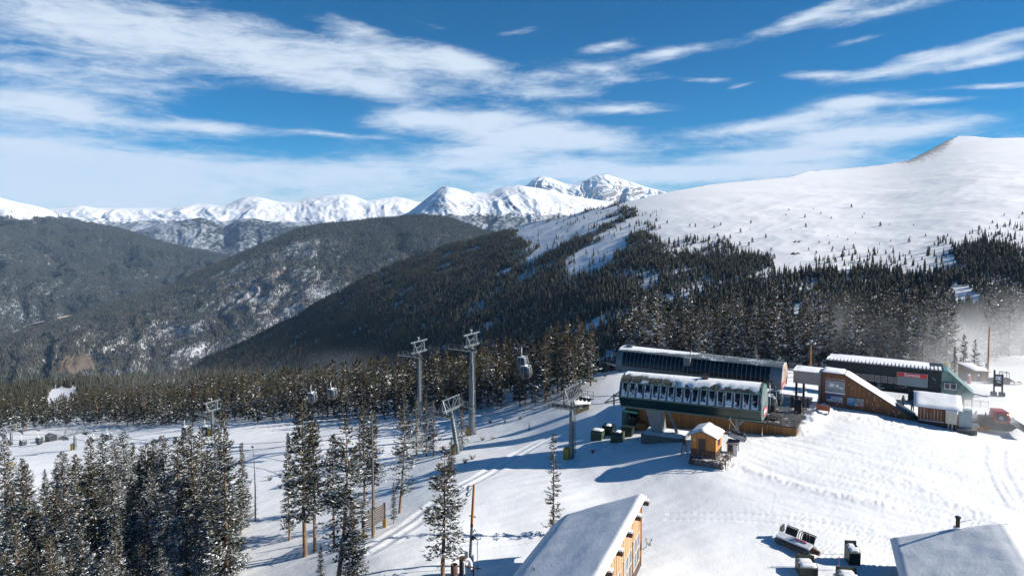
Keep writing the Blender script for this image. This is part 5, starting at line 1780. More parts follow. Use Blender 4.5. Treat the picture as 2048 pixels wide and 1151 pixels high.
# ---------------------------------------------------------------- orange operator hut
def operator_hut():
    p = at(1381, 921, 85.6)
    base = p.z + .95
    T = thing("operator_hut", "orange boarded operator hut with a brown door and deep snow on its gable roof", "hut", (p.x, p.y, base), A30)
    W, D, h, rd = 3.15, 3.0, 2.55, .62
    b = MB(); b.add([(0, 0, 0), (W, 0, 0), (W, 0, h), (W / 2, 0, h + rd), (0, 0, h), (0, D, 0), (W, D, 0), (W, D, h), (W / 2, D, h + rd), (0, D, h)],
                    [(0, 1, 2, 3, 4), (9, 8, 7, 6, 5), (0, 5, 6, 1), (1, 6, 7, 2), (4, 9, 5, 0), (2, 7, 8, 3), (3, 8, 9, 4)]); b.build("walls", M_WOODO, T)
    b = MB(); b.box(-.08, W + .08, -.08, D + .08, -2.6, -.003); b.box(.2, W + .9, -.95, -.08, -2.6, -.34); b.box(W + .08, W + 1.0, .3, D - .3, -2.6, -.5); b.build("plinth", M_CONC, T)
    for bx in ((.03, .85, -.04, -.002, .03, .75), (1.95, W - .03, -.04, -.002, .03, .75), (W + .002, W + .04, .1, D - .1, .03, .65)):
        b = MB(); b.box(*bx); b.build("skirting", M_BROWNP, T)
    b = MB(); b.box(.95, 1.85, -.05, -.002, .03, 2.15); d = b.build("door", M_BROWNP, T)
    b = MB(); b.box(1.00, 1.8, -.065, -.05, .10, .75); b.build("kick_panel", M_BLACK, d)
    b = MB(); b.box(1.68, 1.75, -.09, -.05, .95, 1.1); b.build("handle", M_STEEL, d)
    b = MB(); b.box(.3, .62, -.05, -.002, 1.75, 2.05); b.build("meter_box", M_GREYW, T)
    b = MB(); b.tube([(W / 2, .0, h + .22), (W / 2, -.05, h + .22)], .16, 8); b.build("vent", M_GREYP, T)
    b = MB()
    for s, x0 in ((-1, -.28), (1, W + .28)):
        b.slab([(x0, -.35, h - .10), (W / 2, -.35, h + rd + .06), (W / 2, D + .35, h + rd + .06), (x0, D + .35, h - .10)], .10)
    b.build("roof", M_TIMBER, T)
    V = []; n = 16
    for j in range(n + 1):
        y = -.45 + (D + .9) * j / n
        for i in range(n + 1):
            x = -.36 + (W + .72) * i / n
            zz = h - .12 + (rd + .18) * max(0.0, 1 - abs(x - W / 2) / (W / 2 + .36)) ** .92
            e = min(i, n - i, j, n - j)
            V.append((x, y, zz + (0.03 if e == 0 else .22 if e == 1 else .30) + .05 * float(perlin(np.array([x * 1.1]), np.array([y * 1.1]), 9)[0])))
    b = MB(); b.add(V, grid_faces(n + 1, n + 1).tolist(), 0, True); b.build("roof_snow", M_SNOWT, T, fix=False)
    b = MB(); b.bar((W + .3, D * .8, h - .1), (W + .75, D * .9, h + .25), .12); b.build("eave_bracket", M_WOODO, T)
    b = MB(); b.box(W + .002, W + .04, .9, 2.2, 1.15, 2.1); b.build("side_window", M_GLASS, T)
    # steps and landing along the front and the sunny side
    L = thing("hut_landing", "snow-dusted timber landing with a brown pipe rail round the orange hut", "landing", (p.x, p.y, base), A30)
    b = MB(); b.box(.5, W + 1.5, -1.1, -.09, -.32, -.20); b.box(W + .09, W + 1.5, -.09, 2.9, -.30, -.18); b.build("planks", dusted("snowy_planks", (.07, .06, .055), .47, 2.2), L)
    b = MB()
    pts = [(.6, -1.05), (1.8, -1.05), (3.0, -1.05), (W + 1.45, -1.05), (W + 1.45, .3), (W + 1.45, 1.6), (W + 1.45, 2.9)]
    for x, y in pts: b.box(x - .035, x + .035, y - .035, y + .035, -.9, .75)
    b.build("posts", M_BROWNP, L)
    b = MB()
    for (x1, y1), (x2, y2) in zip(pts[:-1], pts[1:]):
        for z in (.25, .72): b.bar((x1, y1, z), (x2, y2, z), .05)
    b.build("rails", M_BROWNP, L)
    b = MB()
    for i in range(4): b.box(.15 - .05 * i, .65, -1.1, -.09, -.30 - .2 * i, -.22 - .2 * i)
    b.build("steps", M_STEELD, L)
    # little white booth behind it
    c = p + AX * 3.75 + AY * 3.4
    B = thing("lift_booth", "small white booth with dark windows half hidden behind the orange hut", "booth", (c.x, c.y, base - .9), A30)
    b = MB(); b.box(0, 1.3, 0, 1.3, 0, 1.9); b.build("body", M_WHITE, B)
    b = MB(); b.box(.12, .75, -.02, -.001, .8, 1.75); b.build("window", M_GLASS, B)
    b = MB(); b.box(1.301, 1.32, .15, 1.1, .8, 1.75); b.build("window", M_GLASS, B)
    b = MB(); b.slab([(-.1, -.2, 1.96), (1.4, -.2, 1.96), (1.4, 1.4, 2.1), (-.1, 1.4, 2.1)], .10); b.build("roof", mat_plain("mauve_roof", (.16, .14, .17), .7), B)
    R = thing("sign_stand", "dark two-legged sign stand leaning in the snow left of the orange hut", "sign stand", tuple(at(1362, 908, 86.5)), math.radians(-75))
    b = MB(); b.bar((0, 0, -.3), (.0, .35, 1.9), .10); b.bar((.0, .9, -.1), (.0, .55, 1.9), .10); b.build("legs", M_TIMBER, R)
    b = MB(); b.bar((0, .25, 1.2), (0, .7, 1.2), .06); b.box(-.05, .05, .28, .66, 1.3, 1.85); b.build("plate", M_BROWNP, R)
    for px, py, t, lab in ((1524, 873, 856, "yellow and white marker stake in the snow below the deck wall"), (1459, 872, 845, "thin orange marker stake beside the hanging chair")):
        x, y, z = hit(px, py, ground); zt = at(px, t, y).z
        S = thing("marker_stake", lab, "stake", (x, y, z))
        b = MB(); b.tube([(0, 0, -.2), (0, 0, zt - z)], .05, 6); b.build("pole", M_YELLOW, S)
        b = MB(); b.tube([(0, 0, .2), (0, 0, (zt - z) * .5)], .056, 6); b.build("band", M_WHITE, S)


operator_hut()


# ---------------------------------------------------------------- boxes, container, small sheds
def transformer(px, py, w, d, h, label, mat, snow, cap=True):
    x, y, z = hit(px, py, ground)
    T = thing("utility_box", label, "utility box", (x, y, z), A30 + math.radians(4), "steel utility boxes in the snow")
    b = MB(); b.prism([(0, -.3), (d, -.3), (d, h), (.35, h), (0, h * .8)], -w / 2, w / 2); b.build("body", mat, T)
    b = MB(); b.box(-w / 2 + .08, -.03, -.03, -.001, .1, h * .72); b.box(.03, w / 2 - .08, -.03, -.001, .1, h * .72); b.build("doors", mat, T)
    b = MB(); b.slab([(-w / 2 - .05, .3, h + .06), (w / 2 + .05, .3, h + .06), (w / 2 + .05, d + .05, h + .06), (-w / 2 - .05, d + .05, h + .06)], .06); b.build("lid", mat, T)
    if cap: snow_slab("snow_cap", [(-w / 2 * snow, .35, h + .07), (w / 2 * snow, .35, h + .07), (w / 2 * snow, d, h + .07), (-w / 2 * snow, d, h + .07)], T, t=.14, n=7, over=.0, seed=int(px))
    b = MB(); b.box(w / 2 + .001, w / 2 + .03, .3, d - .3, .2, h * .6); b.build("hinge_plate", mat, T)
    return T


transformer(1192, 881, 1.7, 1.5, 1.35, "olive utility box left of the others, wholly capped with snow", M_BOXG, 1.0)
transformer(1214, 871, 1.75, 1.6, 1.35, "black-green utility box at the back with a small snow heap on its lid", M_BOXD, .5)
transformer(1232, 885, 1.7, 1.6, 1.3, "olive utility box in front with two dabs of snow on its lid", M_BOXG, .45)
transformer(1252, 873, 1.7, 1.6, 1.25, "dark utility box nearest the concrete plinth, lid nearly bare", M_BOXD, .4, False)


def container():
    x, y, z = hit(1257, 861, ground)
    T = thing("drive_cabinet", "tall teal machine cabinet with an open front and hoses under the terminal", "machine", (x, y, z), A30)
    b = MB(); b.box(-1.1, -.95, 0, 1.6, -.4, 2.9); b.box(-1.1, 1.1, 1.5, 1.62, -.4, 2.9); b.box(-1.1, 1.1, 0, 1.5, 2.8, 2.9); b.box(-.95, -.2, 0, .1, -.4, 2.8); b.build("shell", M_TEAL, T)
    b = MB(); b.box(-.2, 1.1, .1, 1.5, -.4, 2.2); b.bar((-.2, .0, .4), (1.1, .0, 1.5), .35); b.build("machinery", M_BLACK, T)
    b = MB(); b.tube([(-.7, -.06, 2.0), (-.75, -.12, 1.0), (-.5, -.14, .5), (0, -.12, .3), (.3, -.08, .5)], .06, 6); b.tube([(.1, -.02, 2.6), (.15, -.06, 1.9), (.0, -.06, 1.5)], .05, 6); b.build("hoses", M_TEALG, T)
    b = MB(); b.box(1.15, 2.4, .1, 1.3, -.4, 1.3); b.build("board_box", M_WOODW, T)


container()


def olive_shed():
    p = at(1150, 834, 124.0)
    z = p.z
    z = gz(p.x + 1.3, p.y) + .35
    T = thing("olive_shed", "little olive shed with a snowy gable roof on the open run", "shed", (p.x, p.y, z), math.radians(12))
    W, D, h, rd = 2.7, 2.4, 1.25, .95
    b = MB(); b.add([(0, 0, -.6), (W, 0, -.6), (W, 0, h), (0, 0, h), (0, D, -.6), (W, D, -.6), (W, D, h), (0, D, h), (W, D / 2, h + rd), (0, D / 2, h + rd)],
                    [(0, 1, 2, 3), (5, 4, 7, 6), (1, 5, 6, 8, 2), (4, 0, 3, 9, 7), (2, 8, 9, 3), (8, 6, 7, 9)]); b.build("walls", M_OLIVE, T)
    b = MB(); b.slab([(-.1, -.3, h - .2), (W + .35, -.3, h - .2), (W + .35, D / 2, h + rd + .05), (-.1, D / 2, h + rd + .05)], .08)
    b.slab([(-.1, D + .3, h - .2), (W + .35, D + .3, h - .2), (W + .35, D / 2, h + rd + .05), (-.1, D / 2, h + rd + .05)], .08); b.build("roof", M_BROWNP, T)
    snow_slab("roof_snow", [(-.1, -.3, h - .18), (W + .3, -.3, h - .18), (W + .3, D / 2, h + rd + .07), (-.1, D / 2, h + rd + .07)], T, t=.10, n=9, over=0, seed=4)
    snow_slab("roof_snow", [(-.1, D / 2, h + rd + .07), (W + .3, D / 2, h + rd + .07), (W + .3, D + .3, h - .18), (-.1, D + .3, h - .18)], T, t=.10, n=6, over=0, seed=5)
    b = MB(); b.box(.75, 1.35, -.03, -.001, .35, .95); w = b.build("window", M_WHITE, T)
    b = MB(); b.box(.80, 1.03, -.04, -.031, .4, .9); b.box(1.07, 1.3, -.04, -.031, .4, .9); b.build("pane", M_WINP, w)
    b = MB(); b.box(W + .001, W + .03, .6, 1.2, -.3, 1.3); b.build("door", M_TIMBER, T)


olive_shed()


def wooden_shed():
    p = at(1950, 762, 132.7)
    T = thing("wooden_shed", "small wooden shed with a slanting snow-covered roof beyond the terminals", "shed", tuple(p), math.radians(-4))
    W, D, h = 2.5, 4.2, 2.05
    b = MB(); b.add([(0, 0, -.4), (W, 0, -.4), (W, 0, h - .1), (0, 0, h), (-.9, D, -.4), (W - .9, D, -.4), (W - .9, D, h + .5), (-.9, D, h + .6)],
                    [(0, 1, 2, 3), (5, 4, 7, 6), (1, 5, 6, 2), (4, 0, 3, 7), (2, 6, 7, 3)]); b.build("walls", M_WOODS, T)
    b = MB(); b.slab([(-.2, -.2, h + .1), (W + .2, -.2, h), (W - .7, D + .2, h + .62), (-1.1, D + .2, h + .72)], .12); b.build("roof", M_TIMBER, T)
    snow_slab("roof_snow", [(-.2, -.2, h + .12), (W + .2, -.2, h + .02), (W - .7, D + .2, h + .66), (-1.1, D + .2, h + .74)], T, t=.12, n=8, over=0, seed=4)
    b = MB(); b.box(.25, 1.05, -.05, -.002, 0, 1.75); d = b.build("door", M_BROWNP, T)
    b = MB(); b.box(.42, .78, -.06, -.051, 1.0, 1.5); b.build("notice", M_WHITE, d)
    q = at(1938, 763, 131.0)
    R = thing("padded_drum", "red padded hydrant cover with a white top beside the wooden shed", "hydrant", tuple(q))
    b = MB(); b.tube([(0, 0, -.3), (0, 0, 1.1), (-.05, 0, 1.25)], [.36, .28, .2], 10); b.build("cover", mat_plain("faded_red", (.38, .08, .08), .8), R)
    b = MB(); b.ball((-.05, 0, 1.32), .24, n=8); b.build("snow_top", M_RIME, R)
    q = at(1892, 741, 150.0)
    Y = thing("yellow_drum", "yellow padded drum on its stand under the spruces by the wooden shed", "drum", tuple(q))
    b = MB(); b.tube([(0, 0, -.2), (0, 0, 1.7)], [.62, .55], 12); b.build("drum", M_YELLOW, Y)
    b = MB(); b.tube([(0, 0, 1.7), (0, 0, 1.85)], [.58, .40], 12); b.build("lid", M_YELLOW, Y)


wooden_shed()


def trail_sign():
    p = at(1987.5, 787, 119.0); q = at(2004, 788, 118.6)
    T = thing("trail_sign", "tall dark trail sign board on two posts with concrete feet in the open snow", "sign", tuple(p), math.atan2(q.y - p.y, q.x - p.x))
    L = (q - p).length
    for x, h in ((0, 4.25), (L, 3.55)):
        b = MB(); b.box(x - .11, x + .11, -.11, .11, 0, h); b.build("post", M_BROWNP, T)
        b = MB(); b.box(x - .42, x + .38, -.4, .4, -.3, .36); b.build("foot", M_CONC, T)
    b = MB(); b.box(.11, L - .11, -.05, .05, 1.35, 3.5); bo = b.build("board", mat_plain("sign_slate", (.045, .06, .07), .6), T)
    b = MB(); b.box(.2, L - .2, -.075, -.052, 2.55, 3.18); f = b.build("symbol_panel", M_WHITE, bo)
    b = MB(); b.box(.86, 1.14, -.085, -.076, 2.70, 3.02); b.build("blue_square", M_NAVYP, f)
    b = MB(); b.tube([(.45, -.076, 2.87), (.45, -.085, 2.87)], .13, 8); b.bar((.45, -.08, 2.68), (.45, -.08, 2.85), .05, .01); b.build("lift_symbol", M_NAVYP, f)
    b = MB(); b.box(.36, .98, -.065, -.051, 2.22, 2.32); b.box(.34, 1.02, -.065, -.051, 2.02, 2.12); b.build("lettering", M_WHITE, bo)
    b = MB(); b.box(.2, L - .25, -.065, -.051, 1.38, 1.50); b.build("red_strip", M_RED, bo)


trail_sign()


def fence_panels():
    p0, p1 = at(1911, 810, 109.5), at(1978, 817, 108.5)
    d = p1 - p0; L = d.length / 4.0
    for i in range(4):
        p = p0 + d * (i / 4)
        lab = ["brown crowd fence panel hung with a red banner", "brown barred fence panel next to the red banner", "brown barred fence panel, third along from the red banner", "brown barred fence panel at the end nearest the red groomer"][i]
        T = thing("fence_panel", lab, "fence", tuple(p), math.atan2(d.y, d.x) - .04, "fence panels by the groomer")
        b = MB(); b.bar((0, 0, 1.12), (L - .12, 0, 1.12), .09); b.bar((0, 0, .2), (L - .12, 0, .2), .09); b.bar((0, 0, -.2), (0, 0, 1.15), .09); b.bar((L - .12, 0, -.2), (L - .12, 0, 1.15), .09); b.build("frame", M_BROWNP, T)
        b = MB()
        for k in range(1, 8): b.bar((L * k / 8.2, 0, .2), (L * k / 8.2, 0, 1.1), .035)
        b.build("bars", M_BROWNP, T)
        if i == 0:
            b = MB(); b.box(.06, L - .2, -.05, -.03, .28, 1.05); b.build("banner", mat_plain("banner_red", (.36, .10, .10), .8), T)


fence_panels()


def groomer():
    p = at(2006, 856, 98.3)
    p = at(1988, 855, 98.3)
    T = thing("snow_groomer", "red tracked snow groomer throwing up powder as it drives by the fence", "snow groomer", tuple(p), math.radians(-14))
    T.scale = (.88, .88, .88)
    for y0, nm in ((-1.55, "track"), (.75, "track")):
        prof = [(-2.5, .55), (-2.1, .06), (1.9, .06), (2.6, .6), (2.3, .98), (-2.2, .98)]
        b = MB(); n = len(prof)
        vs = [(x, y0, z) for x, z in prof] + [(x, y0 + .85, z) for x, z in prof]
        b.add(vs, [tuple(range(n)), tuple(range(n, 2 * n))[::-1]] + [(i, (i + 1) % n, n + (i + 1) % n, n + i) for i in range(n)])
        for k in range(18):
            x = -2.2 + k * .25
            b.box(x, x + .07, y0 - .04, y0 + .89, .98, 1.06); b.box(x, x + .07, y0 - .04, y0 + .89, -.02, .06)
        tr = b.build(nm, M_STEELD, T)
        for k in range(5):
            b = MB(); b.tube([(-1.8 + k * .9, y0 - .06, .5), (-1.8 + k * .9, y0 + .05, .5)], .36, 12); b.build("wheel", M_STEELD, tr)
    b = MB(); b.box(-2.3, 2.1, -.7, .7, .55, 1.25); b.box(-2.2, -.4, -1.2, 1.2, 1.06, 1.45); b.build("chassis", M_BLACK, T)
    cabp = [(-.35, 1.2), (1.75, 1.2), (2.0, 1.85), (1.45, 2.85), (-.2, 2.95), (-.45, 2.0)]
    n = len(cabp)
    b = MB(); b.add([(x, -1.1, z) for x, z in cabp] + [(x, 1.1, z) for x, z in cabp], [tuple(range(n)), tuple(range(n, 2 * n))[::-1]] + [(i, (i + 1) % n, n + (i + 1) % n, n + i) for i in range(n)]); c = b.build("cab", M_REDCAB, T)
    g = [(-.15, 1.55), (1.45, 1.5), (1.68, 1.9), (1.22, 2.62), (-.08, 2.68), (-.22, 2.05)]
    b = MB(); n = len(g)
    for y in (-1.12, 1.12): b.add([(x, y, z) for x, z in g], [tuple(range(n))])
    b.add([(1.84, -.95, 1.55), (1.84, .95, 1.55), (2.03, .95, 1.88), (2.03, -.95, 1.88)], [(0, 1, 2, 3)])
    b.add([(2.02, -.95, 1.92), (2.02, .95, 1.92), (1.50, .95, 2.80), (1.50, -.95, 2.80)], [(0, 1, 2, 3)])
    b.build("cab_windows", M_GLASS, c, fix=False)
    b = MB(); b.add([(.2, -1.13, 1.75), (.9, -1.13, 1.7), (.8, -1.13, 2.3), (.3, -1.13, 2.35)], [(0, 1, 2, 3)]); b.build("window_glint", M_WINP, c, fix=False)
    b = MB(); b.box(-.3, 1.5, -1.2, 1.2, 2.93, 3.05); b.box(1.35, 1.65, -1.15, -.75, 2.75, 2.98); b.build("roof_rack", M_REDCAB, c)
    mt, nt, bs = new_mat("beacon_amber"); bs.inputs["Base Color"].default_value = (.9, .35, .05, 1); bs.inputs["Emission Color"].default_value = (1, .45, .08, 1); bs.inputs["Emission Strength"].default_value = 3
    b = MB(); b.ball((1.45, -1.0, 2.62), .14, n=8); b.build("beacon", mt, c)
    b = MB(); b.tube([(-1.6, -.8, 1.4), (-1.6, -.8, 2.7)], .09, 8); b.box(-2.1, -.6, -1.0, 1.0, 1.45, 1.9); b.build("engine_cover", M_BLACK, T)
    # blade in front, tiller behind
    b = MB(); b.prism([(-2.3, .1), (2.3, .1), (2.4, 1.25), (-2.4, 1.25)], 3.5, 3.62); b.bar((2.3, -.8, .5), (3.5, -.8, .5), .18); b.bar((2.3, .8, .5), (3.5, .8, .5), .18); b.bar((2.4, 0, 1.0), (3.5, 0, .9), .14)
    b.box(3.5, 3.9, -2.7, -2.3, .1, 1.3); b.box(3.5, 3.9, 2.3, 2.7, .1, 1.3); b.build("blade", M_GREYP, T)
    b = MB(); b.tube([(-4.6, -2.3, .55), (-4.6, 2.3, .55)], .42, 12); b.box(-4.9, -4.2, -2.4, 2.4, .75, 1.2); b.bar((-2.4, -.5, .9), (-4.2, -.5, .8), .16); b.bar((-2.4, .5, .9), (-4.2, .5, .8), .16)
    b.tube([(-3.2, -.6, 1.0), (-3.5, -.6, 1.55), (-3.9, -.6, 1.1)], .05, 6); b.tube([(-2.9, -.7, 1.0), (-3.2, -.7, 1.6), (-3.5, -.7, 1.0)], .05, 6); b.build("tiller", M_STEELD, T)
    b = MB(); b.add([(-4.9, -2.4, .6), (-5.9, -2.4, .05), (-5.9, 2.4, .05), (-4.9, 2.4, .6)], [(0, 1, 2, 3)]); b.build("tiller_flap", M_BLACK, T, fix=False)
    # clods thrown up behind: one heap of loose snow
    r = np.random.default_rng(5); V = []; n = 26
    S = MB()
    for i in range(n + 1):
        for j in range(n + 1):
            x, y = -2.0 + 4.0 * i / n, -1.8 + 3.6 * j / n
            d = math.hypot(x / 1.9, y / 1.7)
            hh = max(0, 1 - d * d) * 1.7
            V.append((x, y, -.2 + hh * (1 + .7 * float(fbm(np.array([x * 1.4]), np.array([y * 1.4]), 4, 44)[0]))))
    S.add(V, grid_faces(n + 1, n + 1).tolist(), 0, True)
    q = at(1943, 846, 100.3)
    o = S.build("snow_heap", M_SNOWT, None, tuple(q), fix=False); o.rotation_euler = (0, 0, .3)
    tag(o, "churned heap of loose snow just behind the red groomer", "snow pile")


groomer()


def tracked_sled():
    p = at(2003, 766, 131.0)
    T = thing("snowmobile", "dark tracked snow vehicle with an open roll frame parked behind the trail sign", "snowmobile", tuple(p), math.radians(-12))
    b = MB(); b.prism([(-.6, .0), (.6, .0), (.6, .55), (-.6, .55)], -2.2, 1.2); b.build("track", M_STEELD, T)
    b = MB(); b.add([(-2.0, -.6, .55), (1.5, -.6, .55), (2.3, -.5, .35), (1.2, -.5, 1.1), (-.2, -.5, 1.15), (-2.0, -.6, .9), (-2.0, .6, .55), (1.5, .6, .55), (2.3, .5, .35), (1.2, .5, 1.1), (-.2, .5, 1.15), (-2.0, .6, .9)],
                    [(0, 1, 2, 3, 4, 5), (11, 10, 9, 8, 7, 6), (0, 6, 7, 1), (1, 7, 8, 2), (2, 8, 9, 3), (3, 9, 10, 4), (4, 10, 11, 5), (5, 11, 6, 0)]); b.build("body", M_BLACK, T)
    b = MB()
    for y in (-.5, .5): b.bar((-.2, y, 1.1), (-.2, y, 2.2), .08); b.bar((1.1, y, 1.1), (1.0, y, 2.2), .08); b.bar((-.2, y, 2.2), (1.0, y, 2.2), .08)
    b.bar((-.2, -.5, 2.2), (-.2, .5, 2.2), .08); b.bar((1.0, -.5, 2.2), (1.0, .5, 2.2), .08); b.build("roll_frame", M_STEELD, T)
    for y in (-.7, .7):
        b = MB(); b.bar((1.3, y, .08), (2.9, y, .12), .16, .06); b.bar((2.9, y, .12), (3.2, y, .4), .16, .05); b.bar((1.9, y, .1), (1.8, y * .7, .6), .06); b.build("ski", M_STEELD, T)
    b = MB(); b.box(2.9, 3.2, -.2, .2, .3, .5); b.build("tail_light", M_RED, T)


tracked_sled()


# ---------------------------------------------------------------- people
def person(px, py, h, cloth, label, Y, turn):
    p = at(px, py, Y)
    s = h / 1.75
    bm = bmesh.new()
    J = {"pelvis": (0, 0, .95), "waist": (0, 0, 1.1), "chest": (0, .02, 1.33), "neck": (0, .02, 1.50),
         "head": (0, .0, 1.62), "crown": (0, .0, 1.72), "shL": (-.19, .02, 1.42), "shR": (.19, .02, 1.42), "elL": (-.27, .02, 1.16), "elR": (.27, .0, 1.16),
         "waL": (-.25, -.12, .95), "waR": (.25, -.14, .96), "haL": (-.24, -.17, .88), "haR": (.24, -.2, .89),
         "hipL": (-.10, 0, .90), "hipR": (.10, 0, .90), "knL": (-.12, -.03, .50), "knR": (.12, -.02, .50), "anL": (-.13, .03, .09), "anR": (.13, .03, .09), "toL": (-.15, -.16, .05), "toR": (.15, -.16, .05)}
    R = {"pelvis": .17, "waist": .165, "chest": .19, "neck": .075, "head": .115, "crown": .085, "shL": .10, "shR": .10, "elL": .07, "elR": .07, "waL": .055, "waR": .055, "haL": .055, "haR": .055,
         "hipL": .12, "hipR": .12, "knL": .085, "knR": .085, "anL": .07, "anR": .07, "toL": .06, "toR": .06}
    names = list(J); E = [("pelvis", "waist"), ("waist", "chest"), ("chest", "neck"), ("neck", "head"), ("head", "crown"), ("chest", "shL"), ("chest", "shR"), ("shL", "elL"), ("shR", "elR"), ("elL", "waL"), ("elR", "waR"), ("waL", "haL"), ("waR", "haR"),
                            ("pelvis", "hipL"), ("pelvis", "hipR"), ("hipL", "knL"), ("hipR", "knR"), ("knL", "anL"), ("knR", "anR"), ("anL", "toL"), ("anR", "toR")]
    me = bpy.data.meshes.new("person")
    me.from_pydata([J[n] for n in names], [(names.index(a), names.index(b)) for a, b in E], [])
    o = link("person", me)
    sk = o.modifiers.new("skin", 'SKIN')
    for v, n in zip(me.skin_vertices[0].data, names):
        v.radius = (R[n], R[n] * (.75 if n in ("chest", "waist", "pelvis") else 1)); v.use_root = n == "pelvis"
    o.modifiers.new("smooth", 'SUBSURF').levels = 1
    o.modifiers["smooth"].render_levels = 1
    o.modifiers["skin"].use_smooth_shade = True
    me.materials.append(cloth)
    o.location = (p.x, p.y, p.z); o.rotation_euler = (0, 0, turn); o.scale = (s, s, s)
    tag(o, label, "person")
    b = MB(); b.ball((0, -.005, 1.655), .128, n=10, sz=1.0); b.build("helmet", M_BLACK, o)
    b = MB(); b.ball((0, -.06, 1.62), .085, n=8, sz=1.15); b.build("face", M_SKIN, o)
    b = MB(); b.box(-.08, .08, -.155, -.10, 1.635, 1.69); b.build("goggles", M_GLASS, o)
    return o


person(1806, 813, 1.8, M_CLOTHD, "person in dark ski clothing standing by the ramp below the iced terminal", 104.6, .5)
person(1824.5, 822, 1.75, M_CLOTHG, "person in slate-grey ski clothing standing next to the boarded snow-roofed hut", 101.6, -.6)


# ---------------------------------------------------------------- lift lines
LDIR = Vector((-math.cos(A30), -math.sin(A30), 0)); LPERP = AY.copy()


def on_line(px, py, origin):
    x0, y0 = origin
    a, b = ray(px, py); a, b = float(a), float(b)
    t = (x0 - a * y0) / (.866 + .5 * a)
    return at(px, py, y0 + .5 * t)


GON = (19.7, 119.6); CHR = (18.2, 99.2); SUM = (62.0, 128.0)


def lift_tower(head, base, label, arm=5.4, style="gondola", r0=.55, train=6.0, lean=None):
    """head: where the crossarm sits; base: foot; both world points"""
    hgt = head.z - base.z
    T = thing("lift_tower", label, "lift tower", tuple(base), math.atan2(LDIR.y, LDIR.x))
    # local x along the line downhill, local y across it
    inv = Matrix.Rotation(-math.atan2(LDIR.y, LDIR.x), 3, 'Z')
    top = inv @ (head - base)
    b = MB()
    n = 4
    P0 = Vector((0, 0, -1.0)); P1 = top
    q = [P0.lerp(P1, f) for f in (0, .32, .33, .62, .63, .80, .81, 1)]
    b.tube(q, [r0, r0, r0 * .88, r0 * .88, r0 * .76, r0 * .76, r0 * .62, r0 * .55], 14); b.build("pole", M_STEEL, T)
    b = MB()
    for s in (-.22, .22): b.bar((-r0 - .22, s * .8, .8), (top.x - r0 * .6 - .2, top.y + s * .8, top.z - .6), .06)
    k = int(hgt / .45)
    for i in range(k):
        f = .06 + .9 * i / k
        c = P0.lerp(P1, f); b.bar((c.x - r0 * (1 - .38 * f) - .22, c.y - .2, c.z), (c.x - r0 * (1 - .38 * f) - .22, c.y + .2, c.z), .05)
    b.build("ladder", M_STEEL, T)
    b = MB(); b.box(r0 * .3, r0 + .55, -.45, .65, -.6, 1.5); b.build("base_pad", M_YELLOW, T)
    z = top.z
    def X(x, y, dz): return (top.x + x, top.y + y, z + dz)
    b = MB(); b.bar(X(0, -arm / 2, 0), X(0, arm / 2, 0), .34, .42); b.build("crossarm", M_STEEL, T)
    for s in (-1, 1):
        y = s * arm / 2
        b = MB(); b.bar(X(-train / 2, y, -.25), X(train / 2, y, -.25), .12, .26)
        m = 8 if train > 4 else 6
        for k in range(m):
            x = -train / 2 + train * (k + .5) / m
            b.tube([X(x, y - .09, -.42), X(x, y + .09, -.42)], .27, 10)
        b.build("sheave_train", M_STEELD, T)
        b = MB()
        yo = y + s * .75
        b.bar(X(-train / 2, yo, -.45), X(train / 2, yo, -.45), .55, .06)
        for k in range(5):
            x = -train / 2 + train * k / 4
            b.bar(X(x, yo + s * .25, -.45), X(x, yo + s * .25, .6), .05)
            b.bar(X(x, y, -.2), X(x, yo, -.42), .06)
        b.bar(X(-train / 2, yo + s * .25, .6), X(train / 2, yo + s * .25, .6), .05); b.bar(X(-train / 2, yo + s * .25, .1), X(train / 2, yo + s * .25, .1), .04)
        b.build("catwalk", M_STEEL, T)
    b = MB()
    if style == "gondola":
        for s in (-1, 1):
            b.bar(X(-.5, s * 1.2, 0), X(.0, s * 1.7, 2.2), .16); b.bar(X(.5, s * 1.2, 0), X(.0, s * 1.7, 2.2), .16)
        b.bar(X(0, -1.7, 1.1), X(0, 1.7, 1.1), .10); b.bar(X(0, -1.6, 2.2), X(0, 1.2, .2), .10)
        b.bar(X(0, -arm / 2 - .1, 2.3), X(0, arm / 2 + .1, 2.3), .26, .3)
    else:
        for s in (-1, 1):
            b.bar(X(0, s * .4, 0), X(0, s * (arm / 2 - .2), 1.9), .12); b.bar(X(0, s * (arm / 2), .1), X(0, s * (arm / 2 - .2), 1.9), .14)
            b.bar(X(0, s * .2, .2), X(0, s * .9, 1.9), .10); b.bar(X(-train * .25, s * arm / 2, -.1), X(0, s * (arm / 2 - .2), 1.9), .07); b.bar(X(train * .25, s * arm / 2, -.1), X(0, s * (arm / 2 - .2), 1.9), .07)
        b.bar(X(0, -arm / 2, 1.95), X(0, arm / 2, 1.95), .16, .2)
    b.build("lifting_frame", M_STEEL, T)
    if style == "gondola":
        b = MB(); b.tube([X(0, .1, 2.4), X(0, .1, 3.0)], .05, 6); b.bar(X(-.2, .1, 3.0), X(.3, .1, 3.1), .16); b.build("wind_vane", M_WHITE, T)
    return T


def ground_under(px, py, Y):
    p = at(px, py, Y); return Vector((p.x, p.y, gz(p.x, p.y)))


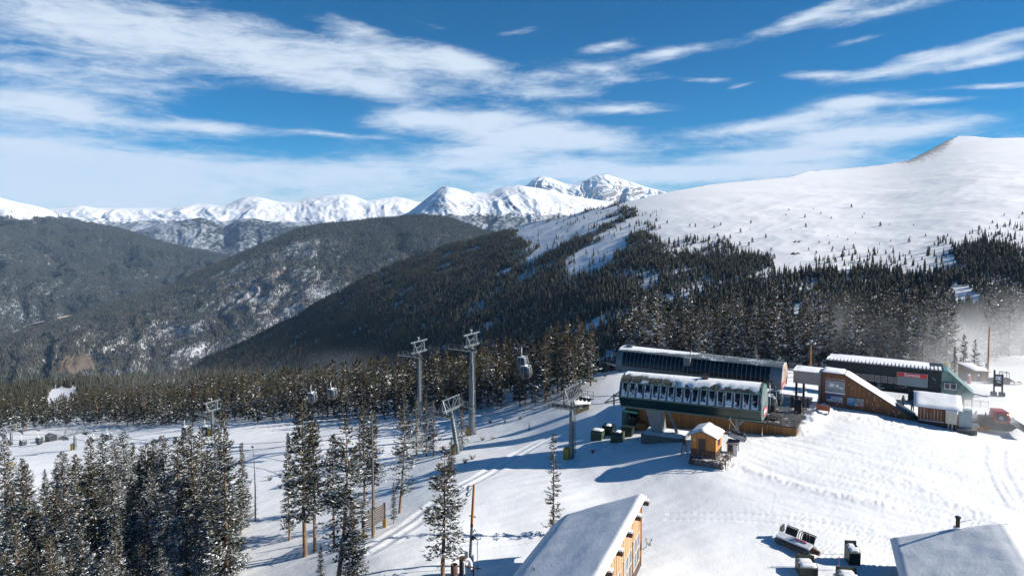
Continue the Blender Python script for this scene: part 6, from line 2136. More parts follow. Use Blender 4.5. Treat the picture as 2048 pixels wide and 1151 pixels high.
h1 = on_line(943, 690, GON); lift_tower(h1, Vector((h1.x, h1.y, gz(h1.x, h1.y))), "tall grey stepped gondola tower with a railed head, nearest to the terminals", r0=.62)
h2 = on_line(838, 703, GON); h2 = at(838, 703, h2.y + 4); lift_tower(h2, Vector((h2.x, h2.y, gz(h2.x, h2.y))), "slimmer gondola tower just left of and beyond the tallest grey one", r0=.42, train=5.4)
h3 = on_line(424, 820, GON); lift_tower(h3, Vector((h3.x, h3.y, gz(h3.x, h3.y))), "gondola tower standing out above the crowded frosted stand", r0=.5, train=4.6, arm=4.8)
h4 = on_line(22, 863, GON); lift_tower(h4, Vector((h4.x, h4.y, gz(h4.x, h4.y))), "gondola tower at the far left edge of the ski run", r0=.5, train=4.6, arm=4.8)
c1 = at(1143, 799, 97.0); lift_tower(c1, Vector((c1.x, c1.y, gz(c1.x, c1.y))), "chairlift tower with a triangular lifting frame nearest the green terminal", style="chair", r0=.42, train=3.8, arm=5.0)
c2 = at(902, 818, 112.0); bpt = ground_under(917, 914, 112.0); lift_tower(c2, bpt, "leaning chairlift tower rising among the spruces of the snowy slope", style="chair", r0=.45, train=3.8, arm=5.0)
c3 = on_line(149, 868, CHR); lift_tower(c3, Vector((c3.x, c3.y, gz(c3.x, c3.y))), "chairlift tower in the middle of the far left run, above the stand", style="chair", r0=.4, train=3.2, arm=4.6)
c4 = at(24, 950, 150); lift_tower(c4, Vector((c4.x, c4.y, gz(c4.x, c4.y))), "chairlift tower half buried among the treetops at the left edge", style="chair", r0=.4, train=3.2, arm=4.6)
c5 = on_line(852, 785, SUM); lift_tower(c5, Vector((c5.x, c5.y, gz(c5.x, c5.y))), "chairlift tower low behind the frosted trio, its arm showing between trees", style="chair", r0=.38, train=3.0, arm=4.6)


def rope(pts, side, label, r=.05):
    b = MB(); P = []
    pts = [Vector(p) + LPERP * side for p in pts]
    for a, c in zip(pts[:-1], pts[1:]):
        n = 6
        L = (c - a).length
        for k in range(n):
            f = k / n; q = a.lerp(c, f); q.z -= L * .018 * 4 * f * (1 - f); P.append(q)
    P.append(pts[-1])
    o0 = P[0].copy()
    b.tube([p - o0 for p in P], r, 5)
    o = b.build("haul_rope", M_STEELD, None, tuple(o0), fix=False)
    tag(o, label, "cable")
    return o


def rope_z(line, t):
    return np.interp(t, [c[0] for c in line], [c[1] for c in line])


GON_PTS = [Vector((*GON, -25.6)), h1 + Vector((0, 0, -.1)), h2 + Vector((0, 0, -.1)), h3 + Vector((0, 0, -.1)), h4 + Vector((0, 0, -.1)), h4 + LDIR * 60 + Vector((0, 0, -14))]
CHR_PTS = [Vector((*CHR, -26.6)), c1 + Vector((0, 0, -.1)), c2 + Vector((0, 0, -.1)), on_line(505, 893, CHR), c3, c3 + LDIR * 60 + Vector((0, 0, -12))]
SUM_PTS = [Vector((*SUM, -29.5)), on_line(1210, 752, SUM), on_line(1008, 772, SUM), c5, on_line(620, 812, SUM), on_line(330, 845, SUM), on_line(60, 880, SUM)]
rope(GON_PTS, -2.6, "near side gondola cable running down from the grey terminal")
rope(GON_PTS, 2.6, "far side gondola cable running down from the grey terminal")
rope(CHR_PTS, -2.5, "near side chairlift cable running down from the green terminal")
rope(CHR_PTS, 2.5, "far side chairlift cable running down from the green terminal")
rope(SUM_PTS, -2.3, "near side cable of the chairlift along the forest edge")
rope(SUM_PTS, 2.3, "far side cable of the chairlift along the forest edge")


# gondola cabins
def make_cabin():
    T = thing("gondola_cabin", "x", "gondola cabin", (0, 0, 0))
    def ring(z, sx, sy, n=20, e=3.2):
        out = []
        for k in range(n):
            a = 2 * math.pi * k / n; c, s = math.cos(a), math.sin(a)
            rr = (abs(c) ** e + abs(s) ** e) ** (-1 / e)
            out.append((sx * rr * c, sy * rr * s, z))
        return out
    def loft(rows, mats, name, mat):
        b = MB(); n = 20; vs = []
        for z, sx, sy in rows: vs += ring(z, sx, sy)
        fs = [(i * n + k, i * n + (k + 1) % n, (i + 1) * n + (k + 1) % n, (i + 1) * n + k) for i in range(len(rows) - 1) for k in range(n)]
        b.add(vs, fs, 0, True); b.add(vs[:n], [tuple(range(n))[::-1]]); b.add(vs[-n:], [tuple(range(n))])
        return b.build(name, mat, T, fix=False)
    loft([(-4.55, .62, .60), (-4.35, .84, .82), (-3.9, .98, .95), (-3.55, 1.03, 1.0)], None, "lower_body", mat_plain("cabin_charcoal", (.035, .033, .042), .25, .2))
    loft([(-3.54, 1.03, 1.0), (-3.1, 1.05, 1.02), (-2.7, .98, .95), (-2.42, .86, .83)], None, "window_band", M_GLASSB)
    loft([(-2.41, .88, .85), (-2.32, .84, .81), (-2.24, .60, .58)], None, "roof", M_STEEL)
    b = MB()
    for sx in (-1, 1):
        for y in (-.42, .42):
            b.tube([(sx * .62, y, -4.5), (sx * .99, y, -3.9), (sx * 1.07, y, -3.3), (sx * .95, y, -2.6), (sx * .8, y, -2.3)], .045, 5)
    for sy in (-1, 1):
        b.tube([(.0, sy * .62, -4.5), (0, sy * .98, -3.9), (0, sy * 1.04, -3.3), (0, sy * .93, -2.6), (0, sy * .8, -2.3)], .06, 5)
    b.build("door_frame", M_GREYW, T)
    b = MB(); b.box(-.7, .7, -.75, -.55, -2.2, -2.08); b.box(-.7, .7, .55, .75, -2.2, -2.08); b.box(-.12, .12, -.8, .8, -2.22, -2.1); b.build("roof_rack", M_WHITE, T)
    b = MB(); b.tube([(0, 0, -2.15), (0, .42, -1.6), (0, .42, -.7), (0, .1, -.12)], .075, 7); b.build("hanger", M_WHITE, T)
    b = MB(); b.box(-.45, .45, -.16, .16, -.12, .14); b.tube([(-.3, .16, .05), (-.3, .3, .05)], .14, 8); b.tube([(.3, .16, .05), (.3, .3, .05)], .14, 8); b.build("grip", M_STEELD, T)
    return T


CABIN = make_cabin()
cab_rz = math.atan2(LDIR.y, LDIR.x)
cabins = [(1045, 691, "gondola cabin on the far cable just left of the grey terminal, behind another"), (1052, 708, "gondola cabin on the near cable hanging in front of another by the grey terminal"),
          (624, 766, "left cabin of the pair gliding past the dark spruces behind the open stand"), (664, 758, "right cabin of the pair gliding past the dark spruces behind the open stand"),
          (412, 835, "gondola cabin hanging right beside the tower above the frosted stand"), (371, 836, "gondola cabin just left of the tower above the frosted stand"),
          (216, 852, "right cabin of the two crossing halfway down the left run"), (189, 861, "left cabin of the two crossing halfway down the left run"),
          (78, 860, "gondola cabin beside the little yellow-doored machine on the left run"), (45, 866, "gondola cabin nearest the tower at the far left edge")]
for i, (px, py, lab) in enumerate(cabins):
    o = CABIN if i == 0 else copy_tree(CABIN)
    p = on_line(px, py, GON)
    if i == 0: p = at(px, py, p.y + 2.0)
    if i == 1: p = at(px, py, p.y - 2.0)
    o.location = p; o.rotation_euler = (0, 0, cab_rz + (.0 if i % 2 else .06)); o["label"] = lab; o["group"] = "gondola cabins on the cables"
    if i == 1: s = .98
for k, (px, py, Y, lab) in enumerate(((1541, 818, 0, "black snow-streaked gondola cabin parked under the grey terminal end, nearest the deck"), (1553, 806, 3.2, "black gondola cabin parked farther under the grey terminal end"))):
    o = copy_tree(CABIN); p = at(px - 3, py, 101.5 + Y)
    o.location = (p.x, p.y, DZ + 4.75); o.rotation_euler = (0, 0, cab_rz + .3); o["label"] = lab; o["group"] = "gondola cabins on the cables"


def make_chair(w=2.8):
    T = thing("lift_chair", "x", "lift chair", (0, 0, 0))
    # local x: travel direction, y across
    b = MB(); b.tube([(0, 0, 0), (-.12, 0, -.8), (-.30, 0, -1.6), (-.30, 0, -2.1)], .06, 6); b.build("hanger", M_STEEL, T)
    b = MB(); b.box(-.3, .3, -.12, .12, -.1, .14); b.build("grip", M_STEELD, T)
    b = MB(); b.bar((-.30, -w / 2, -2.1), (-.30, w / 2, -2.1), .09)
    for s in (-1, 1): b.tube([(-.30, s * w / 2, -2.1), (-.32, s * w / 2, -3.0), (.25, s * w / 2, -3.15)], .05, 6); b.bar((-.30, s * w / 6, -2.1), (-.3, s * w / 6, -3.0), .05)
    b.build("frame", M_STEEL, T)
    b = MB(); b.box(-.28, .30, -w / 2 + .05, w / 2 - .05, -3.18, -3.06); b.build("seat", M_BLACK, T)
    b = MB(); b.box(-.36, -.26, -w / 2 + .05, w / 2 - .05, -2.98, -2.45); b.build("backrest", M_BLACK, T)
    b = MB(); b.bar((.1, -w / 2, -2.35), (.1, w / 2, -2.35), .05)
    for s in (-1, 1): b.bar((-.3, s * w / 2, -2.2), (.12, s * w / 2, -2.35), .05)
    b.build("restraint_bar", M_STEEL, T)
    b = MB(); b.box(-.25, .28, -w / 2 + .1, w / 2 - .1, -3.06, -3.02); b.build("seat_snow", M_RIME, T)
    return T


CHAIR = make_chair()
chairs = [(505, 893, CHR, "big dark lift chair hanging at the right edge of the crowded stand"), (985, 776, SUM, "left chair of the two in front of the forest belt right of the tall tower"), (1029, 774, SUM, "right chair of the two in front of the forest belt right of the tall tower"),
          (1210, 751, SUM, "lift chair over the snow gap left of the grey terminal"), (621, 812, SUM, "lift chair low over the run below the pair of cabins"), (612 + 998, 752, SUM, "lift chair seen under the grey canopy"),
          (862, 840, CHR, "lift chair hanging behind the leaning tower and frosted trio"), (340, 845, SUM, "small chair far down the run left of the gondola tower"), (170, 860, SUM, "small chair far off over the middle of the left run")]
for i, (px, py, ln, lab) in enumerate(chairs):
    o = CHAIR if i == 0 else copy_tree(CHAIR)
    p = on_line(px, py, ln)
    if px > 1500: p = at(px, py, 121)
    o.location = p; o.rotation_euler = (0, 0, cab_rz + (math.pi if i % 2 else 0)); o["label"] = lab; o["group"] = "lift chairs on the cables"
o = copy_tree(CHAIR); p = at(1458, 836, 87.0); o.location = p; o.rotation_euler = (0, .5, cab_rz + 1.0); o["label"] = "tilted lift chair dangling at the green terminal, right of the orange hut"; o["group"] = "lift chairs on the cables"


# little machine on the far left run
x, y, z = hit(94, 883, ground)
T = thing("drive_shed", "tiny dark machine shed with a yellow door on the left run", "shed", (x, y, z), A30)
b = MB(); b.prism([(0, 0), (2.6, 0), (2.6, 1.9), (1.3, 2.5), (0, 1.9)], -1.3, 1.3); b.build("walls", M_STEELD, T)
b = MB(); b.box(-.5, .2, -.05, -.002, 0, 1.5); b.build("door", M_YELLOW, T)
b = MB(); b.slab([(-1.4, -.2, 1.9), (1.4, -.2, 1.9), (1.4, 1.3, 2.6), (-1.4, 1.3, 2.6)], .1); b.slab([(-1.4, 2.8, 1.9), (1.4, 2.8, 1.9), (1.4, 1.3, 2.6), (-1.4, 1.3, 2.6)], .1); b.build("roof", M_GREYP, T)


# ---------------------------------------------------------------- foreground building with the snow-covered lean roof
def foreground_roof():
    A = Vector((12.0, 62.0, -25.9))                   # far end of the high eave
    u = Vector((-.383, -.924, 0)); v = Vector((-.924, .383, 0))   # along the eave toward the viewer / down the slope
    Lh, Ld, drop = 26.0, 7.6, 3.35
    rz = math.atan2(u.y, u.x)
    T = thing("lodge_building", "tan batten-sided building under a long slanting roof of smooth snow", "building", tuple(A), rz)
    # local x = u ; local y = left of u = (-u.y, u.x) = (.924,-.383) -> so down the slope is -y
    zr = lambda yy: drop * yy / Ld
    b = MB()
    b.add([(0.35, .0, -6.4), (Lh, .0, -6.4), (Lh, .0, -.25), (0.35, .0, -.25), (0.35, -Ld + .6, -6.4), (Lh, -Ld + .6, -6.4), (Lh, -Ld + .6, -drop), (0.35, -Ld + .6, -drop)],
          [(0, 1, 2, 3), (5, 4, 7, 6), (4, 0, 3, 7), (1, 5, 6, 2)]); b.build("walls", M_WOODB, T)
    b = MB(); b.box(.3, Lh, .002, .06, -6.4, -5.55); b.build("base_board", M_BROWNP, T)
    b = MB(); b.slab([(0, .25, .02), (Lh, .25, .02), (Lh, -Ld, -drop), (0, -Ld, -drop)], .22); b.build("roof", M_TIMBER, T)
    # purlin ends
    for k in range(6):
        x = .15 + k * 3.35
        b = MB(); b.box(x, x + .42, -.1, .72, -.60, -.22); p = b.build("rafter_tail", M_BROWNP, T)
        b = MB(); b.box(x - .02, x + .44, .2, .72, -.22, -.08); b.build("snow_cap", M_RIME, p)
    # the snow: a deep smooth sheet that slides over the low eave and drifts to the ground
    nx, ny = 90, 46
    V = []
    for i in range(nx):
        x = -.18 + (Lh + .2) * i / (nx - 1)
        for j in range(ny):
            s = j / (ny - 1)
            y = .42 - s * (Ld + 3.2)
            zz = drop * min(0, y) / Ld + .40
            if y > 0: zz = .40 - .28 * (y / .42) ** 2
            over = -y - Ld
            if over > -.8: zz -= .30 * max(0, over + .8) ** 1.7
            e = min(1, i / 2.0)
            zz -= (1 - e) * .38
            zz += .05 * float(fbm(np.array([x * .35]), np.array([y * .35]), 3, 77)[0])
            V.append((x, y, zz))
    b = MB(); b.add(V, grid_faces(nx, ny).tolist(), 0, True); b.build("roof_snow", M_ROOFSNOW, T, fix=False)
    b = MB(); b.add([(-.18, .42, .12), (Lh, .42, .12), (Lh, .42, -.02), (-.18, .42, -.02), (-.18, .25, .0), (Lh, .25, .0)], [(0, 1, 2, 3), (3, 2, 5, 4)]); b.build("snow_lip", M_RIME, T, fix=False)
    # windows: two tall pairs
    for x0, x1, z0, z1 in ((1.3, 3.75, -5.35, -2.7), (4.6, 7.3, -5.35, -2.75), (8.6, 11.2, -5.35, -2.75)):
        xm = (x0 + x1) / 2; zm = z0 + (z1 - z0) * .52
        b = MB()
        for xx in (x0, xm, x1): b.box(xx - .07, xx + .07, .0, .10, z0, z1)
        for zz in (z0, zm, z1): b.box(x0 - .07, x1 + .07, .0, .11, zz - .07, zz + .07)
        w = b.build("window", mat_plain("window_trim", (.52, .42, .33), .6) if x0 < 2 else bpy.data.materials["window_trim"], T)
        for a0, a1 in ((x0, xm), (xm, x1)):
            for c0, c1 in ((z0, zm), (zm, z1)):
                b = MB(); b.box(a0 + .07, a1 - .07, .01, .045, c0 + .07, c1 - .07); b.build("pane", M_WINP, w)
        b = MB(); b.box(x0 + .45, x0 + .62, .046, .06, z0 + .1, zm - .1); b.build("curtain", M_BROWNP, w)
    b = MB(); b.box(.3, .42, -.05, .10, -6.4, -.3); b.build("corner_board", M_POLEW, T)
    # dish on the corner
    D = thing("satellite_dish", "grey satellite dish on the corner of the tan batten-sided building", "satellite dish", tuple(at(1284.5, 1098, 61.7)), 0)
    b = MB(); b.tube([(0, 0, 0), (.35, .0, .25), (.42, 0, .55)], .035, 6); b.build("arm", M_STEEL, D)
    V = []; n = 14
    c = Vector((.5, -.05, .75)); ax = Vector((.65, -.35, .62)).normalized(); e1 = ax.cross(Vector((0, 0, 1))).normalized(); e2 = e1.cross(ax)
    rings = 4
    b = MB(); vs = [c - ax * .10]
    for r_ in range(1, rings + 1):
        for k in range(n):
            a = 2 * math.pi * k / n; rr = .42 * r_ / rings
            vs.append(c + (e1 * math.cos(a) * .85 + e2 * math.sin(a)) * rr + ax * (.10 * (r_ / rings) ** 2 - .10))
    fs = [(0, 1 + k, 1 + (k + 1) % n) for k in range(n)] + [(1 + (r_ - 1) * n + k, 1 + r_ * n + k, 1 + r_ * n + (k + 1) % n, 1 + (r_ - 1) * n + (k + 1) % n) for r_ in range(1, rings) for k in range(n)]
    b.add(vs, fs, 0, True); b.build("reflector", mat_plain("dish_grey", (.13, .14, .13), .5), D, fix=False)
    b = MB(); b.bar(c - ax * .05 - e2 * .3, c + ax * .40, .03); b.box(-.05, .05, -.05, .05, -.06, .06, M=Matrix.Translation(c + ax * .42)); b.build("receiver", M_STEELD, D)
    for px, py, t, lab in ((1068, 1155, 1137, "short loop-topped pipe sticking out of the snow roof"), (1167, 1155, 1132, "thin brown rod rising from the snow roof")):
        p = at(px, py, 53.0)
        a = A + Vector((0, 0, 0))
        S = thing("roof_pipe", lab, "pipe", tuple(p), 0)
        hh = (py - t + 4) * 53 / 1369
        b = MB(); b.tube([(0, 0, -.6), (0, 0, hh)], .05 if px < 1100 else .025, 6); b.build("pipe", M_STEELD if px < 1100 else M_RUST, S)
        if px < 1100:
            b = MB(); b.tube([(0, 0, hh - .1), (-.12, 0, hh + .1), (-.2, 0, hh - .05), (-.12, 0, hh - .3)], .025, 6); b.build("loop", M_STEELD, S)


M_ROOFSNOW = snow_mat("smooth_roof_snow", 0, scale=3.0, grain=2.4)
foreground_roof()


def right_roof():
    A = Vector((42.9, 58.7, -27.0))                  # far end of the high side
    u = Vector((-.40, -.917, 0)); Lh, Ld, drop = 26.0, 8.3, 3.0
    T = thing("cabin_building", "building mostly hidden under a broad pale snow roof with a rusty chimney", "building", tuple(A), math.atan2(u.y, u.x))
    b = MB(); b.add([(.35, .0, -5.6), (Lh, .0, -5.6), (Lh, .0, -.25), (.35, .0, -.25), (.35, -Ld + .5, -5.6), (Lh, -Ld + .5, -5.6), (Lh, -Ld + .5, -drop), (.35, -Ld + .5, -drop)],
                    [(0, 1, 2, 3), (5, 4, 7, 6), (4, 0, 3, 7), (1, 5, 6, 2)]); b.build("walls", M_TIMBER, T)
    b = MB(); b.slab([(0, .3, .05), (Lh, .3, .05), (Lh, -Ld, -drop), (0, -Ld, -drop)], .2); b.build("roof", M_STEELD, T)
    b = MB(); b.slab([(0, .3, .05), (Lh, .3, .05), (Lh, 5.3, -1.9), (0, 5.3, -1.9)], .2); b.build("roof", M_STEELD, T)
    nx, ny = 80, 60
    V = []
    for i in range(nx):
        x = -.15 + (Lh + .2) * i / (nx - 1)
        for j in range(ny):
            y = 5.4 - (Ld + 5.6) * j / (ny - 1)
            zz = (drop * y / Ld if y < 0 else -.36 * y) + .34
            zz -= .12 * math.exp(-(y / .7) ** 2)
            e = min(1, i / 1.5, j / 1.5, (ny - 1 - j) / 1.5); zz -= (1 - e) * .32
            zz += .06 * float(fbm(np.array([x * .4]), np.array([y * .4]), 3, 79)[0])
            V.append((x, y, zz))
    b = MB(); b.add(V, grid_faces(nx, ny).tolist(), 0, True); b.build("roof_snow", M_ROOFSNOW, T, fix=False)
    # chimney pipe: base seen at 1915, 1063
    w = Vector((39.7, 59.6, -28.2)) - A
    R = Matrix.Rotation(-math.atan2(u.y, u.x), 3, 'Z'); c = R @ w
    b = MB(); b.tube([(c.x, c.y, c.z - .3), (c.x, c.y, c.z + 1.35)], .17, 12); ch = b.build("chimney", M_RUST, T)
    b = MB(); b.tube([(c.x, c.y, c.z + 1.42), (c.x, c.y, c.z + 1.5)], [.27, .10], 10); b.tube([(c.x, c.y, c.z + 1.28), (c.x, c.y, c.z + 1.36)], .22, 10); b.build("rain_cap", M_STEELD, ch)
    b = MB(); b.box(c.x - .3, c.x + .3, c.y - .3, c.y + .3, c.z + .1, c.z + .5); b.build("chimney_snow", M_RIME, ch)
    b = MB(); b.bar((c.x, c.y, c.z + .9), (c.x - 1.0, c.y + 1.2, c.z + .95), .03); b.build("stay_rod", M_STEELD, ch)


right_roof()


# ---------------------------------------------------------------- parked implement and the crates with stakes
def implement():
    p = at(1557, 1083, 66.2); q = at(1618, 1112, 63.6)
    d = q - p
    T = thing("groomer_implement", "parked groomer tiller with black flaps, hose hoops and a snow-covered frame", "machine", (p.x, p.y, gz(p.x, p.y)), math.atan2(d.y, d.x))
    L = math.hypot(d.x, d.y) + .4
    b = MB(); b.prism([(-.7, 0), (.5, 0), (.7, .35), (.2, .75), (-.5, .55)], 0, L); b.build("frame_body", M_GREYP, T)
    b = MB(); b.prism([(-.62, .50), (.1, .74), (.1, .86), (-.6, .64)], .05, L - .05); b.build("frame_snow", M_SNOWT, T)
    for x0, x1 in ((.3, 1.5), (L - 1.55, L - .3)):
        b = MB(); b.add([(x0, .55, .55), (x1, .55, .55), (x1, .9, 1.2), (x0, .9, 1.2), (x0, .65, .55), (x1, .65, .55), (x1, 1.0, 1.2), (x0, 1.0, 1.2)], [(0, 1, 2, 3), (7, 6, 5, 4), (0, 4, 5, 1), (2, 6, 7, 3), (0, 3, 7, 4), (1, 5, 6, 2)]); f = b.build("flap", M_BLACK, T)
        b = MB()
        for k in range(7): b.bar((x0 + (x1 - x0) * k / 6, 1.0, 1.12), (x0 + (x1 - x0) * k / 6, 1.06, 1.3), .04)
        b.bar((x0, 1.05, 1.27), (x1, 1.05, 1.27), .07); b.build("comb_edge", M_STEELD, f)
    b = MB(); b.add([(-.1, .2, .4), (-.1, 1.1, .6), (-.1, 1.05, 1.3), (-.1, .35, 1.15), (-.02, .2, .4), (-.02, 1.1, .6), (-.02, 1.05, 1.3), (-.02, .35, 1.15)], [(0, 1, 2, 3), (7, 6, 5, 4), (0, 4, 5, 1), (1, 5, 6, 2), (2, 6, 7, 3), (3, 7, 4, 0)]); b.build("end_plate", M_BLACK, T)
    b = MB()
    for x in (2.15, 2.4, 2.7): b.tube([(x - .3, .3, .7), (x - .25, .5, 1.3), (x, .6, 1.55), (x + .25, .5, 1.3), (x + .3, .3, .7)], .05, 6)
    b.build("hoses", M_BLACK, T)
    b = MB(); b.bar((1.7, -.1, .80), (3.0, -.1, .82), .10); b.build("red_bar", M_RED, T)
    for x0 in (.2, L * .5):
        b = MB(); b.bar((x0, -.85, .25), (x0 + 1.6, -.85, .25), .12, .34); b.build("cutter_bar", M_STEELD, T)
    b = MB(); b.tube([(L, -.2, .4), (L + .7, -.1, .35)], [.3, .22], 10); b.build("end_drum", M_RUST, T)


implement()


def crate(px, py, Y, w, d, h, lab, rz):
    p = at(px, py, Y)
    T = thing("equipment_crate", lab, "crate", (p.x, p.y, gz(p.x, p.y)), rz)
    b = MB(); b.prism([(0, -.2), (d, -.2), (d, h), (d * .4, h), (0, h * .75)], -w / 2, w / 2); b.build("body", M_BOXD, T)
    b = MB(); b.box(-w / 2 - .02, w / 2 + .02, d, d + .08, -.2, h + .35); b.build("back_panel", M_BOXG, T)
    b = MB(); b.slab([(-w / 2, -.05, h * .78), (w / 2, -.05, h * .78), (w / 2, d * .45, h + .06), (-w / 2, d * .45, h + .06)], .05); b.build("lid", M_BOXG, T)
    snow_slab("snow_cap", [(-w / 2 + .05, .05, h * .82), (w / 2 - .05, .05, h * .82), (w / 2 - .05, d * .42, h + .06), (-w / 2 + .05, d * .42, h + .06)], T, t=.12, n=8, over=0, seed=int(px))
    snow_slab("snow_cap", [(-w / 2 + .05, d * .42, h + .02), (w / 2 - .3, d * .42, h + .02), (w / 2 - .3, d - .05, h + .02), (-w / 2 + .05, d - .05, h + .02)], T, t=.14, n=8, over=0, seed=int(px) + 1)
    return T


crate(1617, 1162, 60.0, 1.6, 1.3, 1.0, "dark green equipment crate with a snowy lid below the parked tiller", math.radians(-8))
crate(1709, 1150, 61.5, 1.0, 1.1, 1.45, "tall dark equipment crate with an olive back panel, snow in its corner", math.radians(-6))
crate(1701, 1185, 58.2, 1.7, 1.2, .95, "low dark equipment crate in front of the tall one, edged with snow", math.radians(-8))
for px, py, t, lab in ((1598, 1132, 1105, "red marker stake behind the crate nearest the parked tiller"), (1677.5, 1140, 1112, "red marker stake in front of the tall dark crate"), (1698.5, 1108, 1080, "red marker stake behind the tall dark crate")):
    x, y, z = hit(px, py, ground); y0 = y
    S = thing("marker_stake", lab, "stake", (x, y, z)); hh = (py - t) * y / 1369
    b = MB(); b.tube([(0, 0, -.2), (0, 0, hh)], .032, 6); b.build("pole", M_STAKE, S)
    b = MB(); b.tube([(0, 0, hh), (0, 0, hh + .05)], .04, 6); b.build("cap", M_STAKE, S)


# ---------------------------------------------------------------- floodlight pole and plumbing at the bottom
def flood_pole():
    Y = 64.0
    p = at(939, 1136, Y); t = at(948, 968, Y)
    T = thing("floodlight_pole", "orange wooden floodlight pole with a steel lower half, leaning slightly", "floodlight pole", tuple(p))
    d = t - p
    b = MB(); b.tube([(0, 0, -.5), d * .0, d * .55], [.17, .16, .13], 10); b.build("steel_pole", M_STEEL, T)
    b = MB(); b.tube([d * .50, d], [.15, .12], 10); b.build("timber_pole", M_POLEW, T)
    for f, s, dx in ((.97, .24, -.42), (.9, .20, -.50)):
        c = d * f + Vector((dx, -.15, 0)); b = MB(); b.tube([c + Vector((.18, .1, .05)), c, c + Vector((-.08, -.12, -.10))], [.12, s, s * 1.1], 12); lamp = b.build("floodlight", M_STEEL, T)
        b = MB(); b.ball(c + Vector((-.07, -.13, -.08)), s * .95, n=8, sz=.9); b.build("lens", M_LENS, lamp)
    b = MB(); b.bar(d * .62 + Vector((-.3, 0, .1)), d * .62 + Vector((.35, 0, -.05)), .08); b.box(-.12, .12, -.2, .0, -.1, .15, M=Matrix.Translation(d * .52)); b.tube([d * .40, d * .45 + Vector((.3, 0, .15)), d * .44 + Vector((.45, 0, .0))], .05, 6)
    b.box(-.1, .12, -.15, .1, -.2, .2, M=Matrix.Translation(d * .38 + Vector((.2, -.1, 0)))); b.build("fittings", M_STEELD, T)
    b = MB(); b.box(-.45, -.15, -.2, .1, 1.0, 1.6); b.box(.12, .42, -.22, .1, .7, 1.35); b.build("switch_box", M_GCAB, T)
    q = at(955, 1160, 63.0); h = (1160 - 1073) * 63 / 1369
    W = thing("weather_mast", "thin weather mast with spinning cups beside the floodlight pole", "weather mast", tuple(q))
    b = MB(); b.tube([(0, 0, -.3), (0, 0, h)], .035, 6); b.build("mast", M_STEEL, W)
    b = MB(); b.bar((-.2, 0, h), (.3, 0, h - .03), .04); b.ball((-.2, 0, h + .12), .10, n=6); b.ball((-.08, -.1, h + .1), .06, n=6); b.bar((.3, 0, h), (.3, 0, h + .18), .05); b.build("anemometer", M_STEELD, W)
    # pipes
    q = at(908.5, 1156, 61.5)
    P = thing("rusty_standpipe", "wide dark rusty standpipe open at the top beside the ragged spruce", "pipe", tuple(q))
    hh = (1156 - 1126) * 61.5 / 1369
    b = MB(); n = 14
    vs = []
    for r_, z in ((.32, -1.5), (.32, hh), (.24, hh), (.24, hh - .5)):
        vs += [(r_ * math.cos(6.283 * k / n), r_ * math.sin(6.283 * k / n), z) for k in range(n)]
    b.add(vs, [(i * n + k, i * n + (k + 1) % n, (i + 1) * n + (k + 1) % n, (i + 1) * n + k) for i in range(3) for k in range(n)], 0, True)
    b.build("pipe", M_RUST, P, fix=False)
    b = MB(); b.tube([(0, 0, .2), (0, 0, .3)], .34, 14); b.build("flange", M_RUST, P)
    q = at(926, 1158, 62.0)
    G = thing("hydrant_assembly", "white-capped snowmaking pipe hydrant with a brown bracket frame", "hydrant", tuple(q))
    h = (1158 - 1112) * 62 / 1369
    b = MB(); b.tube([(-.05, .1, -1), (-.05, .1, h)], .30, 12); b.build("casing", M_RUST, G)
    b = MB(); b.tube([(.12, -.25, -1), (.12, -.25, h - .25)], .12, 10); b.tube([(.2, .1, h - .35), (.55, .1, h - .2), (.72, .1, h - .55), (.72, .1, -.3)], .17, 10); b.build("white_pipes", M_WHITE, G)
    b = MB(); b.tube([(-.34, .1, h), (-.2, -.1, h + .06), (.2, -.1, h + .04)], .03, 6); b.bar((.1, -.3, h - .6), (1.7, -.2, h - .95), .09); b.bar((.1, -.3, h - .4), (1.1, -.3, h - 1.3), .06); b.bar((1.0, -.25, -.6), (1.0, -.25, h - .8), .10); b.build("bracket", M_RUST, G)
    q = at(946, 1150, 63.6)
    B = thing("tan_tub", "tan plastic tub hanging at the foot of the floodlight pole", "tub", tuple(q))
    b = MB(); b.tube([(0, 0, -.25), (0, 0, .55)], [.26, .38], 12); b.build("tub", M_TANB, B)
    b = MB(); b.tube([(0, 0, .55), (0, 0, .60)], [.40, .40], 12); b.build("rim", M_TANB, B)


flood_pole()


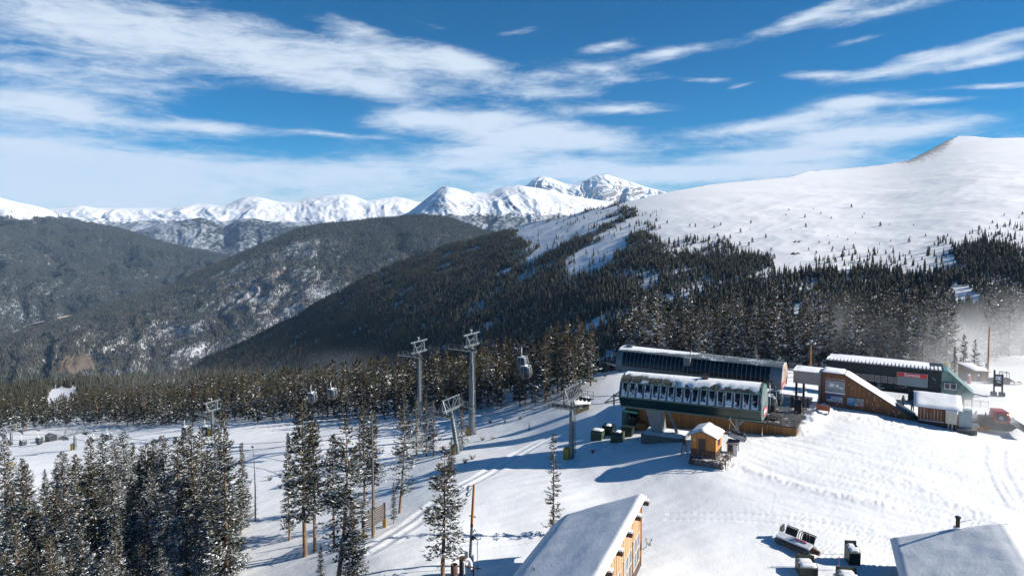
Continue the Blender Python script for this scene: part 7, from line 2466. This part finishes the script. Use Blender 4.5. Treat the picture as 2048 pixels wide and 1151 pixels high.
# ---------------------------------------------------------------- wooden snow fence, dead trees, far poles
def snow_fence():
    P = [hit(*p, ground) for p in ((726, 1078), (747, 1068), (769, 1054))]
    tops = [at(726, 1022, P[0][1]).z, at(746, 1016, P[1][1]).z, at(769, 1005, P[2][1]).z]
    o = Vector(P[0])
    T = thing("snow_fence", "tall wooden snow fence on three posts with yellow padded feet", "fence", tuple(o))
    Q = [Vector(p) - o for p in P]; Tp = [t - o.z for t in tops]
    for q, t in zip(Q, Tp):
        b = MB(); b.box(q.x - .12, q.x + .12, q.y - .12, q.y + .12, q.z - .4, t); p = b.build("post", M_BROWNP, T)
        b = MB(); b.box(q.x - .2, q.x + .2, q.y - .2, q.y + .2, q.z - .2, q.z + 1.0); b.build("pad", mat_plain("ochre_pad", (.36, .22, .05), .8), p)
    b = MB()
    for k in range(8):
        f = .38 + .58 * k / 7
        for (q1, t1), (q2, t2) in zip(list(zip(Q, Tp))[:-1], list(zip(Q, Tp))[1:]):
            a = Vector((q1.x, q1.y - .14, q1.z + (t1 - q1.z) * f)); c = Vector((q2.x, q2.y - .14, q2.z + (t2 - q2.z) * f))
            b.bar(a, c, .05, .16)
    b.build("slats", mat_plain("weathered_slats", (.085, .066, .052), .85, var=.4), T)
    x, y, z = hit(746, 1074, ground); top = at(748, 826, y).z
    D = thing("dead_pole", "bare dead trunk standing like a mast beside the snow fence", "tree", (x, y, z))
    b = MB(); b.tube([(0, 0, -.3), (.05, 0, (top - z) * .5), (.0, 0, top - z)], [.16, .11, .05], 7); b.build("trunk", M_DEAD, D)
    b = MB(); r = random.Random(3)
    for k in range(14):
        zz = r.uniform(.3, .98) * (top - z); a = r.uniform(0, 6.28); b.tube([(0, 0, zz), (.5 * math.cos(a), .5 * math.sin(a), zz + .05)], [.02, .008], 4)
    b.build("twigs", M_DEAD, D)


snow_fence()


def snag(px, pyb, pyt, label, seed, n=40, spread=.6):
    x, y, z = hit(px, pyb, ground); h = at(px, pyt, y).z - z
    T = thing("dead_tree", label, "tree", (x, y, z))
    r = random.Random(seed)
    b = MB(); b.tube([(0, 0, -.3), (.04, 0, h * .5), (-.03, 0, h)], [.13, .08, .02], 6); b.build("trunk", M_DEAD, T)
    b = MB()
    for k in range(n):
        zz = r.uniform(.12, .97) * h; a = r.uniform(0, 6.28); l = spread * (1.15 - zz / h) * r.uniform(.5, 1.2) + .1
        b.tube([(0, 0, zz), (l * .6 * math.cos(a), l * .6 * math.sin(a), zz - .05), (l * math.cos(a), l * math.sin(a), zz + .08)], [.022, .014, .006], 4)
    b.build("branches", M_DEAD, T)


snag(511, 1041, 908, "bare dead spruce between the crowded stand and the open stand", 4)
snag(1058, 860, 842, "short bare stake-like trunk alone on the run", 6, n=3, spread=.1)
snag(720, 930, 832, "thin bare snag just behind the open stand", 8, n=24, spread=.5)


def lamp_pole(px, pyb, pyt, Y, label, lamps):
    p = at(px, pyb, Y); h = (pyb - pyt) * Y / 1369
    T = thing("lamp_pole", label, "lamp pole", tuple(p))
    b = MB(); b.tube([(0, 0, -2.5), (0, 0, h)], [.16, .12], 8); b.build("pole", M_POLEW, T)
    for i in range(lamps):
        dx = (-.75, 0, .65)[i]
        b = MB(); b.tube([(dx * .4, 0, h - .1), (dx, -.1, h + (.3 if i == 1 else -.1))], .05, 6); b.tube([(dx, .1, h + (.3 if i == 1 else -.15)), (dx, -.2, h + (.2 if i == 1 else -.3))], [.22, .34], 10); l = b.build("floodlight", M_STEEL, T)
        b = MB(); b.ball((dx, -.2, h + (.18 if i == 1 else -.32)), .28, n=8, sz=.7); b.build("lens", M_LENS, l)
    if not lamps:
        b = MB(); b.box(-.45, -.15, -.2, .15, h * .14, h * .24); b.build("switch_box", M_GCAB, T)


lamp_pole(1621, 732, 682, 138, "orange pole with three round floodlights behind the grey canopy", 3)
lamp_pole(1975.5, 748, 652, 137, "tall bare orange pole rising behind the wooden shed", 0)
lamp_pole(588, 840, 790, 196, "slim far lamp pole at the edge of the dark forest belt", 2)

# three dark spruces by the wooden shed, two frosted ones by the terminals
for k, px, b_, t, Y, lab, w in ((FROST[2], 1948, 757, 678, 140, "dark drooping spruce standing alone behind the wooden shed", 1.1), (FROST[1], 1926, 752, 668, 143, "tall frosted spruce left of the lone dark one by the wooden shed", 1.1), (HI[0], 1908, 757, 690, 139, "smaller frosted spruce at the left of the wooden shed's group", 1.0),
                              (FROST[0], 1973, 742, 600, 165, "very tall brown spruce rising behind the orange pole", 1.15), (HI[2], 1740, 735, 690, 150, "young rime-white spruce behind the iced terminal", 1.5), (HI[2], 1512, 722, 688, 150, "small rime-white spruce behind the grey terminal roof", 1.2)):
    p = at(px, b_, Y); tp = at(px, t, Y)
    zg = gz(p.x, p.y)
    plant(k, p.x, p.y, min(p.z, zg + .5), tp.z - min(p.z, zg + .5), lab, wide=w)


# bare willow shrubs poking through the snow
def make_shrub(seed, n=46, R=.55, H=.8):
    r = random.Random(seed); b = MB()
    for k in range(n):
        a = r.uniform(0, 6.28); l = r.uniform(.4, 1) * R; h = r.uniform(.4, 1) * H
        b.tube([(.1 * math.cos(a), .1 * math.sin(a), -.05), (l * .6 * math.cos(a), l * .6 * math.sin(a), h * .6), (l * math.cos(a + .3), l * math.sin(a + .3), h)], [.018, .012, .005], 3)
    me_o = b.build("shrub", mat_plain("willow_twigs_%d" % seed, (.12, .085, .06), .9, var=.4)); me = me_o.data; bpy.data.objects.remove(me_o); return me


SHRUBS = [make_shrub(s) for s in (1, 2, 3)]
sh = [(1444, 938, 1.1, "bare brown shrub poking through the snow at the foot of the orange hut"), (1186, 905, 1.0, "bare brown shrub between the chairlift tower and the utility boxes"), (980, 845, 1.2, "a"), (1010, 843, .9, "a"), (1040, 838, 1.2, "a"), (950, 868, 1.0, "a"), (965, 880, 1.3, "a"),
      (985, 878, 1.0, "a"), (930, 925, 1.2, "a"), (945, 918, 1.3, "a"), (880, 880, 1.2, "a"), (540, 960, 1.3, "a"), (560, 950, 1.0, "a"), (500, 965, 1.1, "a"), (700, 900, 1.0, "a"), (640, 905, 1.2, "a"), (1100, 815, 1.4, "a"), (1130, 812, 1.4, "a"), (1165, 805, 1.2, "a"), (120, 879, 2.2, "a"), (130, 876, 2.0, "a"), (560, 975, 1.1, "a")]
for i, (px, py, s, lab) in enumerate(sh):
    x, y, z = hit(px, py, ground)
    o = link("bare_shrub", SHRUBS[i % 3], None, (x, y, z)); o.scale = (s, s, s * .8); o.rotation_euler = (0, 0, i * 1.3)
    if lab == "a": tag(o, "low bare shrub sticking out of the snow of the open run", "shrub", "bare shrubs of the open run")
    else: tag(o, lab, "shrub")


for px, py, lab in ((1597, 482, "upper dark rock patch bared on the snow slope"), (1593, 507, "lower dark rock patch bared on the snow slope")):
    x, y, z = R_NEAR.at_px(px, py)
    r = random.Random(px); b = MB()
    V = []; n = 10
    for j in range(n):
        for i in range(n):
            a, c = -1 + 2 * i / (n - 1), -1 + 2 * j / (n - 1)
            V.append((a * 7.5, c * 9, -1.5 + c * 1.2 + 2.6 * max(0, 1 - a * a - c * c) * r.uniform(.3, 1.2)))
    b.add(V, grid_faces(n, n).tolist()); o = b.build("rock_outcrop", mat_plain("bare_rock", (.09, .06, .05), .9, var=.5, scale=.4), None, (x, y, z), fix=False)
    tag(o, lab, "rock", "bare rocks on the mountain")


# ---------------------------------------------------------------- powder blowing over the plateau, and the air itself
def powder(name, lo, hi, blobs, dens, label_scale=.05):
    """a drifting cloud of blown snow: soft ellipsoids broken up by noise"""
    b = MB(); b.box(lo[0], hi[0], lo[1], hi[1], lo[2], hi[2])
    m = bpy.data.materials.new(name); m.use_nodes = True
    nt = m.node_tree; nt.nodes.clear()
    out = nt.nodes.new("ShaderNodeOutputMaterial"); pv = nt.nodes.new("ShaderNodeVolumePrincipled")
    pv.inputs["Color"].default_value = (.98, .985, 1, 1); pv.inputs["Anisotropy"].default_value = .2
    nt.links.new(pv.outputs[0], out.inputs["Volume"])
    c = coords(nt)
    nz = noise(nt, c, label_scale, 4, .6, (1, 1, .7))
    tot = None
    for (x, y, z, rx, ry, rz, a) in blobs:
        mp = N(nt, "ShaderNodeMapping", vector_type='TEXTURE')
        mp.inputs["Location"].default_value = (x, y, z); mp.inputs["Scale"].default_value = (rx, ry, rz)
        nt.links.new(c, mp.inputs[0])
        g = N(nt, "ShaderNodeTexGradient", gradient_type='QUADRATIC_SPHERE'); nt.links.new(mp.outputs[0], g.inputs[0])
        v = mth(nt, 'MULTIPLY', g.outputs["Fac"], a)
        tot = v if tot is None else mth(nt, 'ADD', tot, v)
    k = mth(nt, 'MULTIPLY', mth(nt, 'SUBTRACT', nz, .34), 3.2, True)
    nt.links.new(mth(nt, 'MULTIPLY', mth(nt, 'MULTIPLY', tot, k), dens), pv.inputs["Density"])
    o = b.build(name, m); o["kind"] = "stuff"
    return o


def pt(px, py, Y, r): 
    p = at(px, py, Y); return (p.x, p.y, p.z)


def blob(px, py, Y, rx, ry, rz, a): return (*pt(px, py, Y, 0), rx, ry, rz, a)


powder("blowing_snow", (42, 88, -40), (175, 205, 4), [
    blob(1990, 715, 160, 28, 26, 13, .6), blob(1890, 720, 150, 13, 14, 13, .55), blob(2060, 680, 170, 30, 28, 16, .5), blob(1940, 690, 160, 16, 20, 12, .6),
    blob(1800, 690, 160, 22, 16, 13, .35), blob(1700, 660, 165, 18, 16, 12, .22),
    blob(1960, 835, 101, 9, 7, 4.5, 3.2), blob(2030, 845, 100, 10, 7, 4.0, 2.2), blob(2010, 770, 125, 22, 14, 6, .5)], .15, .06)
powder("valley_mist", (-190, 215, -125), (-20, 330, -55), [blob(640, 735, 265, 40, 35, 14, .8), blob(760, 720, 250, 30, 25, 12, .5), blob(350, 752, 300, 55, 30, 15, .6)], .016, .03)


def air():
    b = MB(); b.box(-16800, 16800, -16300, 17300, -812, 1250)
    m = bpy.data.materials.new("haze"); m.use_nodes = True
    nt = m.node_tree; nt.nodes.clear()
    out = nt.nodes.new("ShaderNodeOutputMaterial"); pv = nt.nodes.new("ShaderNodeVolumePrincipled")
    pv.inputs["Color"].default_value = (.42, .66, 1.0, 1)
    pv.inputs["Density"].default_value = 2.3e-5
    pv.inputs["Anisotropy"].default_value = 0.0
    nt.links.new(pv.outputs[0], out.inputs["Volume"])
    o = b.build("haze", m); o["kind"] = "stuff"


air()
